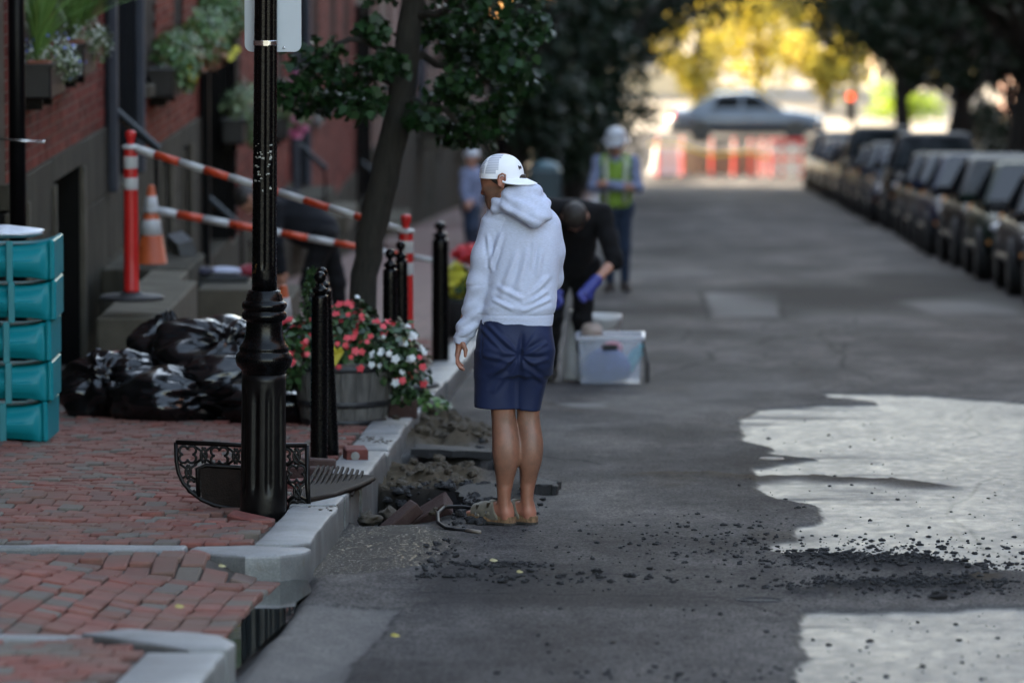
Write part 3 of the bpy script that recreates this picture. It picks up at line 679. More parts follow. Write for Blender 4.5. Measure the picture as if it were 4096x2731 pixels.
# standing water in the driveway gutter
M_WATER, t_, b_ = new_mat('gutter_water'); b_.inputs['Base Color'].default_value = (0.016, 0.020, 0.020, 1); b_.inputs['Roughness'].default_value = 0.03; b_.inputs['IOR'].default_value = 1.33
bumped(t_, b_, tex_noise(t_, 3, 2), 0.06, 0.01)
pts = [(-1.62, 23.0), (-1.54, 23.0), (-1.47, 22.95), (-1.42, 22.4), (-1.45, 21.9), (-1.42, 21.3), (-1.44, 20.6), (-1.46, 19.9), (-1.47, 19.3), (-1.50, 19.05), (-1.57, 19.2), (-1.63, 19.6), (-1.63, 20.6), (-1.615, 21.5), (-1.62, 22.4)]
V = [(x, y, gz(y) + 0.016) for x, y in pts]
tag(mesh_obj('puddle', V, [tuple(range(len(V)))[::-1]], M_WATER), kind='structure')
# ================================================================ STREET FURNITURE AND LITTER (near)
M_IRON = mat('black_iron_paint', (0.0014, 0.0014, 0.0017), 0.26, scale=30, vary=0.4, bump=0.06, bscale=40, spec=0.18, rvary=0.12)
M_IRON_WORN = mat('worn_black_iron', (0.002, 0.002, 0.0024), 0.36, scale=18, vary=0.5, bump=0.12, bscale=50, col2=(0.004, 0.0036, 0.0036), spec=0.2)
M_RUST = mat('rusty_plate', (0.010, 0.006, 0.004), 0.75, scale=20, vary=0.5, bump=0.3, spec=.2)
M_STEEL = mat('steel_band', (0.6, 0.6, 0.6), 0.25, 1.0, vary=0.1)
M_SIGN = mat('bare_aluminium', (0.40, 0.44, 0.48), 0.5, 0.15, vary=0.05, scale=3)
M_SCUFF = mat('sticker_residue', (0.22, 0.22, 0.20), 0.7, vary=0.5, scale=60)

# ---- lamp post: fluted cast base, mouldings, fluted shaft
LX, LY, LH = -1.822, 25.30, 0.125
lamp = tag(empty('lamp_post', G(LX, LY, LH)), 'black cast iron lamp post with fluted base and ringed collar by the curb', 'lamp post')
lamp.rotation_euler = (0, R(0.55), 0)
def flute(n, depth, z0, z1):
    def f(t, z):
        e = sms(z0, z0 + 0.05, z) * sms(z1, z1 - 0.05, z); c = math.cos(n * t); return 1 - depth * e * (max(0, c) ** 0.6)
    return f
zz = [-0.16, 0.02, 0.05] + [0.075 + 0.025 * i for i in range(21)] + [0.60, 0.63]
m_ = MB(); m_.lathe([(0.104 - 0.008 * (z > 0.05) * min(z, 0.6), z) for z in zz], 96, mod=flute(10, 0.13, 0.085, 0.575)); m_.build('fluted_base', M_IRON_WORN, lamp, True)
prof = [(0.098, 0.625), (0.100, 0.64), (0.104, 0.65), (0.120, 0.665), (0.127, 0.685), (0.128, 0.70), (0.124, 0.715), (0.112, 0.728), (0.109, 0.735), (0.112, 0.742), (0.110, 0.75), (0.098, 0.765), (0.089, 0.785), (0.084, 0.81), (0.081, 0.835), (0.080, 0.86), (0.081, 0.868),
        (0.092, 0.872), (0.099, 0.880), (0.101, 0.890), (0.099, 0.902), (0.091, 0.910), (0.089, 0.914), (0.094, 0.918), (0.100, 0.928), (0.101, 0.938), (0.098, 0.948), (0.088, 0.956), (0.083, 0.960), (0.083, 0.966), (0.080, 0.970), (0.080, 0.985), (0.074, 0.99), (0.073, 1.002), (0.060, 1.006)]
m_ = MB(); m_.lathe(prof, 64); m_.build('moulded_collar', M_IRON, lamp, True)
zz = [1.0, 1.06, 1.08, 1.09, 1.10, 1.115] + [1.14 + 0.1 * i for i in range(27)] + [3.9]
def flute2(t, z):
    e = sms(1.085, 1.125, z); c = math.cos(8 * t + 0.3); return 1 - 0.10 * e * (max(0, c) ** 0.7)
m_ = MB(); m_.lathe([(0.0565 - 0.0042 * (z - 1.0), z) for z in zz], 96, mod=flute2); m_.build('shaft', M_IRON, lamp, True)
m_ = MB(); rr = random.Random(4)
for (z, n) in ((1.565, 5), (1.60, 9), (1.62, 6), (1.50, 5), (1.53, 7), (1.655, 3), (1.46, 3)):
    for i in range(n):
        a = R(-90 + rr.uniform(-50, 40)); r_ = 0.0555 - 0.0042 * (z - 1.0); zz_ = z + rr.uniform(-.008, .008)
        m_.box((r_ * math.cos(a), r_ * math.sin(a), zz_), (0.002, rr.uniform(.004, .014), rr.uniform(.003, .009)), (0, 0, a))
m_.build('sticker_residue', M_SCUFF, lamp)['kind'] = 'stuff'
# sign plate strapped to the shaft (we see its blank back)
sign = tag(empty('street_sign', (LX + 0.048, LY + 0.075, gz(LY) + LH)), 'blank pale back of a rounded street sign strapped to the lamp post', 'sign')
def rrect(w, h, r, n=5):
    P = []
    for cx, cy, a in ((w / 2 - r, h / 2 - r, 0), (-w / 2 + r, h / 2 - r, 90), (-w / 2 + r, -h / 2 + r, 180), (w / 2 - r, -h / 2 + r, 270)):
        P += [(cx + r * math.cos(R(a + 90 * i / n)), cy + r * math.sin(R(a + 90 * i / n))) for i in range(n + 1)]
    return P
M4 = Matrix.Translation((0.0, 0, 2.065 + 0.23)) @ Euler((R(90), 0, R(-2))).to_matrix().to_4x4()
m_ = MB(); m_.prism(rrect(0.254, 0.46, 0.032), -0.0015, 0.0015, M4); m_.build('plate', M_SIGN, sign)
m_ = MB(); m_.lathe([(0.054, 2.098), (0.0555, 2.10), (0.0555, 2.118), (0.054, 2.12)], 40, c=(-0.048 + 0.0203, -0.075, 0)); m_.box((-0.013 - 0.01, -0.129, 2.109), (0.022, 0.008, 0.024)); m_.build('strap', M_STEEL, sign)
m_ = MB(); m_.ball((0.050, -0.012, 2.085), 0.006, 6, 8); m_.build('bolt', M_STEEL, sign)

# ---- ornate cast iron tree grating leaning behind the lamp post, its other half lying on the curb
def pw(name, verts2, M, rad, parent, mat_, n=6):
    m_ = MB()
    for path in verts2: m_.tube([M @ Vector((p[0], p[1], 0)) for p in path], rad, n)
    return m_.build(name, mat_, parent, True)
grate = tag(empty('cast_iron_grating', G(-1.94, 25.72, 0.12)), 'ornate pierced cast iron tree grating standing upright behind the lamp post', 'grating')
GM = Matrix.Translation((-0.31, 0, 0.30)) @ Euler((R(90 - 6), 0, 0)).to_matrix().to_4x4()
def circ(cx, cy, r, n=12, a0=0, a1=360): return [(cx + r * math.cos(R(a0 + (a1 - a0) * i / n)), cy + r * math.sin(R(a0 + (a1 - a0) * i / n))) for i in range(n + 1)]
# outline: flat top, straight right side, left side sweeping round into the bottom (x right, y up, top at 0)
outer = [(0, 0), (0.004, -0.09), (0.014, -0.14), (0.035, -0.185), (0.07, -0.225), (0.12, -0.262), (0.18, -0.287), (0.25, -0.30), (0.40, -0.31), (0.612, -0.345)]
m_ = MB()
m_.tube([GM @ Vector((x, y, 0)) for x, y in outer], 0.010, 8); m_.tube([GM @ Vector((x, y, 0)) for x, y in ((0, 0), (0.30, -0.012), (0.60, -0.012))], 0.011, 8)
m_.tube([GM @ Vector((x, y, 0)) for x, y in ((0.60, -0.012), (0.602, -0.20), (0.612, -0.345))], 0.011, 8)
m_.tube([GM @ Vector((x, y, 0)) for x, y in ((0.105, -0.25), (0.10, -0.12), (0.14, -0.105), (0.30, -0.115), (0.47, -0.115), (0.50, -0.13), (0.50, -0.33))], 0.011, 8)
m_.build('rim', M_IRON_WORN, grate, True)
paths = []; 
def quatre(cx, cy, r):
    for k in range(4): paths.append(circ(cx + r * 0.62 * math.cos(R(45 + 90 * k)), cy + r * 0.62 * math.sin(R(45 + 90 * k)), r * 0.48, 8, 45 + 90 * k - 125, 45 + 90 * k + 125))
def knot(cx, cy, r):
    paths.append(circ(cx - r * 0.55, cy, r * 0.9, 8, -70, 70)); paths.append(circ(cx + r * 0.55, cy, r * 0.9, 8, 110, 250))
    paths.append([(cx - r * 1.1, cy + r * 1.05), (cx - r * .3, cy + r * .5), (cx + r * .3, cy - r * .5), (cx + r * 1.1, cy - r * 1.05)]); paths.append([(cx + r * 1.1, cy + r * 1.05), (cx + r * .3, cy + r * .5), (cx - r * .3, cy - r * .5), (cx - r * 1.1, cy - r * 1.05)])
quatre(0.055, -0.055, 0.042); knot(0.128, -0.058, 0.040); quatre(0.20, -0.060, 0.042); knot(0.275, -0.062, 0.04); quatre(0.35, -0.062, 0.042); knot(0.425, -0.062, 0.04); knot(0.552, -0.062, 0.042); quatre(0.553, -0.142, 0.042); knot(0.555, -0.222, 0.042); quatre(0.557, -0.30, 0.040)
knot(0.058, -0.135, 0.036); quatre(0.085, -0.20, 0.032); quatre(0.49, -0.062, 0.036)
pw('tracery', paths, GM, 0.0068, grate, M_IRON_WORN)
m_ = MB(); m_.prism([(0.105, -0.115), (0.495, -0.125), (0.495, -0.325), (0.25, -0.298), (0.12, -0.26)], -0.004, 0.004, GM); m_.build('infill_plate', M_RUST, grate)
flatg = tag(empty('cast_iron_grating', G(-1.60, 26.75, 0.150)), 'flat lying pierced iron grating half resting on the granite curb', 'grating')
FM = Euler((R(-3.3), R(2), 0)).to_matrix().to_4x4()
out2 = [(-0.13, 0.80), (-0.13, -1.05), (-0.06, -1.0), (0.04, -0.55), (0.12, 0.15), (0.16, 0.72), (0.14, 0.80)]
m_ = MB(); m_.tube([FM @ Vector((x, y, 0)) for x, y in out2 + out2[:1]], 0.013, 8); m_.build('rim', M_RUST, flatg, True)
m_ = MB(); rr = random.Random(3)
for i in range(30):
    y = -0.9 + 1.68 * i / 29
    xr = np.interp(y, [-1.0, -0.55, 0.15, 0.72], [-0.06, 0.04, 0.12, 0.16]); m_.box(FM @ Vector(((xr - 0.13) / 2, y, 0)), (xr + 0.13, 0.036, 0.014))
for x in (-0.112, -0.088, -0.064, -0.04, -0.016, 0.008, 0.032, 0.056, 0.08, 0.104): m_.box(FM @ Vector((x, 0.0 + max(0, x) * 3.2, -0.001)), (0.012, 1.6 - 6.2 * max(0, x), 0.012))
m_.prism([(a * .97, b * .97) for a, b in out2], -0.022, -0.010, FM)
m_.build('bars', M_RUST, flatg)

# ---- bollards
def make_bollard():
    b = empty('bollard', (0, 0, 0))
    m_ = MB(); m_.lathe([(0.045, -0.1), (0.045, 0.0), (0.0445, 0.4), (0.043, 0.80), (0.0425, 0.855), (0.040, 0.868), (0.030, 0.872)], 28); m_.build('post', M_IRON, b, True)
    m_ = MB(); m_.lathe([(0.030, 0.868), (0.028, 0.878), (0.036, 0.884), (0.040, 0.892), (0.038, 0.902), (0.024, 0.912), (0.014, 0.925), (0.013, 0.935)], 24); m_.build('collar', M_IRON, b, True)
    m_ = MB(); m_.ball((0, 0, 0.960), 0.031, 14, 20); m_.build('ball', M_IRON, b, True); return b
bo = make_bollard(); GB = 'ball topped black bollards along the curb'
for i, (x, y, tilt, lab) in enumerate(((-1.785, 28.75, (0.0, 0.5), 'upright black ball topped bollard just right of the lamp post'), (-1.785, 29.75, (0, -3.2), 'leaning black bollard half hidden behind the upright one by the lamp post'),
        (-1.665, 33.7, (0, 0.4), 'shorter looking black bollard right of the slanted tree trunk'), (-1.70, 35.9, (0, 0.6), 'black bollard in front of the red looped delineator post'), (-1.66, 41.0, (0, 0), 'blurred thick black bollard left of the man holding the end of the lower striped bar'))):
    o = bo if i == 0 else copy_tree(bo)
    o.location = G(x, y, 0.13); o.rotation_euler = (R(tilt[0]), R(tilt[1]), R(i * 40)); tag(o, lab, 'bollard', GB)
    o.scale = (1, 1, 1) if i < 4 else (1.4, 1.4, 1.03)

# ---- half barrel planter with staves and hoops
M_WOOD = mat('weathered_oak', (0.085, 0.083, 0.079), 0.8, scale=3, vary=0.55, bump=0.5, bscale=12, stretch=(9, 9, 0.8))
M_HOOP = mat('barrel_hoop', (0.035, 0.037, 0.042), 0.5, 0.6, scale=20, vary=0.4)
M_SOIL = mat('soil', (0.02, 0.014, 0.010), 0.95)
BX, BY = -1.90, 32.95
barrel = tag(empty('barrel_planter', G(BX, BY, 0.125)), 'weathered grey half barrel planter standing behind the bollards', 'planter')
NS = 20
for k in range(NS):
    a0, a1 = 2 * math.pi * k / NS + 0.006, 2 * math.pi * (k + 1) / NS - 0.006; V = []; F = []
    zs = [0.0, 0.06, 0.14, 0.22, 0.30, 0.37]; rs = [0.240, 0.253, 0.268, 0.280, 0.290, 0.296]; jj = random.Random(k).uniform(-.003, .003)
    for z, r in zip(zs, rs):
        for rr_, a in ((r + jj, a0), (r + 0.004 + jj, (a0 + a1) / 2), (r + jj, a1), (r - 0.025, a1), (r - 0.025, a0)): V.append((rr_ * math.cos(a), rr_ * math.sin(a), z))
    for i in range(5):
        for q in range(5): F.append((i * 5 + q, i * 5 + (q + 1) % 5, i * 5 + 5 + (q + 1) % 5, i * 5 + 5 + q))
    F += [(4, 3, 2, 1, 0), (25, 26, 27, 28, 29)]
    mesh_obj('stave', V, F, M_WOOD, barrel)
for z0, z1 in ((0.0, 0.032), (0.105, 0.142), (0.315, 0.35)):
    f = lambda z: np.interp(z, zs, rs) + 0.006
    m_ = MB(); m_.lathe([(f(z0), z0), (f(z0) + .003, z0 + .002), (f(z1) + .003, z1 - .002), (f(z1), z1)], 40); m_.build('hoop', M_HOOP, barrel, True)
m_ = MB(); m_.lathe([(0.265, 0.30), (0.2651, 0.33), (0.18, 0.36), (0.01, 0.37)], 24); m_.build('soil', M_SOIL, barrel, True)

# ---- foliage tools
def leaf_mat(name, c1, c2, c3, rough=0.45, trans=0.0, spec=0.5):
    m, t, b = new_mat(name)
    v = nd(t, 'ShaderNodeAttribute', attribute_name='rnd').outputs['Fac']
    c = ramp(t, v, [(0.0, c1), (0.5, c2), (1.0, c3)]); t.links.new(c, b.inputs['Base Color'])
    b.inputs['Roughness'].default_value = rough; b.inputs['Specular IOR Level'].default_value = spec
    if trans:
        tr = nd(t, 'ShaderNodeBsdfTranslucent'); t.links.new(c, tr.inputs['Color']); mx = nd(t, 'ShaderNodeMixShader'); mx.inputs[0].default_value = trans
        t.links.new(b.outputs[0], mx.inputs[1]); t.links.new(tr.outputs[0], mx.inputs[2]); t.links.new(mx.outputs[0], t.nodes['Material Output'].inputs[0])
    return m
def blades(shape, P, N, U, S, seed=0):
    """place copies of a small polygon fan (k,2 outline + fold) at points P with normal N, tip direction U, size S"""
    sh = np.asarray(shape, float); k = len(sh); n = len(P)
    N = N / np.maximum(np.linalg.norm(N, axis=1, keepdims=True), 1e-9); W = np.cross(U, N); W /= np.maximum(np.linalg.norm(W, axis=1, keepdims=True), 1e-9); U = np.cross(N, W)
    V = P[:, None] + S[:, None, None] * (sh[None, :, 0:1] * W[:, None] + sh[None, :, 1:2] * U[:, None] + sh[None, :, 2:3] * N[:, None]); return V.reshape(-1, 3), n, k
OAK = [(0, 0, 0), (0.16, 0.10, .05), (0.48, 0.12, .12), (0.30, 0.32, .06), (0.55, 0.52, .14), (0.26, 0.58, .06), (0.22, 0.82, .02), (0, 1.0, -.06), (-0.22, 0.82, .02), (-0.26, 0.58, .06), (-0.55, 0.52, .14), (-0.30, 0.32, .06), (-0.48, 0.12, .12), (-0.16, 0.10, .05)]
OVAL = [(0, 0, 0), (0.22, 0.22, .05), (0.28, 0.5, .06), (0.16, 0.82, .02), (0, 1, -.05), (-0.16, 0.82, .02), (-0.28, 0.5, .06), (-0.22, 0.22, .05)]
DIAM = [(0, 0, 0), (0.34, 0.45, .08), (0, 1, -.03), (-0.34, 0.45, .08)]
PETAL5 = [(0, -.1, 0)] + [(math.cos(R(90 + 36 * i)) * (0.55 if i % 2 == 0 else 0.30), math.sin(R(90 + 36 * i)) * (0.55 if i % 2 == 0 else 0.30), 0.05 if i % 2 == 0 else 0) for i in range(10)][0:0]
FLOWER = [(math.cos(R(36 * i)) * (0.5 if i % 2 == 0 else 0.33), math.sin(R(36 * i)) * (0.5 if i % 2 == 0 else 0.33), 0.06 if i % 2 == 0 else 0.0) for i in range(10)]
def leaf_obj(name, shape, P, N, U, S, m, parent=None, rnd=None, loc=None):
    V, n, k = blades(shape, np.asarray(P, float), np.asarray(N, float), np.asarray(U, float), np.asarray(S, float))
    F = np.arange(n * k).reshape(n, k); o = mesh_obj(name, V, F, m, parent, False, None, loc)
    a = o.data.attributes.new('rnd', 'FLOAT', 'FACE'); a.data.foreach_set('value', np.asarray(rng.random(n) if rnd is None else rnd, np.float32)); return o
def rand_dirs(n, r=rng):
    d = r.normal(size=(n, 3)); return d / np.linalg.norm(d, axis=1, keepdims=True)
M_LEAF_BUSY = leaf_mat('impatiens_leaf', (0.010, 0.028, 0.008), (0.020, 0.052, 0.015), (0.042, 0.09, 0.025), 0.4)
M_RED_FL = leaf_mat('red_petals', (0.55, 0.02, 0.03), (0.70, 0.05, 0.06), (0.75, 0.10, 0.13), 0.6, 0.2); M_WHITE_FL = leaf_mat('white_petals', (0.62, 0.68, 0.70), (0.75, 0.78, 0.8), (0.8, 0.8, 0.8), 0.6, 0.2)
M_PINK_FL = leaf_mat('pink_petals', (0.55, 0.10, 0.25), (0.7, 0.18, 0.36), (0.75, 0.3, 0.45), 0.6, 0.2)
def bush(root, n, lobes, shape, size, m, name='leaves', shell=0.55, droop=0.3):
    P = []; N = []
    w = np.array([l[3] * l[4] * l[5] for l in lobes]); w = w ** 0.67; cnt = (w / w.sum() * n).astype(int)
    for (x, y, z, rx, ry, rz), c in zip(lobes, cnt):
        d = rand_dirs(c); rad = shell + (1 - shell) * rng.random(c) ** 0.5; P.append(np.array([x, y, z]) + d * rad[:, None] * np.array([rx, ry, rz])); N.append(d)
    P = np.concatenate(P); N = np.concatenate(N); k = len(P)
    nn = N + rand_dirs(k) * 0.8 + np.array([0, 0, 0.5]); U = N * 0.6 + rand_dirs(k) * 0.7 + np.array([0, 0, -droop])
    o = leaf_obj(name, shape, P, nn, U, size * (0.6 + 0.7 * rng.random(k)), m, root); return P, N
fl = tag(empty('flowering_plant', (BX, BY, gz(BY) + 0.125 + 0.33)), 'bushy impatiens with red and white flowers spilling over the barrel planter', 'flowers')
lobes = [(0, 0, 0.12, .30, .28, .20), (0.22, -.08, 0.10, .22, .2, .17), (-.24, -.05, 0.08, .20, .2, .20), (0.36, 0.0, -.02, .14, .16, .20), (0.05, 0.0, 0.26, .16, .15, .12), (-.33, 0, 0.02, .10, .12, .16), (0.28, 0.05, 0.17, .14, .14, .10)]
P, N = bush(fl, 2600, lobes, OVAL, 0.055, M_LEAF_BUSY)
front = (P[:, 1] < 0.05) & (N[:, 2] > -0.45); idx = np.where(front)[0]; pick = rng.choice(idx, 120, replace=False)
wsel = (fbm(P[pick] * 4, 2, 9) > 0.08)
def flower_parts(sel_pts, nrm, sizes, m, parent, variants=4):
    """one part per blossom, sharing a few blossom meshes"""
    ms = []
    for v in range(variants):
        o = leaf_obj('flower', FLOWER, [(0, 0, 0), (0.1, 0.1, -.1), (-.1, .05, -.12)], [(0, 0, 1), (.5, .2, 1), (-.5, .3, 1)], [(1, .2 * v, 0), (0, 1, .1 * v), (-1, .3, 0)], [1, .8, .7], m); ms.append(o.data); COL.objects.unlink(o); bpy.data.objects.remove(o)
    for q, (p, n_, s_) in enumerate(zip(sel_pts, nrm, sizes)):
        o = bpy.data.objects.new('flower', ms[q % variants]); link(o, parent); o.location = p; o.scale = (s_,) * 3
        o.rotation_euler = Vector(n_).to_track_quat('Z', 'Y').to_euler()
for sel, m in ((pick[~wsel], M_RED_FL), (pick[wsel], M_WHITE_FL)):
    q = P[sel] + N[sel] * 0.03 + np.array([0, -0.03, 0]); nn = N[sel] + np.array([0, -0.9, 0.3]) + rand_dirs(len(sel)) * 0.4
    flower_parts(q, nn, 0.034 + 0.026 * rng.random(len(sel)), m, fl)
m_ = MB()
for i in range(26):
    a = rng.uniform(0, 6.28); r_ = rng.uniform(0, .1); m_.tube([(r_ * math.cos(a) - .05, r_ * math.sin(a), 0), (-.05 + 0.14 * math.cos(a), .14 * math.sin(a), .15), (-.05 + 0.24 * math.cos(a), 0.24 * math.sin(a), .22 + .1 * rng.random())], [0.004, 0.003, 0.002], 5)
m_.build('stems', M_LEAF_BUSY, fl)
asp = rng.random((420, 3)); ax_ = -0.20 + 0.10 * (asp[:, 0] - .5) * (1.4 - asp[:, 2]); P2 = np.stack([ax_ + 0.02 * asp[:, 2], (asp[:, 1] - .5) * .1, 0.20 + 0.36 * asp[:, 2]], 1)
leaf_obj('feathery_sprig', DIAM, P2, rand_dirs(420), rand_dirs(420) + np.array([0, 0, .8]), np.full(420, .03), M_LEAF_BUSY, fl)
M_YELLOW_POT = mat('yellow_wrap', (0.42, 0.36, 0.03), 0.5, vary=0.2)
ytag = empty('wrapping_paper', (-1.955, 32.62, gz(32.62) + 0.125 + 0.40)); tag(ytag, 'crumpled yellow wrapper among the flowers on the barrel planter', 'wrapper')
mV = [(-.055, 0, -.05), (.03, -.01, -.055), (.075, .0, .02), (.06, -.02, .055), (.03, .01, .035), (-.0, -.02, .08), (-.04, .0, .03)]
b_ = [(x, y + .05, z) for x, y, z in mV]; n7 = 7
mesh_obj('crumpled_sheet', mV + b_ + [(0, -.02, 0)], [(i, (i + 1) % n7, 14) for i in range(n7)] + [((i + 1) % n7, i, i + n7, (i + 1) % n7 + n7) for i in range(n7)], M_YELLOW_POT, ytag)
# ivy-like sprig trailing over the curb beyond the planter
ivy = tag(empty('trailing_plant', G(-1.50, 34.6, 0.08)), 'small green leafy plant sprawling over the curb edge right of the planter', 'plant')
bush(ivy, 260, [(0, 0, .03, .17, .2, .09), (-.08, 0.1, .12, .10, .12, .11), (0.08, -.1, .0, .1, .1, .06)], OVAL, 0.06, leaf_mat('bright_leaf', (0.03, 0.09, 0.015), (0.06, 0.15, 0.025), (0.11, 0.24, 0.05)))
# ---- loose bricks by the curb and in the hole
M_BRICK_DARK = mat('old_dark_brick', (0.065, 0.021, 0.017), 0.85, scale=14, vary=0.5, bump=0.4, col2=(0.04, 0.024, 0.02))
M_BRICK_RED = mat('loose_red_brick', (0.13, 0.036, 0.029), 0.85, scale=16, vary=0.4, bump=0.4)
M_MORTAR = mat('mortar_blob', (0.22, 0.22, 0.21), 0.9)
def loose(x, y, h, rot, m, lab, spot=False, s=(0.2, 0.095, 0.062)):
    o = tag(empty('loose_brick', G(x, y, h)), lab, 'brick', 'loose bricks at the dug up curb'); o.rotation_euler = tuple(R(a) for a in rot)
    V, F = chamfer_box(s[0] / 2, s[1] / 2, s[2] / 2, 0.006); V = [tuple(c + 0.004 * float(noise(np.array([[v[0] * 60, v[1] * 60 + x, v[2] * 60]]))[0]) for c in v) for v in V]
    mesh_obj('clay_block', V, F, m, o)
    if spot:
        m_ = MB(); m_.lathe([(0.023, 0), (0.021, 0.003), (0.001, 0.004)], 14, c=(-.01, -s[1] / 2, 0), rot=(R(90), 0, 0)); m_.build('mortar_spot', M_MORTAR, o)
    return o
loose(-1.62, 29.15, 0.165, (0, 0, 8), M_BRICK_RED, 'red brick with round grey mortar spot beside the second bollard', True, (0.115, 0.2, 0.065))
loose(-1.78, 28.35, 0.160, (0, 3, 2), M_BRICK_DARK, 'dark brown brick lying against the foot of the near bollard', False, (0.21, 0.10, 0.062))
loose(-1.77, 27.85, 0.150, (0, 2, -4), M_BRICK_DARK, 'dark brick in front of another at the bollard foot', False, (0.21, 0.1, 0.06))
loose(-1.80, 27.1, 0.13, (4, 0, 6), M_BRICK_RED, 'red paving brick seen through the upright grating beside the lamp post')
loose(-1.745, 25.42, 0.09, (-8, 14, 24), M_BRICK_RED, 'red brick sunk in the pit right behind the lamp post foot')
loose(-1.86, 25.05, 0.10, (8, 10, -14), M_BRICK_RED, 'red brick tilted in the gap at the lamp post foot')
loose(-1.28, 26.95, -0.015, (10, -38, 18), M_BRICK_DARK, 'dark brick with red patches slanting out of the hole')
loose(-1.15, 27.1, -0.005, (28, -32, -14), M_BRICK_DARK, 'largest dark brick standing on its corner in the hole', False, (0.23, 0.12, 0.075))
loose(-1.07, 27.2, -0.04, (0, 20, 30), M_BRICK_RED, 'half buried reddish brick at the right side of the hole')
loose(-1.585, 33.5, 0.185, (0, 0, 6), M_BRICK_DARK, 'big dark red brick on the curb behind the planter', False, (0.175, 0.22, 0.11))
# ---- broken asphalt pieces, hose, valve covers, leaves, crumbs
M_TAR = mat('broken_asphalt', (0.010, 0.0105, 0.012), 0.8, scale=30, vary=0.5, bump=0.8, bscale=90)
M_SANDY = mat('sandy_clod', (0.062, 0.050, 0.035), 0.95, scale=30, vary=0.35, bump=0.6)
def chunk_mesh(seed, n=9, m=6):
    r = np.random.default_rng(seed); b = MB(); b.ball((0, 0, 0), 0.5, m, n); V = np.array(b.V)
    V = V * (1 + 0.75 * fbm(V * 4.1 + seed * 3, 2, seed)[:, None]) * np.array([1, 0.9, 0.62]); return V, b.F
CH = []
for s_ in range(6):
    V, F = chunk_mesh(s_); o = mesh_obj('asphalt_crumb', V, F, M_TAR); CH.append(o.data); bpy.data.objects.remove(o)
def slab(poly, t, m): 
    P = []; 
    for i in range(len(poly)):
        a, b = np.array(poly[i]), np.array(poly[(i + 1) % len(poly)])
        for k in range(6): P.append(a + (b - a) * k / 6 + rng.normal(0, 0.010, 2))
    mb = MB(); mb.prism([tuple(p) for p in P], 0, t); mb.V = [(x, y, z + rng.normal(0, .004)) for x, y, z in mb.V]; return mb
o = slab([(-.07, -.3), (.06, -.28), (.075, .3), (-.05, .36)], 0.045, M_TAR).build('asphalt_slab', M_TAR); o.location = G(-0.635, 28.75, 0.0); o.rotation_euler = (R(-4), R(5), 0); tag(o, 'broken black asphalt lump lying right of the standing man feet', 'slab')
o = slab([(-.10, -.5), (.05, -.6), (.10, .3), (.0, .6), (-.10, .4)], 0.04, M_TAR).build('asphalt_slab', M_TAR); o.location = G(-0.93, 28.1, 0.002); o.rotation_euler = (R(-3.3), R(-13), R(8)); tag(o, 'cracked asphalt slab tilted up at the right rim of the hole', 'slab')
o = slab([(-.22, -.25), (.22, -.3), (.24, .2), (-.2, .3)], 0.04, M_TAR).build('asphalt_slab', M_TAR); o.location = G(-1.22, 31.85, 0.0); o.rotation_euler = (R(-4), R(3), 0); tag(o, 'asphalt slab bridging the narrow slot between the sand heaps', 'slab')
cl = tag(mesh_obj('sand_clod', *chunk_mesh(31, 16, 12), M_SANDY, None, True), 'pale sandy lump at the left corner of the hole by the curb', 'clod'); cl.scale = (.10, .22, .10); cl.location = G(-1.43, 26.85, -0.01)
cl = tag(mesh_obj('sand_clod', *chunk_mesh(37, 16, 12), M_SANDY, None, True), 'rough sandy lump behind the first lump at the hole', 'clod'); cl.scale = (.09, .2, .11); cl.location = G(-1.37, 27.5, -0.035)
cl = tag(mesh_obj('sand_clod', *chunk_mesh(39, 16, 12), M_SANDY, None, True), 'dirt clod lying on top of the granite curb stones', 'clod'); cl.scale = (.05, .08, .04); cl.location = G(-1.6, 33.0, 0.15)
cs = []
for i in range(170):
    cs.append((rng.uniform(-1.71, -1.51), rng.choice([rng.normal(27.0, .35), rng.normal(31.0, .2), rng.normal(32.6, .2), rng.normal(25.9, .25)])))
V, F = [], []
for x, y in cs:
    v, f = chunk_mesh(int(rng.integers(6)), 6, 4); s = rng.uniform(.006, .02); b0 = len(V); V += [tuple(np.array(q) * s * np.array([1.2, 2, .6]) + np.array(G(x, y, 0.137))) for q in v]; F += [tuple(b0 + i for i in g) for g in f]
tag(mesh_obj('spilled_sand', V, F, M_SANDY, None, True), kind='stuff')
V, F = [], []; cr_ = np.random.default_rng(77)
def clods(n, fx, fy, s0, s1, zf):
    for _ in range(n):
        x, y = fx(), fy(); v, f = _cm[int(cr_.integers(6))]; s = s0 + (s1 - s0) * cr_.random() ** 2.5; hh = float(road_height(np.array([x]), np.array([y]), False)[0][0]); b0 = len(V); a = cr_.uniform(0, 6.28); ca, sa = math.cos(a), math.sin(a)
        for q in v: V.append((x + s * (q[0] * ca - q[1] * sa), y + 1.3 * s * (q[0] * sa + q[1] * ca), gz(y) + hh + s * (.25 + q[2]) + zf))
        F.extend(tuple(b0 + i for i in g) for g in f)
_cm = [chunk_mesh(60 + i, 8, 5) for i in range(6)]
clods(150, lambda: cr_.uniform(-1.47, -1.02), lambda: cr_.uniform(29.0, 30.8), .015, .075, 0); clods(150, lambda: cr_.uniform(-1.47, -1.05), lambda: cr_.uniform(32.4, 34.6), .015, .085, 0); clods(60, lambda: cr_.uniform(-1.46, -1.05), lambda: cr_.uniform(26.6, 27.6), .02, .07, .05)
tag(mesh_obj('dirt_clods', V, F, M_SANDY), kind='stuff'); V, F = [], []
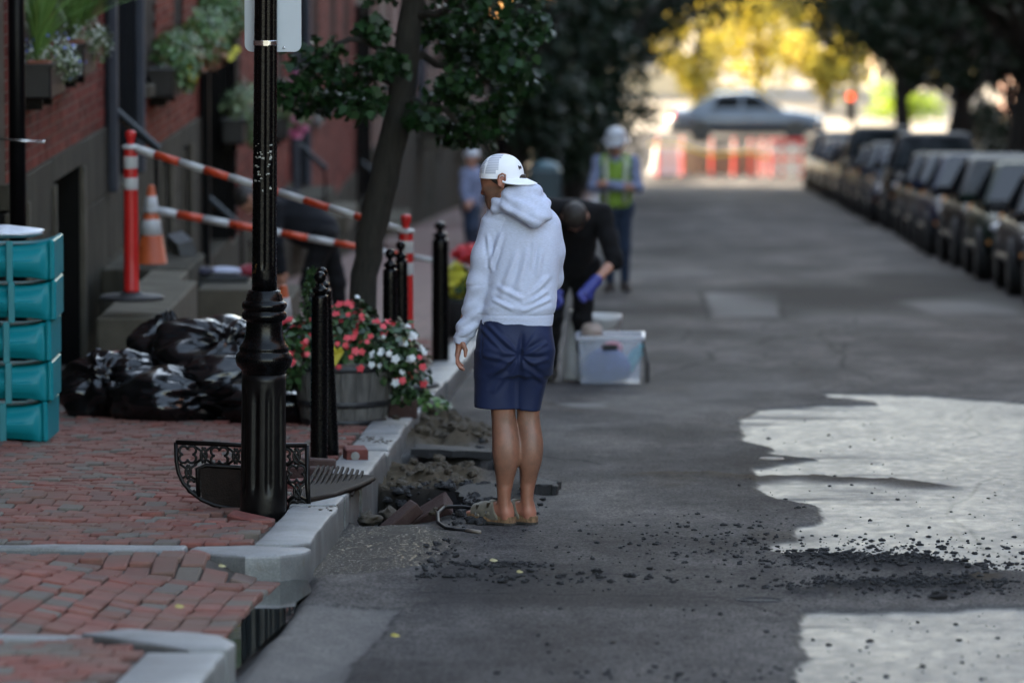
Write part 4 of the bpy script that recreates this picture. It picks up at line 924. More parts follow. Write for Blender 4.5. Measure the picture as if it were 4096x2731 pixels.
clods(130, lambda: cr_.normal(-.97, .06), lambda: cr_.uniform(26.3, 29.2), .012, .07, 0); clods(70, lambda: cr_.uniform(-1.45, -1.0), lambda: cr_.normal(28.95, .1), .015, .07, 0); clods(60, lambda: cr_.uniform(-1.4, -.98), lambda: cr_.normal(31.9, .15), .015, .06, 0); clods(40, lambda: cr_.normal(-1.0, .05), lambda: cr_.uniform(23.6, 25.6), .01, .04, 0)
tag(mesh_obj('asphalt_rubble', V, F, M_TAR), kind='stuff')
M_HOSE = mat('black_rubber', (0.006, 0.006, 0.007), 0.6, spec=.25); M_TIP = mat('hose_tip', (0.20, 0.17, 0.14), 0.5)
hose = tag(empty('hose', G(-1.03, 26.2, 0.025)), 'short black bent hose with pale tip lying at the hole edge', 'hose')
m_ = MB(); m_.tube([(0.16, 0.62, 0.0), (0.06, 0.62, .012), (-.04, 0.55, .02), (-.075, 0.3, .012), (-.06, 0.0, -.005), (0.0, -.2, -.012), (0.09, -.32, -.008), (0.14, -.36, -.004)], 0.0125, 8); m_.build('tube', M_HOSE, hose, True)
m_ = MB(); m_.tube([(0.14, -.36, -.004), (0.23, -.48, .004)], [0.014, 0.012], 8); m_.build('nozzle', M_TIP, hose, True); hose.scale = (.72, .8, .72)
M_IRONLID = mat('pale_iron_lid', (0.33, 0.29, 0.24), 0.55, 0.2, scale=20, vary=0.3, bump=0.3)
for (x, y, r_, lab, sub, h) in ((0.57, 31.55, .07, 'small round pale valve cover at the left edge of the wet asphalt', 1, -.005), (0.86, 22.05, .10, 'shallow worn valve cover in front of the crumb heap', 1, -.015), (0.36, 22.27, .10, 'grey ring shaped valve frame flush in dark asphalt', 0, -0.010)):
    rt = tag(empty('valve_cover', G(x, y, h)), lab, 'valve cover', 'valve covers set in the road'); m_ = MB(); m_.lathe([(r_ * .80, 0), (r_, 0), (r_, .010), (r_ * .9, .014), (r_ * .82, .012), (r_ * .8, .004)], 28); m_.build('frame', M_IRONLID if sub else M_TAR, rt, True); rt.rotation_euler = (-SLOPE, 0, 0)
    m_ = MB(); m_.lathe([(r_ * .8, 0), (r_ * .79, .008), (r_ * .3, .010), (0.001, .010)], 28); m_.build('lid', M_IRONLID if sub else M_TAR, rt, True)
M_FALLEN = leaf_mat('fallen_leaf', (0.30, 0.26, 0.03), (0.33, 0.28, 0.08), (0.34, 0.31, 0.17), 0.6)
for (x, y, h, s, lab, r_) in ((-1.01, 20.43, .008, .05, 'yellow fallen leaf on the asphalt in the foreground', .2), (-1.77, 20.15, .135, .05, 'yellowish curled leaf on the driveway bricks by the corner stone', .5), (-1.78, 22.25, .115, .042, 'small pale leaf on the driveway bricks below the granite end', .9), (-0.76, 23.9, .012, .05, 'pale leaf scrap between asphalt crumbs in mid road', .95), (-0.63, 23.3, .012, .04, 'tan leaf among the crumbs left of centre', .7)):
    o = leaf_obj('fallen_leaf', OVAL, [(0, 0, 0), (0, 0, 0.004)], [(0.2, -0.55, 1), (-.3, -.5, .8)], [(1, .3, .1), (.9, -.4, .2)], [s * .75, s * .5], M_FALLEN, None, [r_, r_]); o.location = G(x, y, h + 0.012); tag(o, lab, 'leaf', 'fallen leaves')
# crumbs: the larger ones singly, the fine ones as one mass
rr = np.random.default_rng(21); big = []; small = []
def zone(n, fx, fy, smin, smax):
    for _ in range(n): small.append((fx(), fy(), smin + (smax - smin) * rr.random() ** 3))
zone(420, lambda: rr.normal(0.95, .42), lambda: rr.normal(25.0, .5), .005, .024); zone(260, lambda: rr.uniform(.5, 1.9), lambda: rr.normal(24.2, .3), .006, .030)
zone(170, lambda: rr.normal(.25, .25), lambda: rr.normal(25.3, .8), .006, .024); zone(90, lambda: rr.normal(-.75, .16), lambda: rr.normal(23.95, .1), .008, .030); zone(80, lambda: rr.normal(-.85, .18), lambda: rr.normal(23.35, .1), .008, .030); zone(60, lambda: rr.normal(-.35, .25), lambda: rr.normal(23.2, .25), .006, .032)
zone(220, lambda: rr.uniform(-1.0, .5), lambda: rr.uniform(22.6, 26.6), .004, .017); zone(160, lambda: rr.uniform(-.6, 1.4), lambda: rr.uniform(18.5, 22), .004, .020); zone(90, lambda: rr.normal(.0, .3), lambda: rr.normal(19.3, .25), .005, .020); zone(90, lambda: rr.uniform(.3, 1.8), lambda: rr.uniform(26, 36), .004, .02)
zone(1100, lambda: rr.normal(.95, .24), lambda: rr.normal(23.0, .24), .005, .024); zone(700, lambda: rr.normal(.95, .25), lambda: rr.normal(24.2, .14), .005, .024); zone(120, lambda: rr.uniform(-1.05, -.6), lambda: rr.uniform(26.4, 29), .006, .03)
small.append((1.06, 22.35, .058)); small.append((-.68, 23.05, .034)); small.append((-.3, 23.55, .04))
arr = np.array(small); okm = ~((arr[:, 0] < -1.05) | ((np.abs(arr[:, 0] + .72) < .22) & (np.abs(arr[:, 1] - 26.35) < .25))); arr = arr[okm]
hh_, _m = road_height(arr[:, 0], arr[:, 1], False)
order = np.argsort(-arr[:, 2]); V, F = [], []; CRUMB = 'loose asphalt crumbs'
for q, i in enumerate(order):
    x, y, s = arr[i]; z = gz(y) + hh_[i] + s * 0.26
    if q < 70:
        o = bpy.data.objects.new('asphalt_crumb', CH[q % 6]); COL.objects.link(o); o.location = (x, y, z); o.scale = (s * rr.uniform(.9, 1.5), s * 1.4, s); o.rotation_euler = (0, 0, rr.uniform(0, 6)); tag(o, 'black asphalt crumb lying loose on the road', 'crumb', CRUMB)
    else:
        me = CH[q % 6]; b0 = len(V); a = rr.uniform(0, 6.28); ca, sa = math.cos(a), math.sin(a); k = rr.uniform(.9, 1.7)
        for v in me.vertices: c = v.co; V.append((x + s * k * (c.x * ca - c.y * sa), y + s * (c.x * sa + c.y * ca), z + s * c.z))
        for p in me.polygons: F.append(tuple(b0 + j for j in p.vertices))
tag(mesh_obj('asphalt_gravel', V, F, M_TAR), kind='stuff')

# ---- stacked teal planters with straps
M_TEAL = mat('teal_plastic', (0.003, 0.180, 0.215), 0.45, spec=.25, scale=4, vary=0.10, bump=0.1, bscale=30); M_TEAL_S = mat('teal_strap', (0.022, 0.185, 0.21), 0.55, vary=0.1)
def make_teal():
    t = empty('plastic_crate', (0, 0, 0)); W_, D_, H_ = 0.50, 0.42, 0.218
    # bulging front, flat cheeks: grid on the front face pushed out by a pillow shape, closed with a box behind
    nx, nz = 28, 14; V, F = [], []
    def top_edge(u): return 1 - 0.10 * math.exp(-((u - .18) / .10) ** 2) - 0.10 * math.exp(-((u - .80) / .12) ** 2)
    for i in range(nx + 1):
        for j in range(nz + 1):
            u, w = i / nx, j / nz; s = max(0.0, 1 - ((w - .47) / .40) ** 2); e = max(0, 1 - abs(u - .5) / .46) ** .35
            zt = H_ * (w * (1 - 0.16 * (1 - abs(2 * u - 1) ** 3) * (w > .5)) + (0.10 * (1 - abs(2 * u - 1) ** 3) * (1 - w) if w < .5 else 0)); V.append((-W_ / 2 + W_ * u, -D_ / 2 - 0.055 * s ** .6 * e, zt))
    nb = len(V)
    for i in range(nx + 1):
        for j in (0, nz): V.append((V[i * (nz + 1) + j][0], D_ / 2, V[i * (nz + 1) + j][2]))
    for i in range(nx):
        for j in range(nz): a = i * (nz + 1) + j; F.append((a, a + nz + 1, a + nz + 2, a + 1))
        a, b = i * (nz + 1), nb + 2 * i; F.append((a, b, b + 2, a + nz + 1)); a += nz; F.append((a, a + nz + 1, b + 3, b + 1)); F.append((b, b + 1, b + 3, b + 2))
    for i in (0, nx):
        ring = [i * (nz + 1) + j for j in range(nz + 1)] + [nb + 2 * i + 1, nb + 2 * i]; F.append(tuple(ring) if i else tuple(ring[::-1]))
    mesh_obj('tub', V, F, M_TEAL, t, True)
    m_ = MB(); m_.box((W_ / 2 + 0.014, 0.02, H_ * .53), (0.030, D_ + 0.06, H_ * 1.0), None, 0.008); m_.build('end_flange', M_TEAL, t)
    m_ = MB(); m_.box((-.06 + 0.10, -D_ / 2 - 0.052, H_ * .5), (0.036, 0.02, H_ * 1.02), None, 0.004); m_.build('strap', M_TEAL_S, t)
    for m in t.children: pass
    return t
tl = make_teal(); names = ['lowest', 'second lowest', 'middle', 'second from top', 'topmost']
for i in range(5):
    o = tl if i == 0 else copy_tree(tl); o.location = G(-3.665 + 0.009 * i + (0.012 if i % 2 else 0), 31.0, 0.135 + 0.2215 * i); o.rotation_euler = (R(0), 0, R((-1.5, .8, -.6, 1.2, 0)[i])); tag(o, f'{names[i]} teal plastic crate of the stack at the left edge', 'crate', 'teal crates stacked on the pavement')
M_WHITEBAG = mat('white_plastic_bag', (0.62, 0.66, 0.74), 0.3, vary=0.15, scale=20, bump=0.3)
def crumple(name, c, r, m, lab, cat, seed, fold=0.25, parent=None, res=(22, 34), pinch=None, group=None):
    b = MB(); b.ball((0, 0, 0), 1.0, *res); V = np.array(b.V); n = V / np.linalg.norm(V, axis=1, keepdims=True)
    d = 1 + 0.22 * fbm(n * 1.5 + seed, 2, seed) + fold * 0.30 * (np.abs(fbm(n * 1.9 + seed * 2.1, 2, seed + 5)) ** 0.55 - 0.38) + fold * .05 * np.abs(fbm(n * 6 + seed, 2, seed + 9))
    if pinch is not None:
        p = np.array(pinch, float); p /= np.linalg.norm(p); cs_ = n @ p; u = np.cross(p, [0.3, 0.9, 0.2]); u /= np.linalg.norm(u); w = np.cross(p, u); ph = np.arctan2(n @ w, n @ u)
        near = np.clip((cs_ - 0.25) / 0.75, 0, 1); d += -0.34 * near ** 1.2 + 0.10 * near * np.sin(ph * 9 + 2 * fbm(n * 3, 2, 3)) + 0.045 * near * np.sin(ph * 19 + seed)
        d += 0.20 * np.clip((cs_ - 0.965) / 0.035, 0, 1) * (0.8 + 0.35 * np.sin(ph * 5))
    P = n * d[:, None] * np.array(r); zmin = -r[2] * 0.82; P[:, 2] = np.where(P[:, 2] < zmin, zmin + (P[:, 2] - zmin) * 0.12, P[:, 2])
    o = mesh_obj(name, P, b.F, m, parent, True, None, c); tag(o, lab, cat, group); return o
crumple('plastic_bag', G(-3.62, 30.95, 0.135 + 1.108 + 0.03), (.20, .16, .036), M_WHITEBAG, 'crumpled white plastic bag on top of the teal crate stack', 'bag', 3, .5)
# ---- heap of black rubbish bags
M_BAG = mat('black_bin_liner', (0.0028, 0.0028, 0.0034), 0.17, scale=8, vary=0.4, spec=0.5, bump=0.10, bscale=14, rvary=0.05)
GBAG = 'black rubbish bags heaped on the pavement'
BL = [((-3.30, 33.5, .30), (.34, .34, .23), (-.35, -.8, .75), 'black rubbish bag at the left end of the heap beside the teal crates'), ((-2.95, 33.2, .24), (.34, .30, .19), (.9, -.3, .25), 'low black rubbish bag sagging at the front left of the heap'),
      ((-2.44, 33.2, .22), (.38, .30, .17), (-.9, -.3, .1), 'flat black rubbish bag at the front right of the heap'), ((-2.66, 33.7, .50), (.44, .34, .23), (.25, -.75, .9), 'tallest black rubbish bag with radiating knot folds on top of the heap'),
      ((-3.02, 34.0, .50), (.24, .25, .23), (.1, -.1, 1), 'black rubbish bag with a twisted top at the back of the heap'), ((-2.22, 33.5, .30), (.30, .32, .22), (.5, -.5, .8), 'black rubbish bag behind the lamp post at the right end of the heap'),
      ((-2.62, 33.35, .37), (.36, .26, .14), (1, -.2, .1), 'stretched black rubbish bag lying across the middle of the heap'), ((-2.36, 34.0, .44), (.32, .3, .27), (0.2, 0, 1), 'black rubbish bag at the back right leaning toward the lamp post')]
for i, (c, r_, p, lab) in enumerate(BL): crumple('rubbish_bag', G(*c), r_, M_BAG, lab, 'rubbish bag', 11 + i * 3, .55, None, (40, 64), p, GBAG)
crumple('plastic_bag', G(-3.42, 33.9, .36), (.10, .1, .14), M_WHITEBAG, 'white plastic bag peeking out between teal crates and black bags', 'bag', 9, .4)
# ================================================================ PEOPLE
def skin_mat(name, c, dark):
    m, t, b = new_mat(name); n = tex_noise(t, 25, 5, 0.65); n2 = tex_noise(t, 260, 2, 0.7, stretch=(1, 1, 0.25))
    col = ramp(t, n, [(0.3, tuple(v * .82 for v in c)), (0.7, tuple(min(1, v * 1.18) for v in c))])
    hair = nd(t, 'ShaderNodeAttribute', attribute_name='hairy').outputs['Fac']
    red = nd(t, 'ShaderNodeAttribute', attribute_name='ruddy').outputs['Fac']
    col = mixc(t, red, col, (0.50, 0.20, 0.15))
    hm = nd(t, 'ShaderNodeMath', operation='MULTIPLY'); t.links.new(hair, hm.inputs[0]); t.links.new(ramp(t, n2, [(0.35, (0.45,) * 3), (0.65, (1,) * 3)]), hm.inputs[1])
    col = mixc(t, hm.outputs[0], col, dark); t.links.new(col, b.inputs['Base Color']); b.inputs['Roughness'].default_value = 0.48
    b.inputs['Subsurface Weight'].default_value = 0.08; b.inputs['Subsurface Radius'].default_value = (0.012, 0.004, 0.002); bumped(t, b, n2, 0.12, 0.002); return m
M_SKIN = skin_mat('tanned_skin', (0.255, 0.112, 0.070), (0.04, 0.05, 0.042)); M_SKIN2 = skin_mat('pale_skin', (0.42, 0.22, 0.155), (0.09, 0.06, 0.05))
def cloth_mat(name, c, weave=420, vary=0.12, rough=0.9, sheen=0.15, slub=0.0, bump=0.15):
    m, t, b = new_mat(name); n = tex_noise(t, 6, 4); n2 = tex_noise(t, weave, 2, 0.6); n3 = tex_noise(t, 70, 3, 0.6, stretch=(1, 1, 9))
    col = ramp(t, n, [(0.3, tuple(v * (1 - vary) for v in c)), (0.7, tuple(min(1, v * (1 + vary)) for v in c))])
    if slub: col = mixc(t, slub, col, ramp(t, n3, [(0.3, tuple(v * .80 for v in c)), (0.7, tuple(min(1, v * 1.2) for v in c))]))
    t.links.new(col, b.inputs['Base Color']); b.inputs['Roughness'].default_value = rough; b.inputs['Sheen Weight'].default_value = sheen
    b.inputs['Specular IOR Level'].default_value = 0.25; bumped(t, b, n2, bump, 0.002); return m
M_HOODIE = cloth_mat('heather_grey_jersey', (0.485, 0.53, 0.675), slub=0.75); M_NAVY = cloth_mat('navy_nylon', (0.0095, 0.0165, 0.053), 500, 0.1, 0.6, 0.05); M_CAPW = cloth_mat('white_cotton', (0.80, 0.82, 0.86), 500, 0.04)
M_MESHFAB, t_, b_ = new_mat('cap_mesh'); 
w_ = nd(t_, 'ShaderNodeTexWave', wave_type='BANDS', bands_direction='Z'); w_.inputs['Scale'].default_value = 42; w_.inputs['Distortion'].default_value = 0.4
tc_ = nd(t_, 'ShaderNodeTexCoord'); t_.links.new(tc_.outputs['Object'], w_.inputs['Vector'])
t_.links.new(ramp(t_, w_.outputs[0], [(0.2, (0.38, 0.40, 0.48)), (0.8, (0.62, 0.64, 0.70))]), b_.inputs['Base Color']); b_.inputs['Roughness'].default_value = 0.85
M_SUEDE = mat('taupe_suede', (0.125, 0.108, 0.08), 0.92, scale=20, vary=0.2, bump=0.2, bscale=120, sheen=0.2); M_CORK = mat('cork', (0.17, 0.098, 0.05), 0.85, scale=90, vary=0.5, bump=0.3, bscale=160); M_SOLE = mat('dark_sole', (0.03, 0.027, 0.023), 0.8)
M_HAIR = mat('dark_hair', (0.022, 0.017, 0.014), 0.55, scale=60, vary=0.6, bump=0.5, bscale=150, stretch=(1, 1, .25)); M_EYE = mat('eye_white', (0.6, 0.58, 0.55), 0.2); M_BUCKLE = mat('bronze_buckle', (0.10, 0.08, 0.06), 0.35, 0.8)
def sd_obj(S, name, m, parent, disp=None, smooth_it=1):
    V, F = S.mesh(); V = relax(V, F, smooth_it)
    if disp is not None: V = V + vnormals(V, F) * disp(V)[:, None]
    return mesh_obj(name, V, F, m, parent, True)
man = tag(empty('person', G(-0.726, 26.36, 0.006)), 'man in pale grey hoodie, navy shorts, sandals and backwards white cap seen from behind', 'person')
# --- skin: one continuous body
S = SDF((-.34, -.16, -.01), (.30, .36, 1.74), 0.005)
def chain(S, pts, k=0.02, squash=None):
    for a, b in zip(pts[:-1], pts[1:]): S.cone(a[:3], b[:3], a[3], b[3], k, squash)
chain(S, [(-.07, .02, .90, .085), (-.055, .005, .66, .064)]); chain(S, [(.085, .04, .90, .085), (.07, .035, .66, .062)])
S.rings([(-.030, .0, .02, .026, .034), (-.036, .004, .055, .029, .036), (-.046, .004, .095, .0305, .034), (-.046, .003, .125, .031, .034), (-.043, .0, .17, .036, .040), (-.040, -.004, .22, .0445, .049), (-.037, -.010, .28, .0555, .059), (-.036, -.014, .335, .0625, .064), (-.037, -.013, .38, .0635, .063), (-.041, -.008, .43, .060, .059), (-.046, -.001, .48, .056, .056), (-.050, .0, .525, .0565, .056), (-.052, .003, .58, .061, .061), (-.056, .006, .68, .066, .066)], .015, 2.05)
S.rings([(.072, .03, .02, .026, .034), (.066, .032, .055, .028, .036), (.061, .034, .095, .0295, .033), (.061, .033, .125, .030, .033), (.064, .03, .17, .034, .039), (.069, .026, .22, .041, .047), (.076, .02, .28, .051, .056), (.079, .016, .335, .0575, .061), (.079, .017, .38, .058, .060), (.075, .02, .43, .0555, .057), (.069, .026, .48, .0525, .054), (.067, .03, .525, .053, .054), (.069, .033, .58, .058, .059), (.072, .035, .68, .063, .064)], .015, 2.05)
S.ell((-.056, -.040, .345), (.026, .026, .07), 0.04); S.ell((-.016, -.038, .33), (.026, .028, .075), 0.04); S.ell((.097, -.010, .345), (.024, .026, .07), 0.04); S.ell((.060, -.010, .33), (.024, .028, .07), 0.04)
for x_ in (-.074, -.028, .044, .092): S.cone((x_, -.038 + (.03 if x_ > 0 else 0), .555), (x_ * .98, -.030 + (.03 if x_ > 0 else 0), .47), .012, .010, .03)
S.cone((-.040, -.026, .16), (-.036, -.022, .06), .010, .013, .025); S.cone((.064, .006, .16), (.066, .008, .06), .010, .013, .025)
for x_, y_ in ((-.076, .008), (-.014, .002), (.033, .036), (.092, .034)): S.ell((x_ * .95, y_, .082), (.010, .014, .016), .012)
fd = np.array([-.77, .64, 0])
for hx, hy in ((-.030, .0), (.072, .03)):
    h = np.array([hx, hy, 0]); chain(S, [(*(h + [0, 0, .048]), .032), (*(h + fd * .07 + [0, 0, .060]), .034), (*(h + fd * .14 + [0, 0, .045]), .033), (*(h + fd * .185 + [0, 0, .040]), .026)], 0.02)
    sdv = np.array([fd[1], -fd[0], 0])
    for q, (o_, l_) in enumerate(((-.028, .225), (-.012, .232), (.003, .226), (.016, .216), (.028, .204))): S.cone(h + fd * .175 + sdv * o_ + [0, 0, .040], h + fd * l_ + sdv * o_ + [0, 0, .036], .010, .008, .006)
chain(S, [(.0, .03, .90, .10), (.03, .03, 1.15, .10), (.03, .03, 1.33, .095)], .05); S.cone((-.09, .03, 1.38), (.15, .05, 1.37), .05, .05, .04)
chain(S, [(-.10, .02, 1.385, .045), (-.172, .02, 1.12, .036), (-.245, .04, .87, .027)], .03); chain(S, [(.16, .05, 1.375, .045), (.16, .12, 1.15, .038), (.03, .30, 1.14, .027)], .03)
S.cone((.02, .02, 1.40), (-.045, .012, 1.57), .058, .058, .04)
# head, face turned left and away, looking down
S.ell((-.052, .004, 1.632), (.098, .080, .098), .02); S.ell((-.100, .022, 1.600), (.050, .060, .062), .03); S.ell((-.092, .024, 1.545), (.045, .054, .066), .03); S.ell((-.098, .036, 1.502), (.030, .040, .032), .02)
S.cone((-.126, -.012, 1.612), (-.118, .075, 1.612), .020, .020, .014); S.cone((-.052, -.055, 1.535), (-.10, .0, 1.490), .018, .020, .03)
S.cone((-.136, .060, 1.592), (-.142, .074, 1.545), .009, .013, .010); S.ell((-.141, .055, 1.541), (.010, .010, .009), .008); S.ell((-.143, .074, 1.540), (.013, .012, .010), .008)
S.cone((-.126, .034, 1.513), (-.127, .078, 1.511), .009, .009, .008); S.cone((-.123, .036, 1.502), (-.124, .076, 1.500), .009, .009, .008)
S.ell((-.131, .018, 1.588), (.012, .012, .009), .008, None, True)
S.ell((-.112, -.012, 1.568), (.028, .024, .024), .03)
# ear
ec = np.array((-.058, -.088, 1.610)); er = [(.012, 0, -.034), (-.010, -.004, -.020), (-.012, -.010, .004), (-.008, -.016, .024), (.008, -.018, .034), (.022, -.014, .026), (.022, -.010, .004), (.014, -.004, -.018), (.010, 0, -.034)]
for a, b in zip(er[:-1], er[1:]): S.cone(ec + a, ec + b, .0052, .0052, .003)
S.ell(ec + [.006, .008, 0], (.017, .016, .028), .008); S.ell(ec + [.004, -.012, -.002], (.009, .008, .016), .004, None, True)
# left hand: palm, four bent fingers, thumb
S.cone((-.245, .040, .875), (-.256, .042, .835), .026, .027, .012, ((1, .25, 0), .62)); S.cone((-.256, .026, .825), (-.263, .022, .787), .018, .016, .010, ((1, .25, 0), .8)); S.cone((-.256, .056, .825), (-.263, .066, .790), .018, .016, .010, ((1, .25, 0), .8))
for i, (yb, l1, l2, l3) in enumerate(((.006, .034, .022, .018), (.027, .038, .025, .020), (.048, .036, .024, .019), (.068, .028, .019, .016))):
    a = np.array((-.264, yb, .786)); b = a + np.array((.004 + .002 * i, .001, -1)) * l1; c = b + np.array((.52, .0, -.85)) * l2; d = c + np.array((.86, -.02, -.5)) * l3
    S.cone(a, b, .0092, .0084, .004); S.cone(b, c, .0084, .0077, .003); S.cone(c, d, .0077, .0066, .003)
S.cone((-.240, .018, .845), (-.224, .004, .812), .014, .0105, .010); S.cone((-.224, .004, .812), (-.226, .000, .786), .0100, .0082, .003)
V, F = S.mesh(); V = relax(V, F, 1); V2 = relax(V, F, 5); w_ = (smooth(.16, .24, V[:, 2]) * smooth(.9, .8, V[:, 2]) * smooth(-.2, -.14, V[:, 0]))[:, None]; V = V * (1 - w_) + V2 * w_; body = mesh_obj('body', V, F, M_SKIN, man, True)
x, y, z = V.T; hairy = .6 * smooth(.16, .24, z) * smooth(.56, .50, z) * (0.6 + .5 * fbm(V * 18, 3, 4)); hairy = np.maximum(hairy, .62 * smooth(1.592, 1.570, z) * smooth(1.46, 1.48, z) * smooth(-.052, -.066, x) * (1 - smooth(-.134, -.142, x) * smooth(1.525, 1.535, z)))
hairy = np.maximum(hairy, .8 * np.exp(-((z - 1.512) / .006) ** 2) * (x < -.11))
ruddy = .55 * np.exp(-(((x - ec[0]) / .025) ** 2 + ((y - ec[1]) / .02) ** 2 + ((z - ec[2]) / .035) ** 2)) + .35 * smooth(.10, .05, z) + .3 * smooth(.80, .76, z) * smooth(.70, .74, z) + .3 * np.exp(-(((x + .142) / .02) ** 2 + ((z - 1.54) / .015) ** 2)) * (z > 1.3) + .18 * smooth(.25, .6, fbm(V * 9, 3, 2)) * (z < .6)
vert_float(body, 'hairy', np.clip(hairy, 0, 1)); vert_float(body, 'ruddy', np.clip(ruddy, 0, 1))
m_ = MB(); m_.tube([(-.134, -.004, 1.622), (-.143, .020, 1.622), (-.148, .044, 1.614)], [.003, .0055, .004], 6); m_.build('eyebrow', M_HAIR, man, True)
m_ = MB(); m_.ball((-.128, .020, 1.588), .0105, 8, 10); m_.build('eye', M_EYE, man, True)
m_ = MB(); m_.tube([(-.131, .008, 1.597), (-.140, .021, 1.596), (-.139, .032, 1.592)], .0028, 6); m_.tube([(-.130, .010, 1.587), (-.1385, .020, 1.584)], .0022, 6); m_.build('eyelid', M_HAIR, man, True)
H_ = SDF((-.17, -.11, 1.50), (.07, .10, 1.66), 0.004); H_.ell((-.050, .004, 1.630), (.0995, .0825, .098), 0.01); H_.cone((.0, .0, 1.60), (.005, .005, 1.54), .060, .055, .02)
H_.cut((0, 0, 1.635), (0, 0, 1)); H_.cut((-.088, 0, 0), (-1, 0.0, -.25)); H_.cut((0, 0, 1.545), (-.3, 0, -1)); H_.ell((-.060, -.095, 1.606), (.024, .03, .040), 0, None, True); H_.cut((-.078, 0, 1.590), (-.55, 0, -.85))
sd_obj(H_, 'hair', M_HAIR, man, lambda V: .0015 * fbm(V * 120, 2, 1))
# --- hoodie
S = SDF((-.32, -.20, .83), (.27, .40, 1.62), 0.0055)
S.rings([(.012, .02, .925, .166, .118), (.014, .02, .955, .172, .122), (.016, .02, .985, .170, .122), (.026, .015, 1.01, .174, .128), (.036, .015, 1.10, .166, .124), (.045, .02, 1.25, .166, .122), (.045, .025, 1.34, .160, .116), (.040, .03, 1.41, .130, .095), (.025, .03, 1.46, .085, .075)], .03, 2.35)
chain(S, [(-.092, .02, 1.392, .064), (-.134, .015, 1.25, .060), (-.160, .02, 1.12, .054), (-.182, .03, 1.01, .050), (-.219, .035, .91, .042), (-.245, .04, .865, .036)], .035)
S.cone((-.243, .04, .872), (-.250, .042, .838), .0375, .0345, .004); S.cut((-.252, .042, .838), (-.2, 0, -1), (-.32, -.05, .80), (-.19, .12, .90))
chain(S, [(.155, .04, 1.385, .066), (.166, .07, 1.27, .064), (.165, .12, 1.14, .058), (.10, .24, 1.10, .05), (.02, .31, 1.14, .04)], .035)
S.cone((-.05, .03, 1.43), (.12, .045, 1.43), .055, .055, .06)
# hood: stand-up collar round the neck and the bag draped down the back to the right
chain(S, [(-.088, .055, 1.462, .024), (-.074, -.030, 1.500, .027), (-.020, -.062, 1.545, .030), (.045, -.070, 1.565, .031), (.100, -.040, 1.555, .031), (.120, .03, 1.515, .030), (.09, .10, 1.46, .026), (-.02, .125, 1.44, .026), (-.10, .055, 1.465, .024)], .022)
chain(S, [(-.085, -.045, 1.478, .020), (-.02, -.092, 1.482, .026), (.045, -.118, 1.462, .034), (.100, -.120, 1.432, .036), (.142, -.080, 1.455, .034), (.140, -.02, 1.50, .032)], .024)
S.ell((.060, -.075, 1.490), (.095, .055, .058), .03, (0, R(18), 0)); chain(S, [(-.04, -.082, 1.515, .014), (.03, -.110, 1.505, .016), (.085, -.122, 1.478, .016)], .012)
S.ell((-.045, .012, 1.58), (.066, .062, .10), .01, None, True)
def fold(V, a, b, amp, w):
    a, b = np.array(a, float), np.array(b, float); ab = b - a; t = np.clip(((V[:, [0, 2]] - a) @ ab) / (ab @ ab), 0, 1); d = np.linalg.norm(V[:, [0, 2]] - a - t[:, None] * ab, axis=1); u = t * (1 - t) * 4
    return 1.35 * amp * (np.exp(-(d / w) ** 2) - 0.6 * np.exp(-((d - 1.7 * w) / w) ** 2)) * np.sqrt(np.clip(u, 0, 1)) * (V[:, 1] < .06)
def hood_disp(V):
    x, y, z = V.T; d = .0016 * fbm(V * np.array([9, 9, 13]), 2, 5); tor = smooth(-.13, -.09, x) * (z < 1.40)
    # horizontal ripples at the small of the back, diagonal drags from the shoulder blades, sleeve creases, ribbed band
    rip = np.sin((z + .10 * x + .022 * fbm(V * np.array([6, 2, 9]), 2, 8)) * 118); d += .0042 * rip * np.exp(-((z - 1.02) / .055) ** 2) * tor * (0.5 + .8 * fbm(V * np.array([7, 3, 5]), 2, 13))
    sl = (x < -.10) & (z < 1.13); rs = np.sin((z * .9 - x * .55 + .02 * fbm(V * 9, 2, 6)) * 130); d += np.where(sl, .0036 * rs * (0.35 + .65 * smooth(1.10, .92, z)) * smooth(.855, .885, z), 0)
    for a, b, am, w in (((-.075, 1.30), (-.108, 1.20), .007, .010), ((-.055, 1.37), (-.100, 1.24), .006, .011), ((-.12, 1.36), (-.10, 1.18), .005, .010), ((.07, 1.30), (.02, 1.10), .0055, .016), ((.02, 1.28), (-.06, 1.06), .005, .016), ((.13, 1.29), (.11, 1.16), .005, .013), ((.10, 1.33), (.085, 1.20), .005, .010), ((.16, 1.10), (.06, 1.03), .006, .011), ((.175, 1.06), (.04, 1.005), .006, .010), ((-.08, 1.12), (.05, 1.06), .005, .012), ((-.10, 1.06), (.0, 1.015), .005, .010), ((.17, 1.17), (.09, 1.08), .005, .013)): d += fold(V, a, b, am, w)
    d -= .0035 * np.exp(-((z - .982) / .004) ** 2) * (x > -.17); d -= .003 * np.exp(-((z - .872 + .2 * (x + .245)) / .003) ** 2) * (x < -.19)
    d -= .0028 * np.exp(-((z - 1.118 - .1 * (x + .17)) / .003) ** 2) * (x < -.115)
    t = (1.43 - z) / .24; seam = -.035 - .075 * np.clip(t, 0, 1) ** .8; d -= .0026 * np.exp(-((x - seam) / .0035) ** 2) * (z > 1.17) * (z < 1.44) * (y < .03)
    hd = (z > 1.40) & (y < .02); d += np.where(hd, .004 * np.sin((z * 1.0 + x * .55 + .03 * fbm(V * 8, 2, 3)) * 95) * smooth(1.41, 1.44, z) * smooth(1.56, 1.52, z), 0)
    return d
sd_obj(S, 'hoodie', M_HOODIE, man, hood_disp, 1)
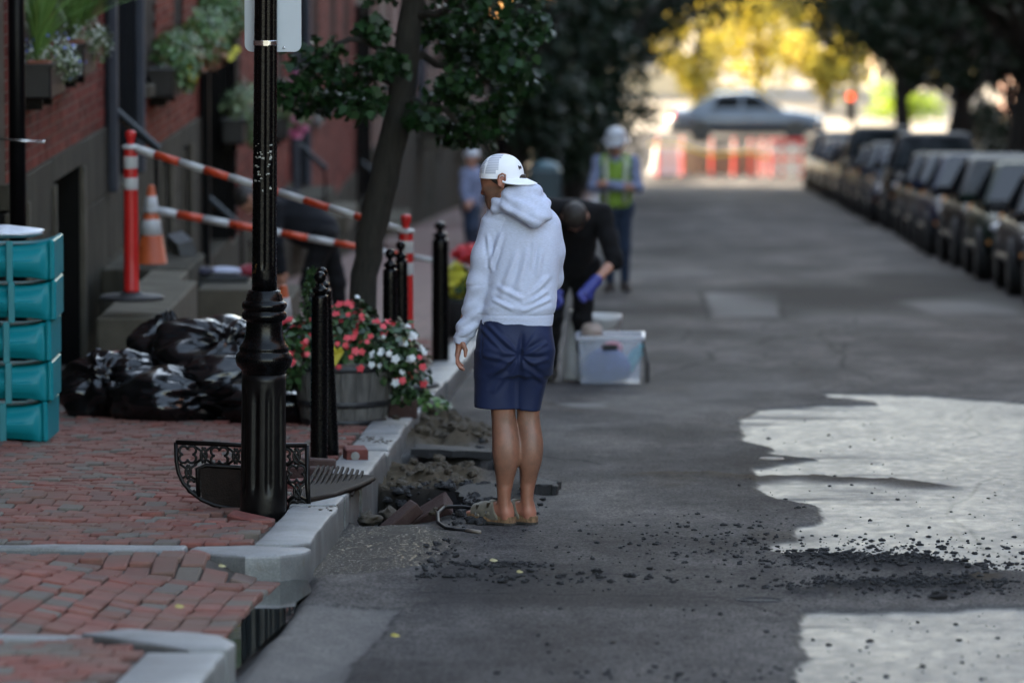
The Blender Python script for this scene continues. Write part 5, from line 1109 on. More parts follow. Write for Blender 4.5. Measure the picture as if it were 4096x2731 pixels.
# --- shorts
S = SDF((-.22, -.16, .50), (.22, .20, .965), 0.0055)
S.rings([(.006, .025, .70, .172, .115), (.004, .02, .80, .181, .125), (.005, .02, .87, .180, .125), (.010, .02, .96, .168, .118)], .02, 2.4)
S.rings([(-.084, .02, .50, .104, .098), (-.082, .02, .60, .103, .100), (-.078, .02, .72, .105, .108), (-.07, .02, .80, .108, .11)], .03, 2.4)
S.rings([(.058, .035, .50, .060, .085), (.066, .035, .60, .072, .092), (.080, .03, .72, .094, .105), (.085, .025, .80, .096, .11)], .03, 2.4)
S.ell((-.055, -.045, .815), (.095, .075, .095), .05); S.ell((.095, -.040, .815), (.085, .075, .095), .05)
S.cut((-.08, 0, .543), (-.02, 0, -1), (-.22, -.16, .48), (.022, .22, .60)); S.cut((.06, 0, .534), (-.10, 0, -1), (.022, -.16, .48), (.2, .22, .60))
def short_disp(V):
    x, y, z = V.T; bk = smooth(.06, .0, y); dx, dz = x - .030, z - .800; r = np.hypot(dx, dz); a = np.arctan2(dz, dx)
    d = -.016 * np.exp(-((x - .032 - .1 * (z - .8)) / .010) ** 2) * smooth(.745, .80, z) * smooth(.92, .85, z) * bk
    d += .0062 * np.sin(a * 9 + 1.3 * fbm(V * 5, 2, 4)) * np.exp(-((r - .075) / .055) ** 2) * bk * (np.abs(a - 1.57) > .55); d -= .008 * np.exp(-(r / .022) ** 2) * bk
    d += .0035 * fbm(V * np.array([7, 5, 5]), 3, 9); d -= .0022 * np.exp(-((x - .025) / .0025) ** 2) * (z < .79) * bk; d -= .0018 * np.exp(-((z - .560) / .002) ** 2)
    d += fold(V, (-.16, .93), (-.04, .82), .005, .010) + fold(V, (-.12, .94), (-.0, .83), .005, .009) + fold(V, (-.14, .80), (.0, .77), .005, .012) + fold(V, (.16, .86), (.06, .81), .005, .010) + fold(V, (.17, .78), (.07, .765), .005, .012) + fold(V, (-.12, .70), (-.02, .76), .005, .014) + fold(V, (.15, .66), (.06, .75), .005, .012) + fold(V, (-.10, .62), (-.03, .72), .004, .014)
    d -= .004 * np.exp(-((x + .150 - .05 * (z - .8)) / .003) ** 2) * (z > .78) * (y < .06); return d
sd_obj(S, 'shorts', M_NAVY, man, short_disp, 1)
# --- cap: dome in two panels, seam, brim at the nape, small emblem
cc = np.array((-.056, .004, 1.628)); cr = np.array((.1035, .093, .101)); V, F, mi = [], [], []; NU, NV = 56, 18
axis = np.array((.90, -.42, 0)); axis /= np.linalg.norm(axis)
for j in range(NV + 1):
    el = math.pi / 2 * j / NV * 1.06 - 0.09
    for i in range(NU):
        a = 2 * math.pi * i / NU; n_ = np.array((math.cos(a) * math.cos(el), math.sin(a) * math.cos(el), math.sin(el))); p = np.sign(n_) * np.abs(n_) ** .93; V.append(cc + cr * p * (1 + (.012 if j == 0 else 0)))
for j in range(NV):
    for i in range(NU):
        i2 = (i + 1) % NU; f = (j * NU + i, j * NU + i2, (j + 1) * NU + i2, (j + 1) * NU + i); F.append(f); c = np.mean([V[q] for q in f], 0) - cc; mi.append(0 if c @ axis / .1 > .20 or j < 2 or abs(c @ axis / .1 + .42) < .06 else 1)
mesh_obj('cap_crown', V, F, [M_CAPW, M_MESHFAB], man, True, mi)
V, F = [], []; side = np.array((axis[1], -axis[0], 0)) * -1; NB, NR = 24, 8
for k in (0, 1):
    for i in range(NB + 1):
        a = R(-62 + 124 * i / NB); e = axis * math.cos(a) + side * math.sin(a)
        for j in range(NR + 1):
            t = j / NR; ext = .074 * math.cos(a * 1.35) ** .6; rr_ = .095 + ext * t; p = cc + e * np.array((.1035 / .1, .093 / .1, 0)) * rr_ * .98 + np.array((0, 0, -.004 - .42 * ext * t - .012 * math.sin(a) ** 2 * (0.1 + t) - .004 * k)); V.append(p)
W1 = (NB + 1) * (NR + 1)
for i in range(NB):
    for j in range(NR): a = i * (NR + 1) + j; F.append((a, a + 1, a + NR + 2, a + NR + 1)); F.append((W1 + a, W1 + a + NR + 1, W1 + a + NR + 2, W1 + a + 1))
    a = i * (NR + 1) + NR; F.append((a, W1 + a, W1 + a + NR + 1, a + NR + 1))
mesh_obj('cap_brim', V, F, M_CAPW, man, True)
M_LOGO_B = mat('dark_print', (0.02, 0.015, 0.03), 0.8); M_LOGO_R = mat('maroon_print', (0.12, 0.02, 0.03), 0.8)
m_ = MB()
def on_cap(az, el): n_ = np.array((math.cos(az) * math.cos(el), math.sin(az) * math.cos(el), math.sin(el))); return cc + cr * (np.sign(n_) * np.abs(n_) ** .93) * 1.012
m_.mi = []; 
for (da, de, w, h, mm) in ((-.02, .02, .003, .020, 0), (.06, .03, .010, .011, 0), (.13, .0, .006, .010, 1), (.18, .03, .004, .012, 0)):
    m_.cur = mm; p = on_cap(R(-34) + da, R(20) + de); m_.box(p, (.003, w, h), (0, R(-20), R(-34)))
m_.build('cap_emblem', [M_LOGO_B, M_LOGO_R], man)
# --- sandals
for q, (hx, hy) in enumerate(((-.030, .0), (.072, .03))):
    ang = math.atan2(fd[1], fd[0]); B = Matrix.Translation((hx, hy, 0)) @ Euler((0, 0, ang)).to_matrix().to_4x4()
    out = [(-.042, 0), (-.036, -.024), (-.01, -.034), (.06, -.033), (.13, -.046), (.19, -.047), (.225, -.036), (.242, -.012), (.243, .012), (.228, .034), (.18, .044), (.12, .040), (.06, .032), (-.01, .033), (-.036, .022)]
    if q: out = [(a, -b) for a, b in out][::-1]
    m_ = MB(); m_.prism(out, -.004, .006, B); m_.build('outsole', M_SOLE, man); m_ = MB(); m_.prism([(a * .985, b * .97) for a, b in out], .006, .034, B); m_.build('cork_footbed', M_CORK, man)
    S = SDF((-.30, -.10, .0), (.16, .30, .13), 0.004); h = np.array([hx, hy, 0]); sdv = np.array([fd[1], -fd[0], 0])
    S.cone(h + fd * .055 + [0, 0, .062], h + fd * .13 + [0, 0, .050], .043, .044, .01); S.cone(h + fd * .13 + [0, 0, .050], h + fd * .188 + [0, 0, .042], .045, .040, .01); S.cone(h + fd * .0 + [0, 0, .040], h + fd * .08 + [0, 0, .040], .039, .042, .01)
    S.cut((0, 0, .014), (0, 0, -1)); p = h + fd * .058; S.cut((p[0], p[1], .085), (*(-fd[:2] * .72), .30)); S.cut((*(h + fd * .200)[:2], 0), (*fd[:2], 0.0)); S.ell(h + fd * .045 + [0, 0, .075], (.034, .034, .05), 0, None, True)
    sd_obj(S, 'sandal_upper', M_SUEDE, man, lambda V: .0012 * fbm(V * 30, 2, 3))
    for f_, zt, w in ((.085, .102, .03), (.15, .088, .028)):
        pts = [h + fd * f_ + sdv * s * .047 + np.array([0, 0, zt - .062 * abs(s) ** 2.4]) for s in np.linspace(-1, 1, 13)]; m_ = MB(); V, F = [], []
        for p in pts:
            for d in (-w / 2, w / 2): V.append(p + fd * d); V.append(p + fd * d + [0, 0, .004])
        for i in range(len(pts) - 1):
            a = i * 4; F += [(a, a + 4, a + 6, a + 2), (a + 1, a + 3, a + 7, a + 5), (a, a + 1, a + 5, a + 4), (a + 2, a + 6, a + 7, a + 3)]
        st = mesh_obj('strap', V, F, M_SUEDE, man, True); sg = -1; m_ = MB(); c = h + fd * f_ + sdv * .034 * (1 if sdv[1] < 0 else -1) + np.array([0, 0, zt - .018]); m_.box(c, (.006, .024, .022), (0, 0, ang)); m_.build('buckle', M_BUCKLE, st)

# --- the other people: one builder, individual poses
def figure(label, root, J, top=None, legs=None, sleeve=1.0, hair=None, hat=None, vest=None, skin=None, glove=None, res=0.012, shoe=None, girth=1.0, face=(0, -1, -.2)):
    p = tag(empty('person', root), label, 'person'); g = lambda k: np.array(J[k], float); skin = skin or M_SKIN2
    pts = np.array([v for v in J.values()], float); lo, hi = pts.min(0) - .22, pts.max(0) + .22; lo[2] = max(lo[2], -.02)
    f = np.array(face, float); f /= np.linalg.norm(f); up = g('head') - g('neck'); up /= np.linalg.norm(up); f = f - up * (f @ up); f /= np.linalg.norm(f); sd_ = np.cross(f, up)
    def limbs(S, r, ext=0, part='all', sl=1.0):
        if part in ('all', 'legs'):
            for s in 'LR': chain(S, [(*g('hip' + s), (.088 + ext) * r), (*g('knee' + s), (.060 + ext) * r), (*g('ankle' + s), (.040 + ext) * r)], .03)
            S.cone(g('hipL'), g('hipR'), (.105 + ext) * r, (.105 + ext) * r, .05)
        if part in ('all', 'top'):
            hc = (g('hipL') + g('hipR')) / 2; sc_ = (g('shL') + g('shR')) / 2; S.cone(hc + (sc_ - hc) * .12, hc + (sc_ - hc) * .80, (.130 + ext) * r, (.148 + ext) * r, .05); S.cone(g('shL'), g('shR'), (.068 + ext) * r, (.068 + ext) * r, .06)
            for s in 'LR':
                e, w = g('el' + s), g('wr' + s); q = max(0.0, (sl - .5) * 2); chain(S, [(*g('sh' + s), (.062 + ext) * r), (*e, (.050 + ext) * r)] + ([(*(e + (w - e) * q), (.038 + ext) * r)] if q > .05 else []), .03)
    S = SDF(lo, hi, res); limbs(S, .80, 0, 'all', 1.0); S.cone(g('neck'), g('head'), .055, .055, .03); h = g('head'); S.ell(h + up * .02, (.082, .082, .095), .02)
    S.ell(h + f * .03 - up * .055, (.055, .055, .06), .03); S.cone(h + f * .085 + up * .005, h + f * .105 - up * .03, .012, .016, .01); S.cone(h + f * .07 + sd_ * .03 + up * .02, h + f * .07 - sd_ * .03 + up * .02, .016, .016, .02)
    for s in (-1, 1): S.ell(h + sd_ * s * .085, (.018, .022, .032), .01)
    def hands(S, ext):
        for s in 'LR':
            w, e = g('wr' + s), g('el' + s); d = (w - e) / np.linalg.norm(w - e); q = np.cross(d, [0.2, 0.9, .3]); q /= np.linalg.norm(q); q2 = np.cross(d, q); S.cone(w, w + d * .08, .034 + ext, .036 + ext, .02)
            for i in range(4): a = w + d * .08 + q * (-.03 + .02 * i); b = a + d * (.05 + .008 * (i in (1, 2))) + q2 * .012; S.cone(a, b, .011 + ext, .010 + ext, .006); S.cone(b, b + d * .02 + q2 * .025, .010 + ext, .009 + ext, .005)
            S.cone(w + d * .02 + q * .03, w + d * .07 + q * .055, .014 + ext, .012 + ext, .01)
    hands(S, 0)
    V, F = S.mesh(); mesh_obj('body', V, F, skin, p, True)
    m_ = MB()
    for s in (-1, 1): m_.ball(h + f * .078 + sd_ * s * .032 + up * .008, .010, 6, 8)
    m_.build('eyes', M_EYE, p, True)
    wr = lambda V: .006 * fbm(V * 9, 3, 3) + .003 * np.sin(V[:, 2] * 60 + 3 * fbm(V * 5, 2, 1))
    S = SDF(lo, hi, res); limbs(S, 1.0 * girth, .006, 'top', sleeve); sd_obj(S, 'shirt', top, p, wr)
    S = SDF(lo, hi, res); limbs(S, 1.0, .010, 'legs'); sd_obj(S, 'trousers', legs, p, wr)
    for s in 'LR':
        S = SDF(g('ankle' + s) - .32, g('ankle' + s) + .32, res); a, t = g('ankle' + s), g('toe' + s); S.cone(a + [0, 0, .02], a + [0, 0, -.03], .052, .05, .02); S.cone(a + [0, 0, -.035], t, .048, .040, .03); S.cut((0, 0, min(a[2] - .075, t[2] - .03)), (0, 0, -1)); sd_obj(S, 'shoe', shoe or M_SOLE, p)
    if hair is not None:
        S = SDF(h - .2, h + .2, res * .8); S.ell(h + up * .028 - f * .012, (.092, .092, .100), .02); c = h + f * .035 + up * .0; S.cut(c, f * .8 - up * .75); sd_obj(S, 'hair', hair, p, lambda V: .004 * fbm(V * 40, 2, 2))
    if glove is not None:
        S = SDF(lo, hi, res * .8); hands(S, .005)
        for s in 'LR': w, e = g('wr' + s), g('el' + s); d = (w - e) / np.linalg.norm(w - e); S.cone(w - d * .07, w + d * .02, .045, .038, .02)
        sd_obj(S, 'gloves', glove, p)
    if vest is not None:
        S = SDF(lo, hi, res); hc = (g('hipL') + g('hipR')) / 2; sc_ = (g('shL') + g('shR')) / 2; S.cone(hc + (sc_ - hc) * .10, hc + (sc_ - hc) * .80, .178, .170, .05); S.cut(hc + (sc_ - hc) * .02, (0, 0, -1)); S.cone(sc_ + (g('shL') - sc_) * .8, sc_ + (g('shR') - sc_) * .8, .078, .078, .06)
        S.ell(sc_ + [0, -.04, .10], (.07, .12, .13), 0.01, None, True); sd_obj(S, 'safety_vest', vest, p, wr)
    return p, h, up, f
M_BLACKC = cloth_mat('black_cotton', (0.005, 0.005, 0.006), 300, .2, .9, .02); M_DARKGREY = cloth_mat('charcoal_fleece', (0.008, 0.009, 0.012), 300, .2, .9, .02); M_DENIM = cloth_mat('blue_denim', (0.016, 0.029, 0.056), 300, .2); M_BLUESHIRT = cloth_mat('pale_blue_shirt', (0.17, 0.20, 0.30), 300, .1); M_LIME = mat('lime_vest', (0.17, 0.29, 0.025), 0.7, vary=.1)
M_GLOVE = mat('blue_nitrile', (0.040, 0.050, 0.24), 0.5, vary=.15); M_ORANGE_S = mat('orange_stripe', (0.65, 0.16, 0.03), 0.6, vary=.1); M_SILVER_S = mat('reflective_stripe', (0.45, 0.47, 0.42), 0.5, vary=.1); M_HARDHAT = mat('white_hard_hat', (0.42, 0.44, 0.47), 0.35, vary=.04); M_BOOT = mat('dark_boot', (0.03, 0.022, 0.018), 0.7)
figure('person in black with blue gloves bending over a clear plastic tub', G(-0.76, 40.75), dict(head=(.085, -.40, 1.225), neck=(.09, -.28, 1.24), shL=(-.09, -.17, 1.26), shR=(.27, -.17, 1.22), elL=(-.18, -.36, .88), elR=(.365, -.28, .90), wrL=(-.08, -.46, .71), wrR=(.20, -.46, .73), hipL=(-.04, .12, .82), hipR=(.15, .12, .82), kneeL=(-.08, -.02, .46), kneeR=(.13, .05, .45), ankleL=(-.10, .02, .09), ankleR=(.17, .16, .09), toeL=(-.10, -.13, .045), toeR=(.18, .0, .045)),
       M_BLACKC, M_BLACKC, .55, M_HAIR, glove=M_GLOVE, girth=1.12, face=(0, -.5, -1))
wk, h, up, f = figure('worker in white hard hat and lime safety vest with crossed arms in the road', G(-0.593, 62, 0), dict(head=(0, -.05, 1.62), neck=(0, 0, 1.50), shL=(-.19, 0, 1.42), shR=(.19, 0, 1.42), elL=(-.25, -.10, 1.15), elR=(.25, -.10, 1.15), wrL=(.08, -.24, 1.16), wrR=(-.08, -.26, 1.20), hipL=(-.09, 0, .92), hipR=(.09, 0, .92), kneeL=(-.08, -.02, .50), kneeR=(.10, -.02, .50), ankleL=(-.06, 0, .09), ankleR=(.10, .02, .09), toeL=(-.10, -.15, .045), toeR=(.14, -.14, .045)),
       M_BLUESHIRT, M_DENIM, 1.0, None, vest=M_LIME, shoe=M_BOOT, face=(-.2, -1, -.35))
m_ = MB(); m_.lathe([(.150, -.004), (.152, .004), (.122, .014), (.120, .05), (.108, .095), (.075, .13), (.03, .147), (.001, .15)], 24, c=tuple(h + up * .045), rot=(R(12), 0, 0)); m_.box(h + up * .05 + f * .13, (.17, .10, .012), (R(14), 0, 0), .005); m_.build('hard_hat', M_HARDHAT, wk, True)
m_ = MB()
for sx in (-1, 1): m_.cur = 0; m_.tube([(sx * .10, -.075, 1.47), (sx * .11, -.150, 1.36), (sx * .10, -.178, 1.25), (sx * .10, -.175, .98)], .022, 6)
m_.build('pale_braces', M_SILVER_S, wk, True)
m_ = MB(); m_.lathe([(.166, 1.015), (.170, 1.02), (.170, 1.06), (.166, 1.065)], 24); m_.build('reflective_band', M_SILVER_S, wk, True)
figure('person in black stooping on the pavement behind the striped bars', G(-2.80, 45.2, .13), dict(head=(-.56, -.08, 1.13), neck=(-.44, -.05, 1.10), shL=(-.36, -.20, 1.06), shR=(-.33, .14, 1.08), elL=(-.34, -.25, .80), elR=(-.40, .10, .80), wrL=(-.30, -.20, .58), wrR=(-.36, .05, .56), hipL=(.04, -.08, .82), hipR=(.04, .12, .84), kneeL=(-.08, -.10, .45), kneeR=(.14, .14, .45), ankleL=(-.04, -.10, .09), ankleR=(.16, .16, .09), toeL=(-.18, -.14, .045), toeR=(.02, .12, .045)),
       M_DARKGREY, M_BLACKC, 1.0, M_HAIR, girth=1.25, face=(-.6, -.3, -1))
p4, h, up, f = figure('small far person in white hat and pale top near the house fronts', G(-2.62, 75, 0.0), dict(head=(0, 0, 1.36), neck=(0, 0, 1.24), shL=(-.08, -.1, 1.17), shR=(.08, .1, 1.17), elL=(-.10, -.2, .95), elR=(.10, .05, .95), wrL=(-.06, -.3, .82), wrR=(.0, -.2, .82), hipL=(-.03, -.06, .72), hipR=(.03, .08, .72), kneeL=(-.03, -.2, .45), kneeR=(.05, -.1, .45), ankleL=(-.02, -.1, .09), ankleR=(.05, .0, .09), toeL=(-.06, -.22, .045), toeR=(.0, -.12, .045)), M_BLUESHIRT, M_DENIM, 1.0, None, face=(-.5, -1, 0), res=.016)
m_ = MB(); m_.lathe([(.12, 0), (.10, .02), (.09, .08), (.05, .11), (.001, .115)], 20, c=tuple(h + up * .04)); m_.build('sun_hat', M_HARDHAT, p4, True)
# ================================================================ ROW HOUSES
M_WALLTEX = brick_tex_mat('house_brick', 2.35, (0.105, 0.030, 0.023), (0.14, 0.042, 0.032), (0.15, 0.118, 0.097), upright=True)
def wall_brick_mat(name, shift=(1, 1, 1)):
    m, t, b = new_mat(name); v = nd(t, 'ShaderNodeAttribute', attribute_name='rnd').outputs['Fac']
    c = ramp(t, v, [(0, tuple(a * s for a, s in zip((0.070, 0.0145, 0.0105), shift))), (0.5, tuple(a * s for a, s in zip((0.115, 0.024, 0.017), shift))), (1, tuple(a * s for a, s in zip((0.165, 0.038, 0.027), shift)))])
    n = tex_noise(t, 1.5, 5); c = mixc(t, .8, c, ramp(t, n, [(.3, (.7, .7, .7)), (.7, (1.25, 1.25, 1.25))]), 'MULTIPLY'); t.links.new(c, b.inputs['Base Color']); b.inputs['Roughness'].default_value = .9; b.inputs['Specular IOR Level'].default_value = .08; return m
M_WB = [wall_brick_mat('red_wall_brick'), wall_brick_mat('orange_wall_brick', (1.15, 1.2, 1.1)), wall_brick_mat('rose_wall_brick', (1.1, 1.5, 1.6))]
M_MORT = mat('wall_mortar', (0.10, 0.079, 0.066), .9, scale=5); M_FOUND = mat('stained_granite', (0.042, 0.038, 0.029), .9, spec=.08, scale=2.2, vary=.5, bump=.3, stretch=(3, 3, .7)); M_PALE = mat('pale_stone', (0.092, 0.082, 0.063), .9, spec=.1, scale=3, vary=.3)
M_BROWN = mat('brownstone', (0.030, 0.025, 0.021), .8, scale=4); M_TRIM = mat('grey_blue_trim', (0.050, 0.054, 0.064), .6, spec=.15, vary=.1); M_DOOR = mat('dark_door', (0.009, 0.0098, 0.012), .5, spec=.12, vary=.2); M_BLACKPAINT = mat('black_paint', (0.0025, 0.0025, 0.003), .4, spec=.12, vary=.3)
M_DARKWIN, t_, b_ = new_mat('window_glass'); b_.inputs['Base Color'].default_value = (0.012, 0.014, 0.016, 1); b_.inputs['Roughness'].default_value = .05
M_WFRAME = mat('window_frame', (0.05, 0.05, 0.052), .5, vary=.2); M_LEAD = mat('planter_box_black', (0.005, 0.0055, 0.007), .4, vary=.3); M_ROOF = mat('slate', (0.05, 0.05, 0.055), .7); M_BRASS = mat('brass', (0.4, 0.25, 0.08), .3, .9)
GH = 'brick row houses down the left side'
def bricks_into(V, F, RN, y0, y1, z0, z1, holes, seed, x0=0.0):
    r = random.Random(seed); z = math.floor(z0 / .0735) * .0735; c = 0
    while z < z1 - .04:
        y = y0 + (-.105 if c % 2 else 0)
        while y < y1:
            a, b = max(y0, y) + .005, min(y1, y + .21) - .005; lo, hi = max(z0, z) + .006, min(z1, z + .0735) - .005
            segs = [(a, b)]
            for (ha, hb, hc, hd) in holes:
                if hi > hc and lo < hd: segs = [s for (p, q) in segs for s in ((p, min(q, ha)), (max(p, hb), q)) if s[1] - s[0] > .03]
            for p, q in segs:
                if hi - lo < .02: continue
                x1 = x0 + .006 + r.uniform(-.002, .003); n = len(V); V += [(x0 - .02, p, lo), (x0 - .02, q, lo), (x0 - .02, q, hi), (x0 - .02, p, hi), (x1, p, lo), (x1, q, lo), (x1, q, hi), (x1, p, hi)]
                F += [(n + 4, n + 5, n + 6, n + 7), (n, n + 1, n + 5, n + 4), (n + 3, n + 7, n + 6, n + 2), (n, n + 4, n + 7, n + 3), (n + 1, n + 2, n + 6, n + 5)]; RN += [r.random()] * 5
            y += .215
        z += .0735; c += 1
def house(label, xf, y0, y1, zf, windows, door, basement, side=1, detail=True, tone=0, height=12.5, dcol=None, sill=.55, boxes=True, group=GH, door_drop=.5, paint=None):
    """local frame: x toward the street, y along the front, z up from the foundation top"""
    L = y1 - y0; h = empty('row_house', (xf, y0 if side > 0 else y1, zf), 0 if side > 0 else math.pi); tag(h, label, 'row house', group)
    holes = [(c - w / 2, c + w / 2, sill, sill + 2.0) for c, w in windows]; up = [(c - w / 2, c + w / 2, sill + 3.2, sill + 5.0) for c, w in windows]
    if door: holes.append((door[0], door[1], -door_drop, 2.25))
    ys = sorted({0, L} | {v for q in holes + up for v in q[:2]}); zs = sorted({0, height} | {max(0, v) for q in holes + up for v in q[2:]})
    m_ = MB()
    for a, b in zip(ys[:-1], ys[1:]):
        run = None
        for c, d in list(zip(zs[:-1], zs[1:])) + [(None, None)]:
            inside = c is None or any(q[0] < (a + b) / 2 < q[1] and q[2] < (c + d) / 2 < q[3] for q in holes + up)
            if not inside: run = (run[0] if run else c, d)
            elif run: m_.span((-.35, a, run[0]), (0, b, run[1])); run = None
    wall = m_.build('wall', M_MORT if detail else M_WALLTEX, h)
    if detail:
        V, F, RN = [], [], []; bricks_into(V, F, RN, 0.0, L, 0.0, 3.4, holes, int(y0)); o = mesh_obj('wall_bricks', V, F, M_WB[tone], h); o['kind'] = 'stuff'; a = o.data.attributes.new('rnd', 'FLOAT', 'FACE'); a.data.foreach_set('value', np.array(RN, np.float32))
        m_ = MB(); m_.span((-.3, 0.01, 3.4), (.005, L - .01, height - .02)); 
        o = m_.build('upper_wall_facing', M_WALLTEX, h) if not up else None
    m_ = MB(); m_.span((-7.5, 0.02, -.1), (-.36, L - .02, height - .2)); m_.build('house_body', M_DOOR, h)
    m_ = MB(); m_.prism([(.18, -0.0), (.18, L), (-7.6, L), (-7.6, 0)], height, height + .22); m_.build('cornice', M_BROWN, h)
    m_ = MB(); m_.prism([(.1, 0), (.1, L), (-7.5, L), (-7.5, 0)], height + .22, height + .5); m_.build('roof', M_ROOF, h)
    # foundation of squared granite, cut by basement openings
    depth = 4.5; bys = sorted({0, L} | {v for c, w in basement for v in (c - w / 2, c + w / 2)} | ({door[0], door[1]} if door else set())); m_ = MB(); k = 0
    for a, b in zip(bys[:-1], bys[1:]):
        mid = (a + b) / 2
        if any(abs(mid - c) < w / 2 for c, w in basement): m_.span((-.3, a, -.16), (.03, b, 0)); continue
        top = -door_drop if door and door[0] < mid < door[1] else 0.0
        n = max(1, int((b - a) / 1.1))
        for i in range(n):
            yy0, yy1 = a + (b - a) * i / n + .003, a + (b - a) * (i + 1) / n - .003; m_.span((-.3, yy0, top - .5), (.028 + .006 * (i % 2), yy1, top - .002), .01); m_.span((-.3, yy0, -depth), (.022 + .006 * ((i + 1) % 2), yy1, top - .506), .01)
    m_.build('foundation', M_FOUND, h)
    for c, w in basement:
        m_ = MB(); m_.span((-.28, c - w / 2 + .03, -2.6), (-.22, c + w / 2 - .03, -.18)); bd = m_.build('basement_door', M_BLACKPAINT, h); 
        for e_ in (-1, 1): m_ = MB(); m_.span((.012, c + e_ * (w / 2 + .02) - .05, -2.6), (.05, c + e_ * (w / 2 + .02) + .05, -.18)); m_.build('stone_jamb', M_PALE, bd); m_ = MB(); m_.span((-.30, c + e_ * (w / 2 + .01) - .04, -2.6), (.010, c + e_ * (w / 2 + .01) + .04, -.18)); m_.build('dark_lining', M_BLACKPAINT, bd)  # black lining on the reveals paints in the shade of the recess
    for rows, wins in ((0, holes[:len(windows)]), (1, up)):
        for (a, b, c, d) in wins:
            m_ = MB(); fw = .06
            for lo, hi in (((-.16, a, c), (-.08, a + fw, d)), ((-.16, b - fw, c), (-.08, b, d)), ((-.16, a + fw, c), (-.08, b - fw, c + fw)), ((-.16, a + fw, d - fw), (-.08, b - fw, d)), ((-.15, a + fw, (c + d) / 2 - .03), (-.09, b - fw, (c + d) / 2 + .03)), ((-.145, (a + b) / 2 - .015, c + fw), (-.10, (a + b) / 2 + .015, d - fw))): m_.span(lo, hi)
            w = m_.build('window', M_WFRAME, h); m_ = MB(); m_.span((-.135, a + fw, c + fw), (-.125, b - fw, d - fw)); m_.build('pane', M_DARKWIN, w)
            m_ = MB(); m_.span((-.1, a - .06, c - .10), (.07, b + .06, c), .01); m_.build('sill', M_BROWN if tone != 1 else M_PALE, w); m_ = MB(); m_.span((-.02, a - .08, d), (.035, b + .08, d + .18), .01); m_.build('lintel', M_BROWN if tone != 1 else M_PALE, w)
    if door:
        a, b = door[:2]; dm = dcol or M_DOOR; m_ = MB(); m_.span((-.55, a + .16, -door_drop), (-.48, b - .16, 2.0)); dr = m_.build('door', dm, h); m_ = MB(); n = 2
        for i in range(2):
            for (z0, z1) in ((-door_drop + .15, -.0), (.1, 1.1), (1.2, 1.85)):
                q0 = a + .22 + i * (b - a - .44) / 2 + .06; q1 = a + .22 + (i + 1) * (b - a - .44) / 2 - .06; m_.span((-.49, q0, z0), (-.462, q1, z1), .012)
        m_.build('door_panels', dm, dr); m_ = MB(); m_.ball((-.44, (a + b) / 2 + .08, .45 - door_drop), .035, 8, 10); m_.build('door_knob', M_BRASS, dr)
        m_ = MB(); m_.span((-.5, a, -door_drop), (.03, a + .16, 2.25), .01); m_.span((-.5, b - .16, -door_drop), (.03, b, 2.25), .01); m_.span((-.5, a + .16, 2.0), (.03, b - .16, 2.25), .01); m_.span((-.40, b - .175, -door_drop + .2), (-.24, b - .15, 1.9), .01); m_.span((-.2, b - .175, -door_drop + .2), (-.04, b - .15, 1.9), .01); m_.build('door_surround', dm, h)
        for e_ in (a + .08, b - .08): m_ = MB(); m_.span((.032, e_ - .06, -door_drop), (.10, e_ + .06, 2.22), .012); m_.build('pilaster', M_TRIM if dcol is None else dcol, h)
        if side > 0:
            for i in range(0 if detail and y0 < 54 else 2): m_ = MB(); m_.span((.10 if i else -.02, a + .05, -door_drop - .19 * (i + 1)), (.10 + .27 * (i + 1), b - .05, -door_drop - .19 * i - .004), .012); m_.build('stoop_step', M_PALE if i % 2 else M_FOUND, h)
            m_ = MB(); m_.tube([(.02, a + .12, .66 - door_drop), (.40, a + .12, .32 - door_drop)], .034, 8); m_.tube([(.38, a + .12, .33 - door_drop), (.38, a + .12, -door_drop - .6)], .016, 6); m_.build('handrail', M_IRON, h)
    return h
FX = -4.25
house('near brick house with grey double doors and two grassy window boxes at the left edge', FX, 36.2, 45.15, -.61, [(1.3, 1.0), (3.4, 1.0)], (6.35, 8.7), [(.45, 1.0), (3.55, 1.9)], tone=0, sill=.66)
house('brick house with black door and leafy window box, second up from the delineator posts', FX, 45.15, 54.5, -1.02, [(1.2, 1.0), (3.9, .9)], (5.9, 9.2), [(2.4, .8), (4.4, .8)], tone=1, dcol=M_BLACKPAINT, sill=.55, door_drop=1.35)
house('brick house behind the lamp post with pale stone trim', FX, 54.5, 66.5, -2.45, [(1.1, 1.0), (4.2, 1.0), (7.2, 1.0)], (9.0, 11.2), [(2.6, .9), (5.7, .9)], tone=0, sill=1.2, door_drop=.2)
house('rose brick house behind the slanted tree', FX, 66.5, 80, -3.2, [(1.5, 1.1), (5, 1.1), (8, 1.1)], (10, 12.4), [(3.2, .9), (6.5, .9)], tone=2, dcol=M_BLACKPAINT, sill=1.2)
for i, (a, b, z, lab) in enumerate(((80, 97, -3.2, 'brick house seen past the right side of the slanted tree'), (97, 118, -4.2, 'brick house half hidden by street tree crowns'), (118, 140, -5.4, 'shaded brick house far down the left side'), (140, 163, -6.6, 'farthest brick house at the foot of the street on the left'))):
    house(lab, FX, a, b, z, [(2, 1.1), (6, 1.1), (9.5, 1.1), (13.5, 1.1)], (15, 16.6) if b - a > 16.9 else None, [(4, .9)], detail=False, tone=i % 3)
house('brick house out on the left beside the driveway', FX - .3, 20.6, 36.15, .3, [(4, 1.1), (8, 1.1), (12, 1.1)], None, [], detail=False)  # unseen fronts extended across the driveway gap to keep sun off the street
house('brick house left of the camera beyond the driveway', FX - .3, 3, 20.55, .8, [(4, 1.1), (9, 1.1), (14, 1.1)], None, [], detail=False)
GHR = 'brick houses behind the parked cars on the right'
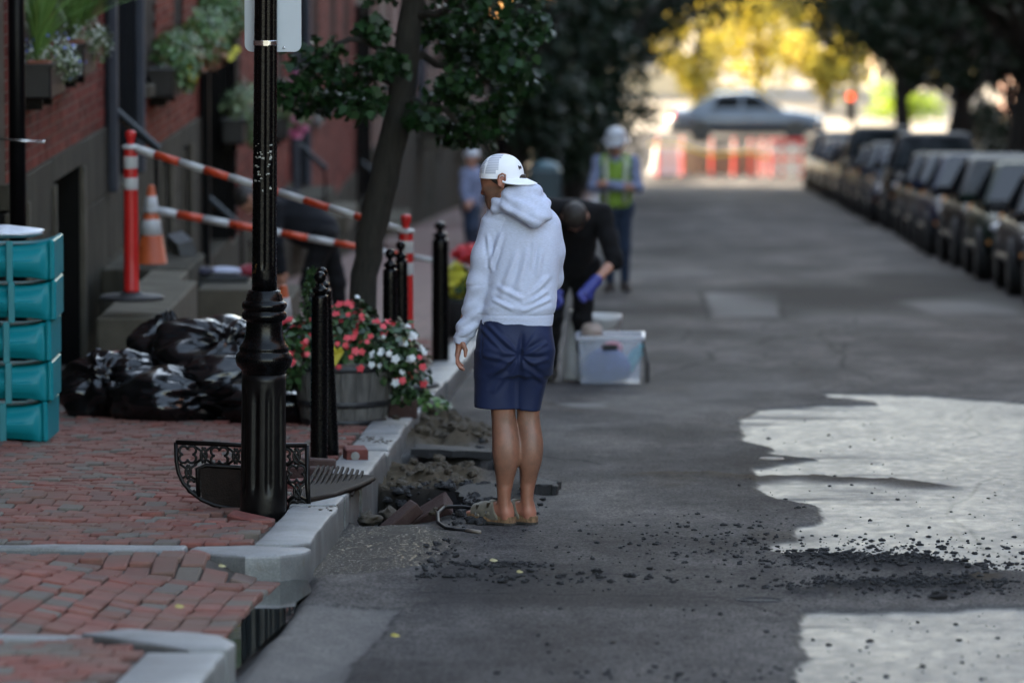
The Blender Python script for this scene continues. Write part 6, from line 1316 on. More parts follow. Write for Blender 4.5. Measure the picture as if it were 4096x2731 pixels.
for i, (a, b) in enumerate(((14, 30), (30, 48), (48, 70), (70, 92), (92, 114), (114, 137), (137, 163))):
    house('brick house ' + ('beside the camera, right of the wet road', 'opposite the dug up curb on the right', 'right of the nearest parked cars', 'behind the middle of the parked car row', 'behind the first dark trunk on the right', 'behind the thick right trunks', 'at the far end of the right parked cars')[i], 9.4, a, b, gz(a) + .6, [(3, 1.1), (7, 1.1), (12, 1.1), (17, 1.1)], (b - a - 3.4, b - a - 1.8), [], side=-1, detail=False, group=GHR, height=8.0)
# downspout and black pole by the nearest wall, window boxes with plants
pole = tag(empty('iron_pole', G(-4.02, 34.9, .13)), 'tall black iron pole at the left edge behind the teal crates', 'pole'); m_ = MB(); m_.tube([(0, 0, 0), (0, 0, 4.2)], .052, 14); m_.build('shaft', M_BLACKPAINT, pole, True); m_ = MB(); m_.tube([(-.12, -.05, 1.64), (.16, -.05, 1.62)], .007, 6); m_.ball((.165, -.05, 1.62), .013); m_.build('bracket', M_STEEL, pole, True)
M_GRASS = leaf_mat('grass_blade', (0.07, 0.15, 0.03), (0.12, 0.24, 0.05), (0.20, 0.33, 0.09), .5); M_ALYS = leaf_mat('alyssum', (0.05, 0.085, 0.03), (0.11, 0.15, 0.06), (0.15, 0.19, 0.09), .6); M_TERRA = mat('terracotta', (0.20, 0.065, 0.035), .8)
M_WHT = leaf_mat('small_white_flowers', (.5, .55, .5), (.62, .66, .62), (.7, .72, .68), .6); M_BLU = leaf_mat('small_blue_flowers', (.12, .14, .5), (.16, .2, .6), (.25, .3, .7), .6); M_RUSTL = leaf_mat('rust_leaf', (.16, .05, .02), (.22, .08, .03), (.25, .12, .04), .6); M_YEL = leaf_mat('yellow_bloom', (.5, .45, .02), (.6, .55, .05), (.6, .6, .1), .6)
def wbox(x, y, z, ln, lab):
    o = tag(empty('window_box', (x, y, z)), lab, 'window box', 'black window boxes on the house fronts'); m_ = MB(); m_.box((0, 0, .11), (.20, ln, .22), None, .012); m_.box((0, 0, .215), (.23, ln + .03, .025)); m_.build('trough', M_LEAD, o); m_ = MB()
    for s in (-1, 1): m_ = MB(); m_.box((-.04, s * ln * .35, -.04), (.14, .03, .08)); m_.build('bracket', M_IRON, o)
    return o
def ribbons(root, n, spread, ln, m, c=(0, 0, 0), name='blades', w=.0065, lean=(0, 0)):
    V, F = [], []
    for i in range(n):
        a = rng.uniform(0, 6.28); l = ln * rng.uniform(.6, 1.1); s = spread * rng.uniform(.3, 1.15); dx, dy = math.cos(a) * s + lean[0], math.sin(a) * s + lean[1]; b0 = len(V); nx, ny = -math.sin(a + rng.uniform(-1, 1)), math.cos(a)
        for k in range(7):
            t = k / 6; r_ = t ** 1.4; zz = l * (t - .42 * s / max(spread, .01) * t * t); ww = w * (1 - t) ** .7 + .0008; px, py, pz = c[0] + dx * r_ + rng.normal(0, .001), c[1] + dy * r_, c[2] + zz
            V += [(px - nx * ww, py - ny * ww, pz), (px + nx * ww, py + ny * ww, pz)]
        for k in range(6): q = b0 + 2 * k; F.append((q, q + 1, q + 3, q + 2))
    o = mesh_obj(name, V, np.array(F), m, root); a = o.data.attributes.new('rnd', 'FLOAT', 'FACE'); a.data.foreach_set('value', np.repeat(rng.random(n), 6).astype(np.float32)); o['kind'] = 'stuff'; return o
for i, (y, z, lab, blu) in enumerate(((37.35, -.10, 'spiky grass with white and blue trailing flowers in the leftmost window box', True), (39.45, -.06, 'spiky grass with arching blades and white flowers in the second window box', False))):
    wbox(FX + .12, y, z, .85, ('leftmost black window box on the near brick wall', 'second black window box beside the grey doors')[i])
    p = tag(empty('window_box_plant', (FX + .13, y, z + .22)), lab, 'plant'); ribbons(p, 190, .50 if i else .34, .95, M_GRASS, (-.02, -.25 + .1 * i, 0), lean=(.10 + .12 * i, .1))
    P, N = bush(p, 900, [(.03, .05, .05, .16, .40, .13), (.12, .3, -.02, .10, .2, .12)], OVAL, .030, M_ALYS); s = rng.choice(len(P), 260, replace=False); o = leaf_obj('white_flowers', FLOWER, P[s] + N[s] * .02, N[s] + rand_dirs(260) * .3, rand_dirs(260), np.full(260, .022), M_WHT, p); o['kind'] = 'stuff'
    if blu: s = rng.choice(len(P), 40, replace=False); o = leaf_obj('blue_flowers', FLOWER, P[s] + N[s] * .05 + [0, 0, .03], N[s], rand_dirs(40), np.full(40, .026), M_BLU, p); o['kind'] = 'stuff'
    m_ = MB(); m_.box((0, -.1, .0), (.16, .5, .05), None, .01); m_.build('terracotta_pot', M_TERRA, p)
wbox(FX + .12, 46.6, -.58, 1.1, 'black window box under mixed foliage left of the black door'); p = tag(empty('window_box_plant', (FX + .18, 46.9, -.36)), 'mixed green and rust foliage overflowing a window box with yellow blooms', 'plant')
bush(p, 2800, [(0, 0, .12, .2, .6, .2), (.15, 1.2, .2, .2, .8, .25), (.25, 2.0, .42, .22, .6, .28), (.1, -.4, .0, .12, .3, .2)], OVAL, .052, leaf_mat('garden_leaf', (.03, .075, .015), (.06, .13, .03), (.12, .20, .05))); bush(p, 380, [(.1, .1, .02, .14, .35, .14), (.18, 1.2, .08, .14, .4, .16)], OVAL, .06, M_RUSTL, 'rust_leaves'); o = leaf_obj('yellow_blooms', FLOWER, np.array([(.3, 2.1, .0), (.32, 2.2, .03), (.28, 2.0, -.03), (.45, 3.4, .45), (.46, 3.3, .42), (.16, -.4, -.06), (.15, -.3, -.1), (.14, -.5, -.02)]), rand_dirs(8) + [0, -2, 0], rand_dirs(8), np.full(8, .09), M_YEL, p); o['kind'] = 'stuff'
wbox(FX + .12, 54.2, -1.42, 1.3, 'black window box between the black door and the lamp post'); p = tag(empty('window_box_plant', (FX + .16, 54.4, -1.2)), 'olive trailing plant in the box between black door and lamp post', 'plant'); bush(p, 700, [(0, 0, .1, .2, .8, .22), (.1, .3, -.12, .12, .6, .2)], OVAL, .07, M_ALYS)
wbox(FX + .12, 60.3, -1.75, 1.2, 'window box with pink flowers just right of the lamp post'); p = tag(empty('window_box_plant', (FX + .2, 60.4, -1.53)), 'bright pink flowers hanging from a window box right of the lamp post', 'plant'); bush(p, 500, [(0, 0, .1, .25, .8, .25)], OVAL, .08, M_ALYS); o = bush(p, 330, [(.06, .0, .10, .16, .6, .22), (.08, .3, .30, .10, .3, .14), (.08, 0, -.1, .12, .4, .16)], FLOWER, .085, M_PINK_FL, 'pink_flowers')
for c in p.children: c['kind'] = 'stuff'
# stone platform of the stoop, items standing on it
st = tag(empty('stone_steps', G(-3.5, 39, 0)), 'granite stoop steps at the foot of the near house under the red post', 'steps')
for (lo, hi) in (((-.26, -1.95, .05), (.17, .9, .70)), ((-.26, .91, .05), (.02, 1.94, .685)), ((-.62, 1.95, .3), (.02, 3.4, .69)), ((.04, 2.4, .1), (.45, 3.9, .51)), ((.46, 3.0, -.1), (.62, 5.2, .30))):
    m_ = MB(); m_.span(lo, hi, .015); m_.build('step', M_PALE if lo[2] < .2 else M_FOUND, st)
M_REDPL = mat('red_plastic', (0.50, 0.014, 0.013), .42, vary=.06); M_WHITEREF = mat('white_reflective', (0.46, 0.47, 0.48), .4, vary=.06); M_RUBBER = mat('black_rubber_base', (0.018, 0.018, 0.019), .7, vary=.3); M_ORANGE = mat('orange_plastic', (0.42, 0.075, 0.015), .5, vary=.15, scale=5); M_ORFADE = mat('faded_orange', (0.27, 0.095, 0.057), .8)
def make_post():
    p = empty('delineator_post', (0, 0, 0)); m_ = MB(); m_.lathe([(.215, 0), (.215, .018), (.19, .03), (.075, .036), (.07, .05), (.04, .052)], 40); m_.build('rubber_base', M_RUBBER, p, True)
    m_ = MB(); m_.lathe([(.052, .05), (.0535, .07), (.050, .075), (.0485, .30), (.046, .70), (.0455, .985), (.044, 1.00), (.028, 1.02)], 24); m_.build('tube', M_REDPL, p, True)
    m_ = MB(); m_.lathe([(.026, 1.02), (.022, 1.035), (.024, 1.05), (.034, 1.075), (.035, 1.095), (.030, 1.108), (.012, 1.115)], 20); m_.build('loop_top', M_REDPL, p, True)
    for a, b in ((.725, .805), (.865, .945)): m_ = MB(); m_.lathe([(.0472, a), (.0480, a + .002), (.0480, b - .002), (.0472, b)], 24); m_.build('reflective_band', M_WHITEREF, p, True)
    m_ = MB(); m_.lathe([(.048, 1.0), (.050, 1.004), (.050, 1.018), (.03, 1.024)], 24); m_.build('clip_ring', M_WHITEREF, p, True); return p
dp = make_post(); dp.location = G(-3.55, 37.3, .70); tag(dp, 'red looped delineator post with two white bands standing on the stone step', 'delineator', 'red and white delineator posts')
o = copy_tree(dp); o.location = G(-1.70, 36.5, .165); tag(o, 'red looped delineator post beside the slanted tree behind the bollards', 'delineator', 'red and white delineator posts')
def make_cone():
    c = empty('traffic_cone', (0, 0, 0)); f = lambda z: .128 - .105 * (z / .70); m_ = MB(); m_.box((0, 0, .02), (.36, .36, .04), None, .015); m_.build('foot', M_ORFADE, c); m_ = MB(); m_.lathe([(.14, .04), (f(.04) + .004, .05), (f(.69), .69), (.018, .70), (.005, .70)], 28); m_.build('cone_body', M_ORANGE, c, True)
    for a, b in ((.335, .450), (.495, .620)): m_ = MB(); m_.lathe([(f(a) + .001, a), (f(a) + .004, a + .002), (f(b) + .004, b - .002), (f(b) + .001, b)], 28); m_.build('reflective_collar', M_WHITEREF, c, True)
    return c
tc = make_cone(); tc.location = G(-3.80, 41.5, .705); tc.rotation_euler = (0, 0, R(20)); tag(tc, 'orange traffic cone with white collars on the step right of the red post', 'traffic cone', 'orange traffic cones'); o = copy_tree(tc); o.location = G(-2.47, 36.2, .13); tag(o, 'traffic cone whose orange tip shows just right of the lamp post', 'traffic cone', 'orange traffic cones')
M_BARR = mat('orange_red_band', (0.52, 0.055, 0.016), .45, vary=.05)
def bar(p0, p1, r0, r1, n, lab, first=0):
    a, b = Vector(p0), Vector(p1); o = tag(empty('striped_bar', a), lab, 'bar', 'striped cone bars'); d = b - a; e = [0, .16, .33, .40, .545, .68, .80, .90, 1.0] if n == 8 else list(np.linspace(0, 1, n + 1))
    for i in range(len(e) - 1): m_ = MB(); m_.tube([d * (e[i] + .0005), d * (e[i + 1] - .0005)], [r0 + (r1 - r0) * e[i], r0 + (r1 - r0) * e[i + 1]], 14); m_.build('white_segment' if (i + first) % 2 == 0 else 'orange_segment', M_WHITEREF if (i + first) % 2 == 0 else M_BARR, o, True)
    m_ = MB(); m_.lathe([(.052, -.012), (.058, -.010), (.058, .010), (.052, .012)], 20); m_.build('end_ring', M_WHITEREF, o, True); m_ = MB(); m_.lathe([(.050, -.012), (.056, -.010), (.056, .010), (.050, .012)], 20, c=d); m_.build('end_ring', M_WHITEREF, o, True)
P1 = G(-3.55, 37.3, 1.705); P2 = G(-1.70, 36.5, 1.17)
bar(P1, P2, .026, .022, 11, 'upper red and white striped bar between the two red posts'); bar(G(-3.80, 41.5, 1.225), G(-1.66, 41.0, .86), .030, .018, 11, 'lower orange and white striped bar from the cone to the far bollard')
# toolbox, clothes, leaning board, planting pot, street box
M_TOOL = mat('charcoal_plastic', (0.013, 0.015, 0.017), .5); M_GREENLBL = mat('lime_label', (0.20, 0.34, 0.03), .5); M_CLOTHW = cloth_mat('folded_cloth', (0.35, 0.37, 0.46), 200); M_CLOTHD = cloth_mat('dark_cloth', (0.02, 0.02, 0.035), 200); M_CLOTHR = cloth_mat('red_cloth', (0.18, 0.02, 0.03), 200)
tb = tag(empty('toolbox', G(-3.34, 42.0, .512)), 'dark toolbox with lime green label behind the rubbish bags', 'toolbox'); m_ = MB(); m_.box((0, 0, .09), (.46, .28, .18), None, .015); m_.box((0, 0, .155), (.49, .31, .03), None, .008); m_.build('case', M_TOOL, tb); m_ = MB(); m_.box((.03, -.142, .08), (.11, .008, .075)); m_.build('label', M_GREENLBL, tb); m_ = MB(); m_.box((0, 0, .195), (.44, .26, .05), None, .012); m_.build('lid', M_TOOL, tb)
for (x, y, m, lab, r_) in ((-3.30, 42.0, M_CLOTHW, 'pale folded cloth on top of the dark toolbox', (.13, .1, .035)), (-3.47, 41.95, M_CLOTHD, 'dark crumpled cloth at the left of the toolbox lid', (.09, .1, .035)), (-3.13, 42.05, M_CLOTHR, 'dark red cloth at the right end of the toolbox lid', (.09, .1, .05))): crumple('cloth', G(x, y, .76), r_, m, lab, 'cloth', int(abs(x) * 100), .4)
bd = tag(empty('board', G(-3.70, 42.6, .3)), 'dark grey board leaning against the steps right of the traffic cone', 'board'); m_ = MB(); m_.box((.10, 0, .35), (.12, .9, .72), (0, R(-14), R(10))); m_.build('panel', mat('grey_board', (.055, .06, .068), .5), bd)
pot = tag(empty('flower_pot', G(-1.72, 46, .13)), 'pot of yellow and red mums just left of the man in the hoodie', 'flower pot'); m_ = MB(); m_.lathe([(.12, 0), (.17, .28), (.18, .30), (.15, .30)], 20); m_.build('pot', M_RUBBER, pot, True); P, N = bush(pot, 350, [(-.01, 0, .46, .09, .12, .14)], FLOWER, .075, M_YEL, 'yellow_mums'); P, N = bush(pot, 260, [(.12, .1, .66, .17, .15, .07)], FLOWER, .07, M_RED_FL, 'red_mums'); bush(pot, 200, [(0.05, 0, .38, .15, .15, .15)], OVAL, .08, M_LEAF_BUSY)
for c in pot.children:
    if c.name.split('.')[0] != 'pot': c['kind'] = 'stuff'
bx = tag(empty('street_box', G(-1.75, 80, .13)), 'dark blue green street box on legs between house fronts and the road', 'box'); m_ = MB(); m_.box((0, 0, .75), (.42, .5, 1.0), None, .03); m_.build('cabinet', mat('bluegreen_paint', (.03, .055, .065), .45), bx); m_ = MB(); m_.lathe([(.21, 0), (.2, .05), (.1, .11), (.01, .13)], 20, c=(0, 0, 1.25)); m_.build('domed_top', mat('bluegreen_top', (.06, .12, .14), .45), bx, True); m_ = MB(); [m_.box((sx * .17, sy * .2, .13), (.05, .05, .26)) for sx in (-1, 1) for sy in (-1, 1)]; m_.build('feet', M_IRON, bx); bx.scale = (1, 1, .85)
# clear plastic tub with contents, bucket
M_TUB, t_, b_ = new_mat('clear_plastic'); b_.inputs['Base Color'].default_value = (.62, .68, .80, 1); b_.inputs['Roughness'].default_value = .35; tr = nd(t_, 'ShaderNodeBsdfTransparent'); mx = nd(t_, 'ShaderNodeMixShader'); mx.inputs[0].default_value = .22; t_.links.new(tr.outputs[0], mx.inputs[1]); t_.links.new(b_.outputs[0], mx.inputs[2]); t_.links.new(mx.outputs[0], t_.nodes['Material Output'].inputs[0])
tub = tag(empty('plastic_tub', G(-.425, 40.55, .012)), 'clear plastic storage tub with blue and pink contents on the road', 'tub'); m_ = MB(); w, d, hh, t = .42, .32, .34, .006
for lo, hi in (((-w / 2, -d / 2, 0), (w / 2, d / 2, t)), ((-w / 2, -d / 2, t), (-w / 2 + t, d / 2, hh)), ((w / 2 - t, -d / 2, t), (w / 2, d / 2, hh)), ((-w / 2 + t, -d / 2, t), (w / 2 - t, -d / 2 + t, hh)), ((-w / 2 + t, d / 2 - t, t), (w / 2 - t, d / 2, hh))): m_.span(lo, hi)
for i, v in enumerate(m_.V): k = 1 + .10 * v[2] / hh; m_.V[i] = (v[0] * k, v[1] * k, v[2])
m_.build('walls', M_TUB, tub); m_ = MB(); k = 1.1; [m_.span(a, b) for a, b in (((-w / 2 * k - .015, -d / 2 * k - .015, hh - .02), (w / 2 * k + .015, -d / 2 * k, hh + .004)), ((-w / 2 * k - .015, d / 2 * k, hh - .02), (w / 2 * k + .015, d / 2 * k + .015, hh + .004)), ((-w / 2 * k - .015, -d / 2 * k, hh - .02), (-w / 2 * k, d / 2 * k, hh + .004)), ((w / 2 * k, -d / 2 * k, hh - .02), (w / 2 * k + .015, d / 2 * k, hh + .004)))]; m_.build('rim', mat('tub_rim', (.5, .53, .62), .4), tub); m_ = MB(); m_.box((.0, -d / 2 * 1.08 - .006, hh - .075), (.11, .012, .045), None, .005); m_.build('handle_slot', M_RUBBER, tub)
m_ = MB(); m_.tube([(w / 2 + .02, -.02, hh - .03), (w / 2 + .04, -.06, hh * .6), (w / 2 + .05, -.10, .16)], .010, 6); m_.box((w / 2 + .055, -.11, .08), (.03, .02, .15), None, .006); m_.build('strap', M_RUBBER, tub)
crumple('cloth', G(-.45, 40.52, .13), (.18, .12, .13), cloth_mat('blue_cloth', (.035, .07, .22), 200), 'blue cloth inside the clear tub', 'cloth', 51, .4); crumple('cloth', G(-.41, 40.62, .25), (.08, .06, .05), cloth_mat('pink_cloth', (.55, .16, .2), 200), 'pink cloth above the blue one in the clear tub', 'cloth', 53, .4)
bt = tag(empty('bottle', G(-.30, 40.50, .10)), 'teal bottle leaning inside the right end of the clear tub', 'bottle'); bt.rotation_euler = (0, R(28), 0); m_ = MB(); m_.lathe([(.04, 0), (.042, .01), (.042, .15), (.02, .18), (.02, .21), (.001, .21)], 18); m_.build('flask', mat('teal_bottle', (.02, .30, .38), .35), bt, True)
crumple('cloth', G(-.56, 40.72, .37), (.075, .07, .06), cloth_mat('tan_cloth', (.38, .31, .27), 200), 'tan wadded cloth on the left rim of the clear tub', 'cloth', 55, .35)
bk = tag(empty('cleaner_bottle', G(-.70, 40.95, .012)), 'white cleaner bottle with red band left of the clear tub', 'bottle'); m_ = MB(); m_.lathe([(.07, 0), (.072, .02), (.072, .20), (.045, .30), (.030, .44), (.030, .50), (.001, .50)], 20); m_.build('container', M_WHITEREF, bk, True); m_ = MB(); m_.lathe([(.034, .36), (.036, .365), (.034, .40), (.031, .402)], 18); m_.build('red_band', M_REDPL, bk, True)
bk = tag(empty('bucket', G(-.50, 41.5, .012)), 'white bucket behind the clear tub at the stooping person feet', 'bucket'); m_ = MB(); m_.lathe([(.12, 0), (.14, .40), (.15, .41), (.15, .45), (.135, .45), (.115, .05)], 24); m_.build('pail', M_WHITEREF, bk, True); m_ = MB(); m_.tube([(-.15, 0, .42), (-.1, -.13, .36), (0, -.17, .33), (.1, -.13, .36), (.15, 0, .42)], .004, 5); m_.build('wire_handle', M_STEEL, bk)
# ================================================================ TREES
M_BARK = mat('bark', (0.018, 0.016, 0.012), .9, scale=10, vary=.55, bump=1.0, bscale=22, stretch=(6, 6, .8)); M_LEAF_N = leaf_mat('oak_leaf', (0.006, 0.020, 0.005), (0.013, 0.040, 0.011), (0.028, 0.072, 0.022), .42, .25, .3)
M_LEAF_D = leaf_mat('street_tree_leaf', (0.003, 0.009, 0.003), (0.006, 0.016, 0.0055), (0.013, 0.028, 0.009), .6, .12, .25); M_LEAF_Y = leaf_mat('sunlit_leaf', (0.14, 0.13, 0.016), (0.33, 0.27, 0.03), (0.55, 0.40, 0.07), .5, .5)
def limb(m_, pts, rads, n=10, wob=0.02):
    P = [Vector(p) for p in pts]; Q, Rr = [], []
    for i in range(len(P) - 1):
        for k in range(4): t = k / 4; Q.append(P[i].lerp(P[i + 1], t) + Vector(rng.normal(0, wob, 3)) * (0 < i + k)); Rr.append(rads[i] + (rads[i + 1] - rads[i]) * t)
    Q.append(P[-1]); Rr.append(rads[-1]); m_.tube(Q, Rr, n)
tr = tag(empty('street_tree', G(-1.92, 35, .10)), 'slanted street tree with rough trunk and dark oak leaves behind the planter', 'tree'); b0 = Vector((-1.92, 35, .10))
def TL(x, h, y=0.0): return (x + 1.92, y, h - .10)
m_ = MB(); limb(m_, [TL(-1.93, .05), TL(-1.887, .92), TL(-1.796, 1.40), TL(-1.667, 1.92), TL(-1.585, 2.62), TL(-1.50, 3.4), TL(-1.45, 4.4)], [.095, .084, .092, .089, .072, .065, .04], 18, .006)
trunk = m_.build('trunk', M_BARK, tr, True); m_ = MB()
BR = [((-1.62, 2.3), (-1.95, 2.42, -.4), (-2.25, 2.2, -.7)), ((-1.64, 2.1), (-1.92, 2.15, .3), (-2.2, 1.98, .2)), ((-1.6, 2.5), (-1.25, 2.6, -.3), (-.95, 2.35, -.5)), ((-1.62, 2.25), (-1.3, 2.2, .4), (-.95, 2.0, .3)), ((-1.66, 2.0), (-1.35, 1.95, -.2), (-1.1, 1.70, -.2)), ((-1.55, 2.9), (-1.9, 3.1, .4), (-2.4, 3.0, .6)), ((-1.5, 3.2), (-1.0, 3.4, -.3), (-.6, 3.1, -.4)), ((-1.5, 3.6), (-2.0, 4.0, .2), (-2.6, 4.0, 0)), ((-1.48, 3.9), (-1.0, 4.3, .2), (-.5, 4.2, 0))]
for a, b, c in BR: limb(m_, [TL(*a), TL(b[0], b[1], b[2]), TL(c[0], c[1], c[2])], [.028, .018, .007], 7, .015)
m_.build('limbs', M_BARK, tr, True)
cl = [(-2.12, 2.28, -.5, .20), (-2.28, 2.10, -.6, .13), (-2.0, 2.10, .2, .22), (-2.2, 1.98, .2, .14), (-1.88, 2.02, -.4, .16), (-1.80, 2.46, -.3, .10), (-1.15, 2.55, -.4, .22), (-.98, 2.36, -.5, .17), (-1.2, 2.3, .3, .2), (-.95, 2.12, .3, .16), (-.86, 2.45, 0, .14), (-1.35, 2.05, 0, .18), (-1.15, 1.86, -.2, .16), (-1.32, 1.80, .1, .13), (-1.05, 1.98, -.2, .13), (-1.42, 2.45, .3, .2), (-1.78, 2.75, .3, .22), (-1.3, 2.78, .2, .25), (-.95, 2.7, .2, .2), (-1.52, 1.92, -.3, .10), (-1.72, 2.25, -.35, .12), (-1.0, 2.25, -.7, .12), (-1.28, 2.15, -.6, .12)]
P = []; 
for x, h, y, r_ in cl: P.append(np.array(TL(x, h, y)) + rand_dirs(int(50 + 640 * r_)) * (r_ * rng.random(int(50 + 640 * r_)) ** .45)[:, None] * [1.15, 1.3, .75])
P = np.concatenate(P); n = len(P); leaf_obj('crown', OAK, P, rand_dirs(n) * .8 + [0, -.3, .7], rand_dirs(n) * .9 + [0, 0, -.6], .044 + .032 * rng.random(n), M_LEAF_N, tr)
P = np.concatenate([np.array(TL(x, h, y)) + rand_dirs(420) * (rng.random(420) ** .4)[:, None] * [.7, .8, .5] for x, h, y in ((-2.3, 3.2, .5), (-1.0, 3.4, -.3), (-1.6, 4.2, 0), (-2.4, 4.1, 0), (-.6, 4.2, 0), (-1.5, 3.3, .5))]); n = len(P); leaf_obj('upper_crown', OAK, P, rand_dirs(n) + [0, 0, .7], rand_dirs(n), np.full(n, .12), M_LEAF_N, tr)
def make_tree(name, lab, x, y, h0, height, trunk_r, lobes, n, size, m, group=None, lean=(0, 0), z=None, cat='tree'):
    t = tag(empty(name, (x, y, (gz(y) + h0) if z is None else z)), lab, cat, group); m_ = MB(); top = height * .8; limb(m_, [(0, 0, -.2), (lean[0] * .3, lean[1] * .3, height * .3), (lean[0], lean[1], top)], [trunk_r * 1.15, trunk_r, trunk_r * .4], 12, trunk_r * .12); m_.build('trunk', M_BARK, t, True); m_ = MB()
    for lx, ly, lz, rx, ry, rz in lobes: limb(m_, [(lean[0] * .4, lean[1] * .4, min(lz * .65, top * .7)), (lx * .5, ly * .5, lz * .85), (lx, ly, lz)], [trunk_r * .45, trunk_r * .3, trunk_r * .1], 6, .05)
    m_.build('limbs', M_BARK, t, True); P = []; N = []
    vol = np.array([l[3] * l[4] + l[4] * l[5] for l in lobes])
    for (lx, ly, lz, rx, ry, rz), k in zip(lobes, (vol / vol.sum() * n).astype(int)):
        d = rand_dirs(k); P.append(np.array([lx, ly, lz]) + d * (rng.random(k) ** .4)[:, None] * [rx, ry, rz]); N.append(d)
    P = np.concatenate(P); N = np.concatenate(N); keep = fbm(P * .9, 3, 7) > -.18; P, N = P[keep], N[keep]; k = len(P); leaf_obj('crown', OVAL if size < .2 else DIAM, P, N * .5 + rand_dirs(k) + [0, 0, .4], rand_dirs(k) + [0, 0, -.4], size * (.6 + .7 * rng.random(k)), m, t, np.clip(.5 + .45 * fbm(P * .8, 2, 3) + .25 * (rng.random(k) - .5), 0, 1)); return t
def lobes(cx, h, r_, n, seed, flat=.75):
    r = np.random.default_rng(seed); L = []
    for i in range(n): d = r.normal(size=3); d /= np.linalg.norm(d); L.append((cx + d[0] * r_ * .62, d[1] * r_ * .8, h + d[2] * r_ * .6 * flat, r_ * r.uniform(.38, .6), r_ * r.uniform(.4, .65), r_ * r.uniform(.32, .5)))
    return L
GL = 'street trees down the left pavement'
for i, (x, y, h, r_, n, lab) in enumerate(((-2.3, 84, 3.4, 1.5, 5200, 'dark leafy street tree between the slanted tree and the worker'), (-2.1, 101, 3.5, 1.9, 7600, 'dense dark street tree right behind the stooping people'), (-2.0, 118, 3.6, 2.2, 8200, 'dark street tree whose low crown reaches the road edge'), (-2.1, 136, 4.2, 2.6, 8200, 'far dark street tree arching over the road from the left'), (-2.2, 152, 4.6, 3.0, 7000, 'last dark street tree at the left end of the road'))):
    L = lobes(0, h, r_, 10, i + 3); L.append((.5, 0, h - r_ * .85, r_ * .55, r_ * .6, r_ * .4)); L.append((.2, -.3, h - r_ * 1.15, r_ * .4, r_ * .5, r_ * .3)); L += [(-.4, 0, h + r_ * .9, r_ * .8, r_, r_ * .6), (.0, .5, h + r_ * 1.6, r_ * .7, r_ * .9, r_ * .6)]  # last two lobes added above the view to darken car window reflections
    if i >= 2: L += [(1.5, 0, h + .2, 1.0, 1.3, .8), (2.1 + .3 * i, 0, h + .9, 1.3, 1.5, .9), (3.0 + .35 * i, 0, h + 1.3, 1.2, 1.5, .8)]
    if i >= 3: L += [(4.4, 0, h + 1.2, 1.3, 1.5, .7), (5.6, .5, h + 1.3, 1.2, 1.4, .6), (6.6, .5, h + 1.1, 1.2, 1.4, .6)]
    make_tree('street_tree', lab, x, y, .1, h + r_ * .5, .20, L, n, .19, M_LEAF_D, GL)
make_tree('shrub', 'dark clipped shrub at the house fronts left of the worker', -2.7, 95, .1, 1.2, .05, [(0, 0, .8, .5, 1.2, .6), (.5, 1, 1.3, .5, 1, .7), (.9, 6, 1.2, .6, 2, .9)], 2600, .16, M_LEAF_D, None, cat='shrub')
GR = 'street trees behind the parked cars'
for i, (x, y, h, r_, lab) in enumerate(((6.4, 63, 9.4, 2.9, 'dark street tree overhanging the nearest parked cars at the right edge'), (6.5, 79, 11.0, 3.0, 'dark street tree right of the parked cars just outside the nearest trunk'), (6.4, 97, 4.3, 2.5, 'nearest dark street tree behind the parked cars at the right edge'), (6.5, 109, 4.0, 2.5, 'thick trunked dark tree standing behind the parked cars'), (6.3, 121, 4.2, 2.6, 'dark tree with bare forked trunk behind the parked cars'), (6.6, 134, 4.3, 2.7, 'dark tree farther down behind the parked cars'), (6.2, 149, 4.5, 2.8, 'farthest dark tree behind the parked cars'))):  # first two added out of view to shade the cars and dim their reflections
    L = lobes(0, h, r_, 11, i + 30, .6); L += [(-1.6, 0, h - .1, 1.2, 1.5, .8), (-2.5, .4, h + .3, 1.1, 1.3, .8), *([(-3.2, .2, h + .6, .9, 1.2, .7)] if i > 1 else []), (1.5, 0, h - .9, 1.2, 1.4, .8), (2.6, 0, h - .4, 1.3, 1.4, 1.0), (-.6, .3, h - 1.1, 1.1, 1.4, .6),]
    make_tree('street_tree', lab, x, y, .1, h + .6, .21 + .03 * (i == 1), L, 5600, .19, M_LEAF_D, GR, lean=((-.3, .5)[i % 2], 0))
for i, (x, y, h, r_, lab) in enumerate(((-3.2, 27, 7.4, 3.0, 'street tree by the driveway whose crown hangs over the road above the man'), (7.0, 31, 7.6, 3.3, 'street tree on the right pavement opposite the dug up curb'), (7.0, 46, 8.2, 3.2, 'street tree on the right just before the nearest parked car'))):  # trees added out of view to cut overhead sky light on the road
    L = lobes(0, h, r_, 12, i + 130, .6) + [((2.0 if x < 0 else -2.2), 0, h + .3, 1.9, 2.4, 1.1), ((3.4 if x < 0 else -3.6), .4, h + .6, 1.6, 2.2, 1.0)]
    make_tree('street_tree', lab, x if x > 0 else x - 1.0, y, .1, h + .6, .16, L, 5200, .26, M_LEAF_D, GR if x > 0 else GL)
for i, (x, y, h, lab) in enumerate(((8.2, 143, 1.8, 'dark hedge at the far end of the right pavement'),)):
    make_tree('shrub', lab, x, y, .1, 1.4, .05, [(0, -4, h * .55, .7, 3, h * .5), (.2, 3, h * .6, .7, 3.5, h * .55), (-.3, 0, h * .9, .5, 3, h * .4)], 3000, .2, M_LEAF_D, None, cat='shrub')
GF = 'sunlit trees beyond the end of the street'; ZF = gz(FLAT_Y)
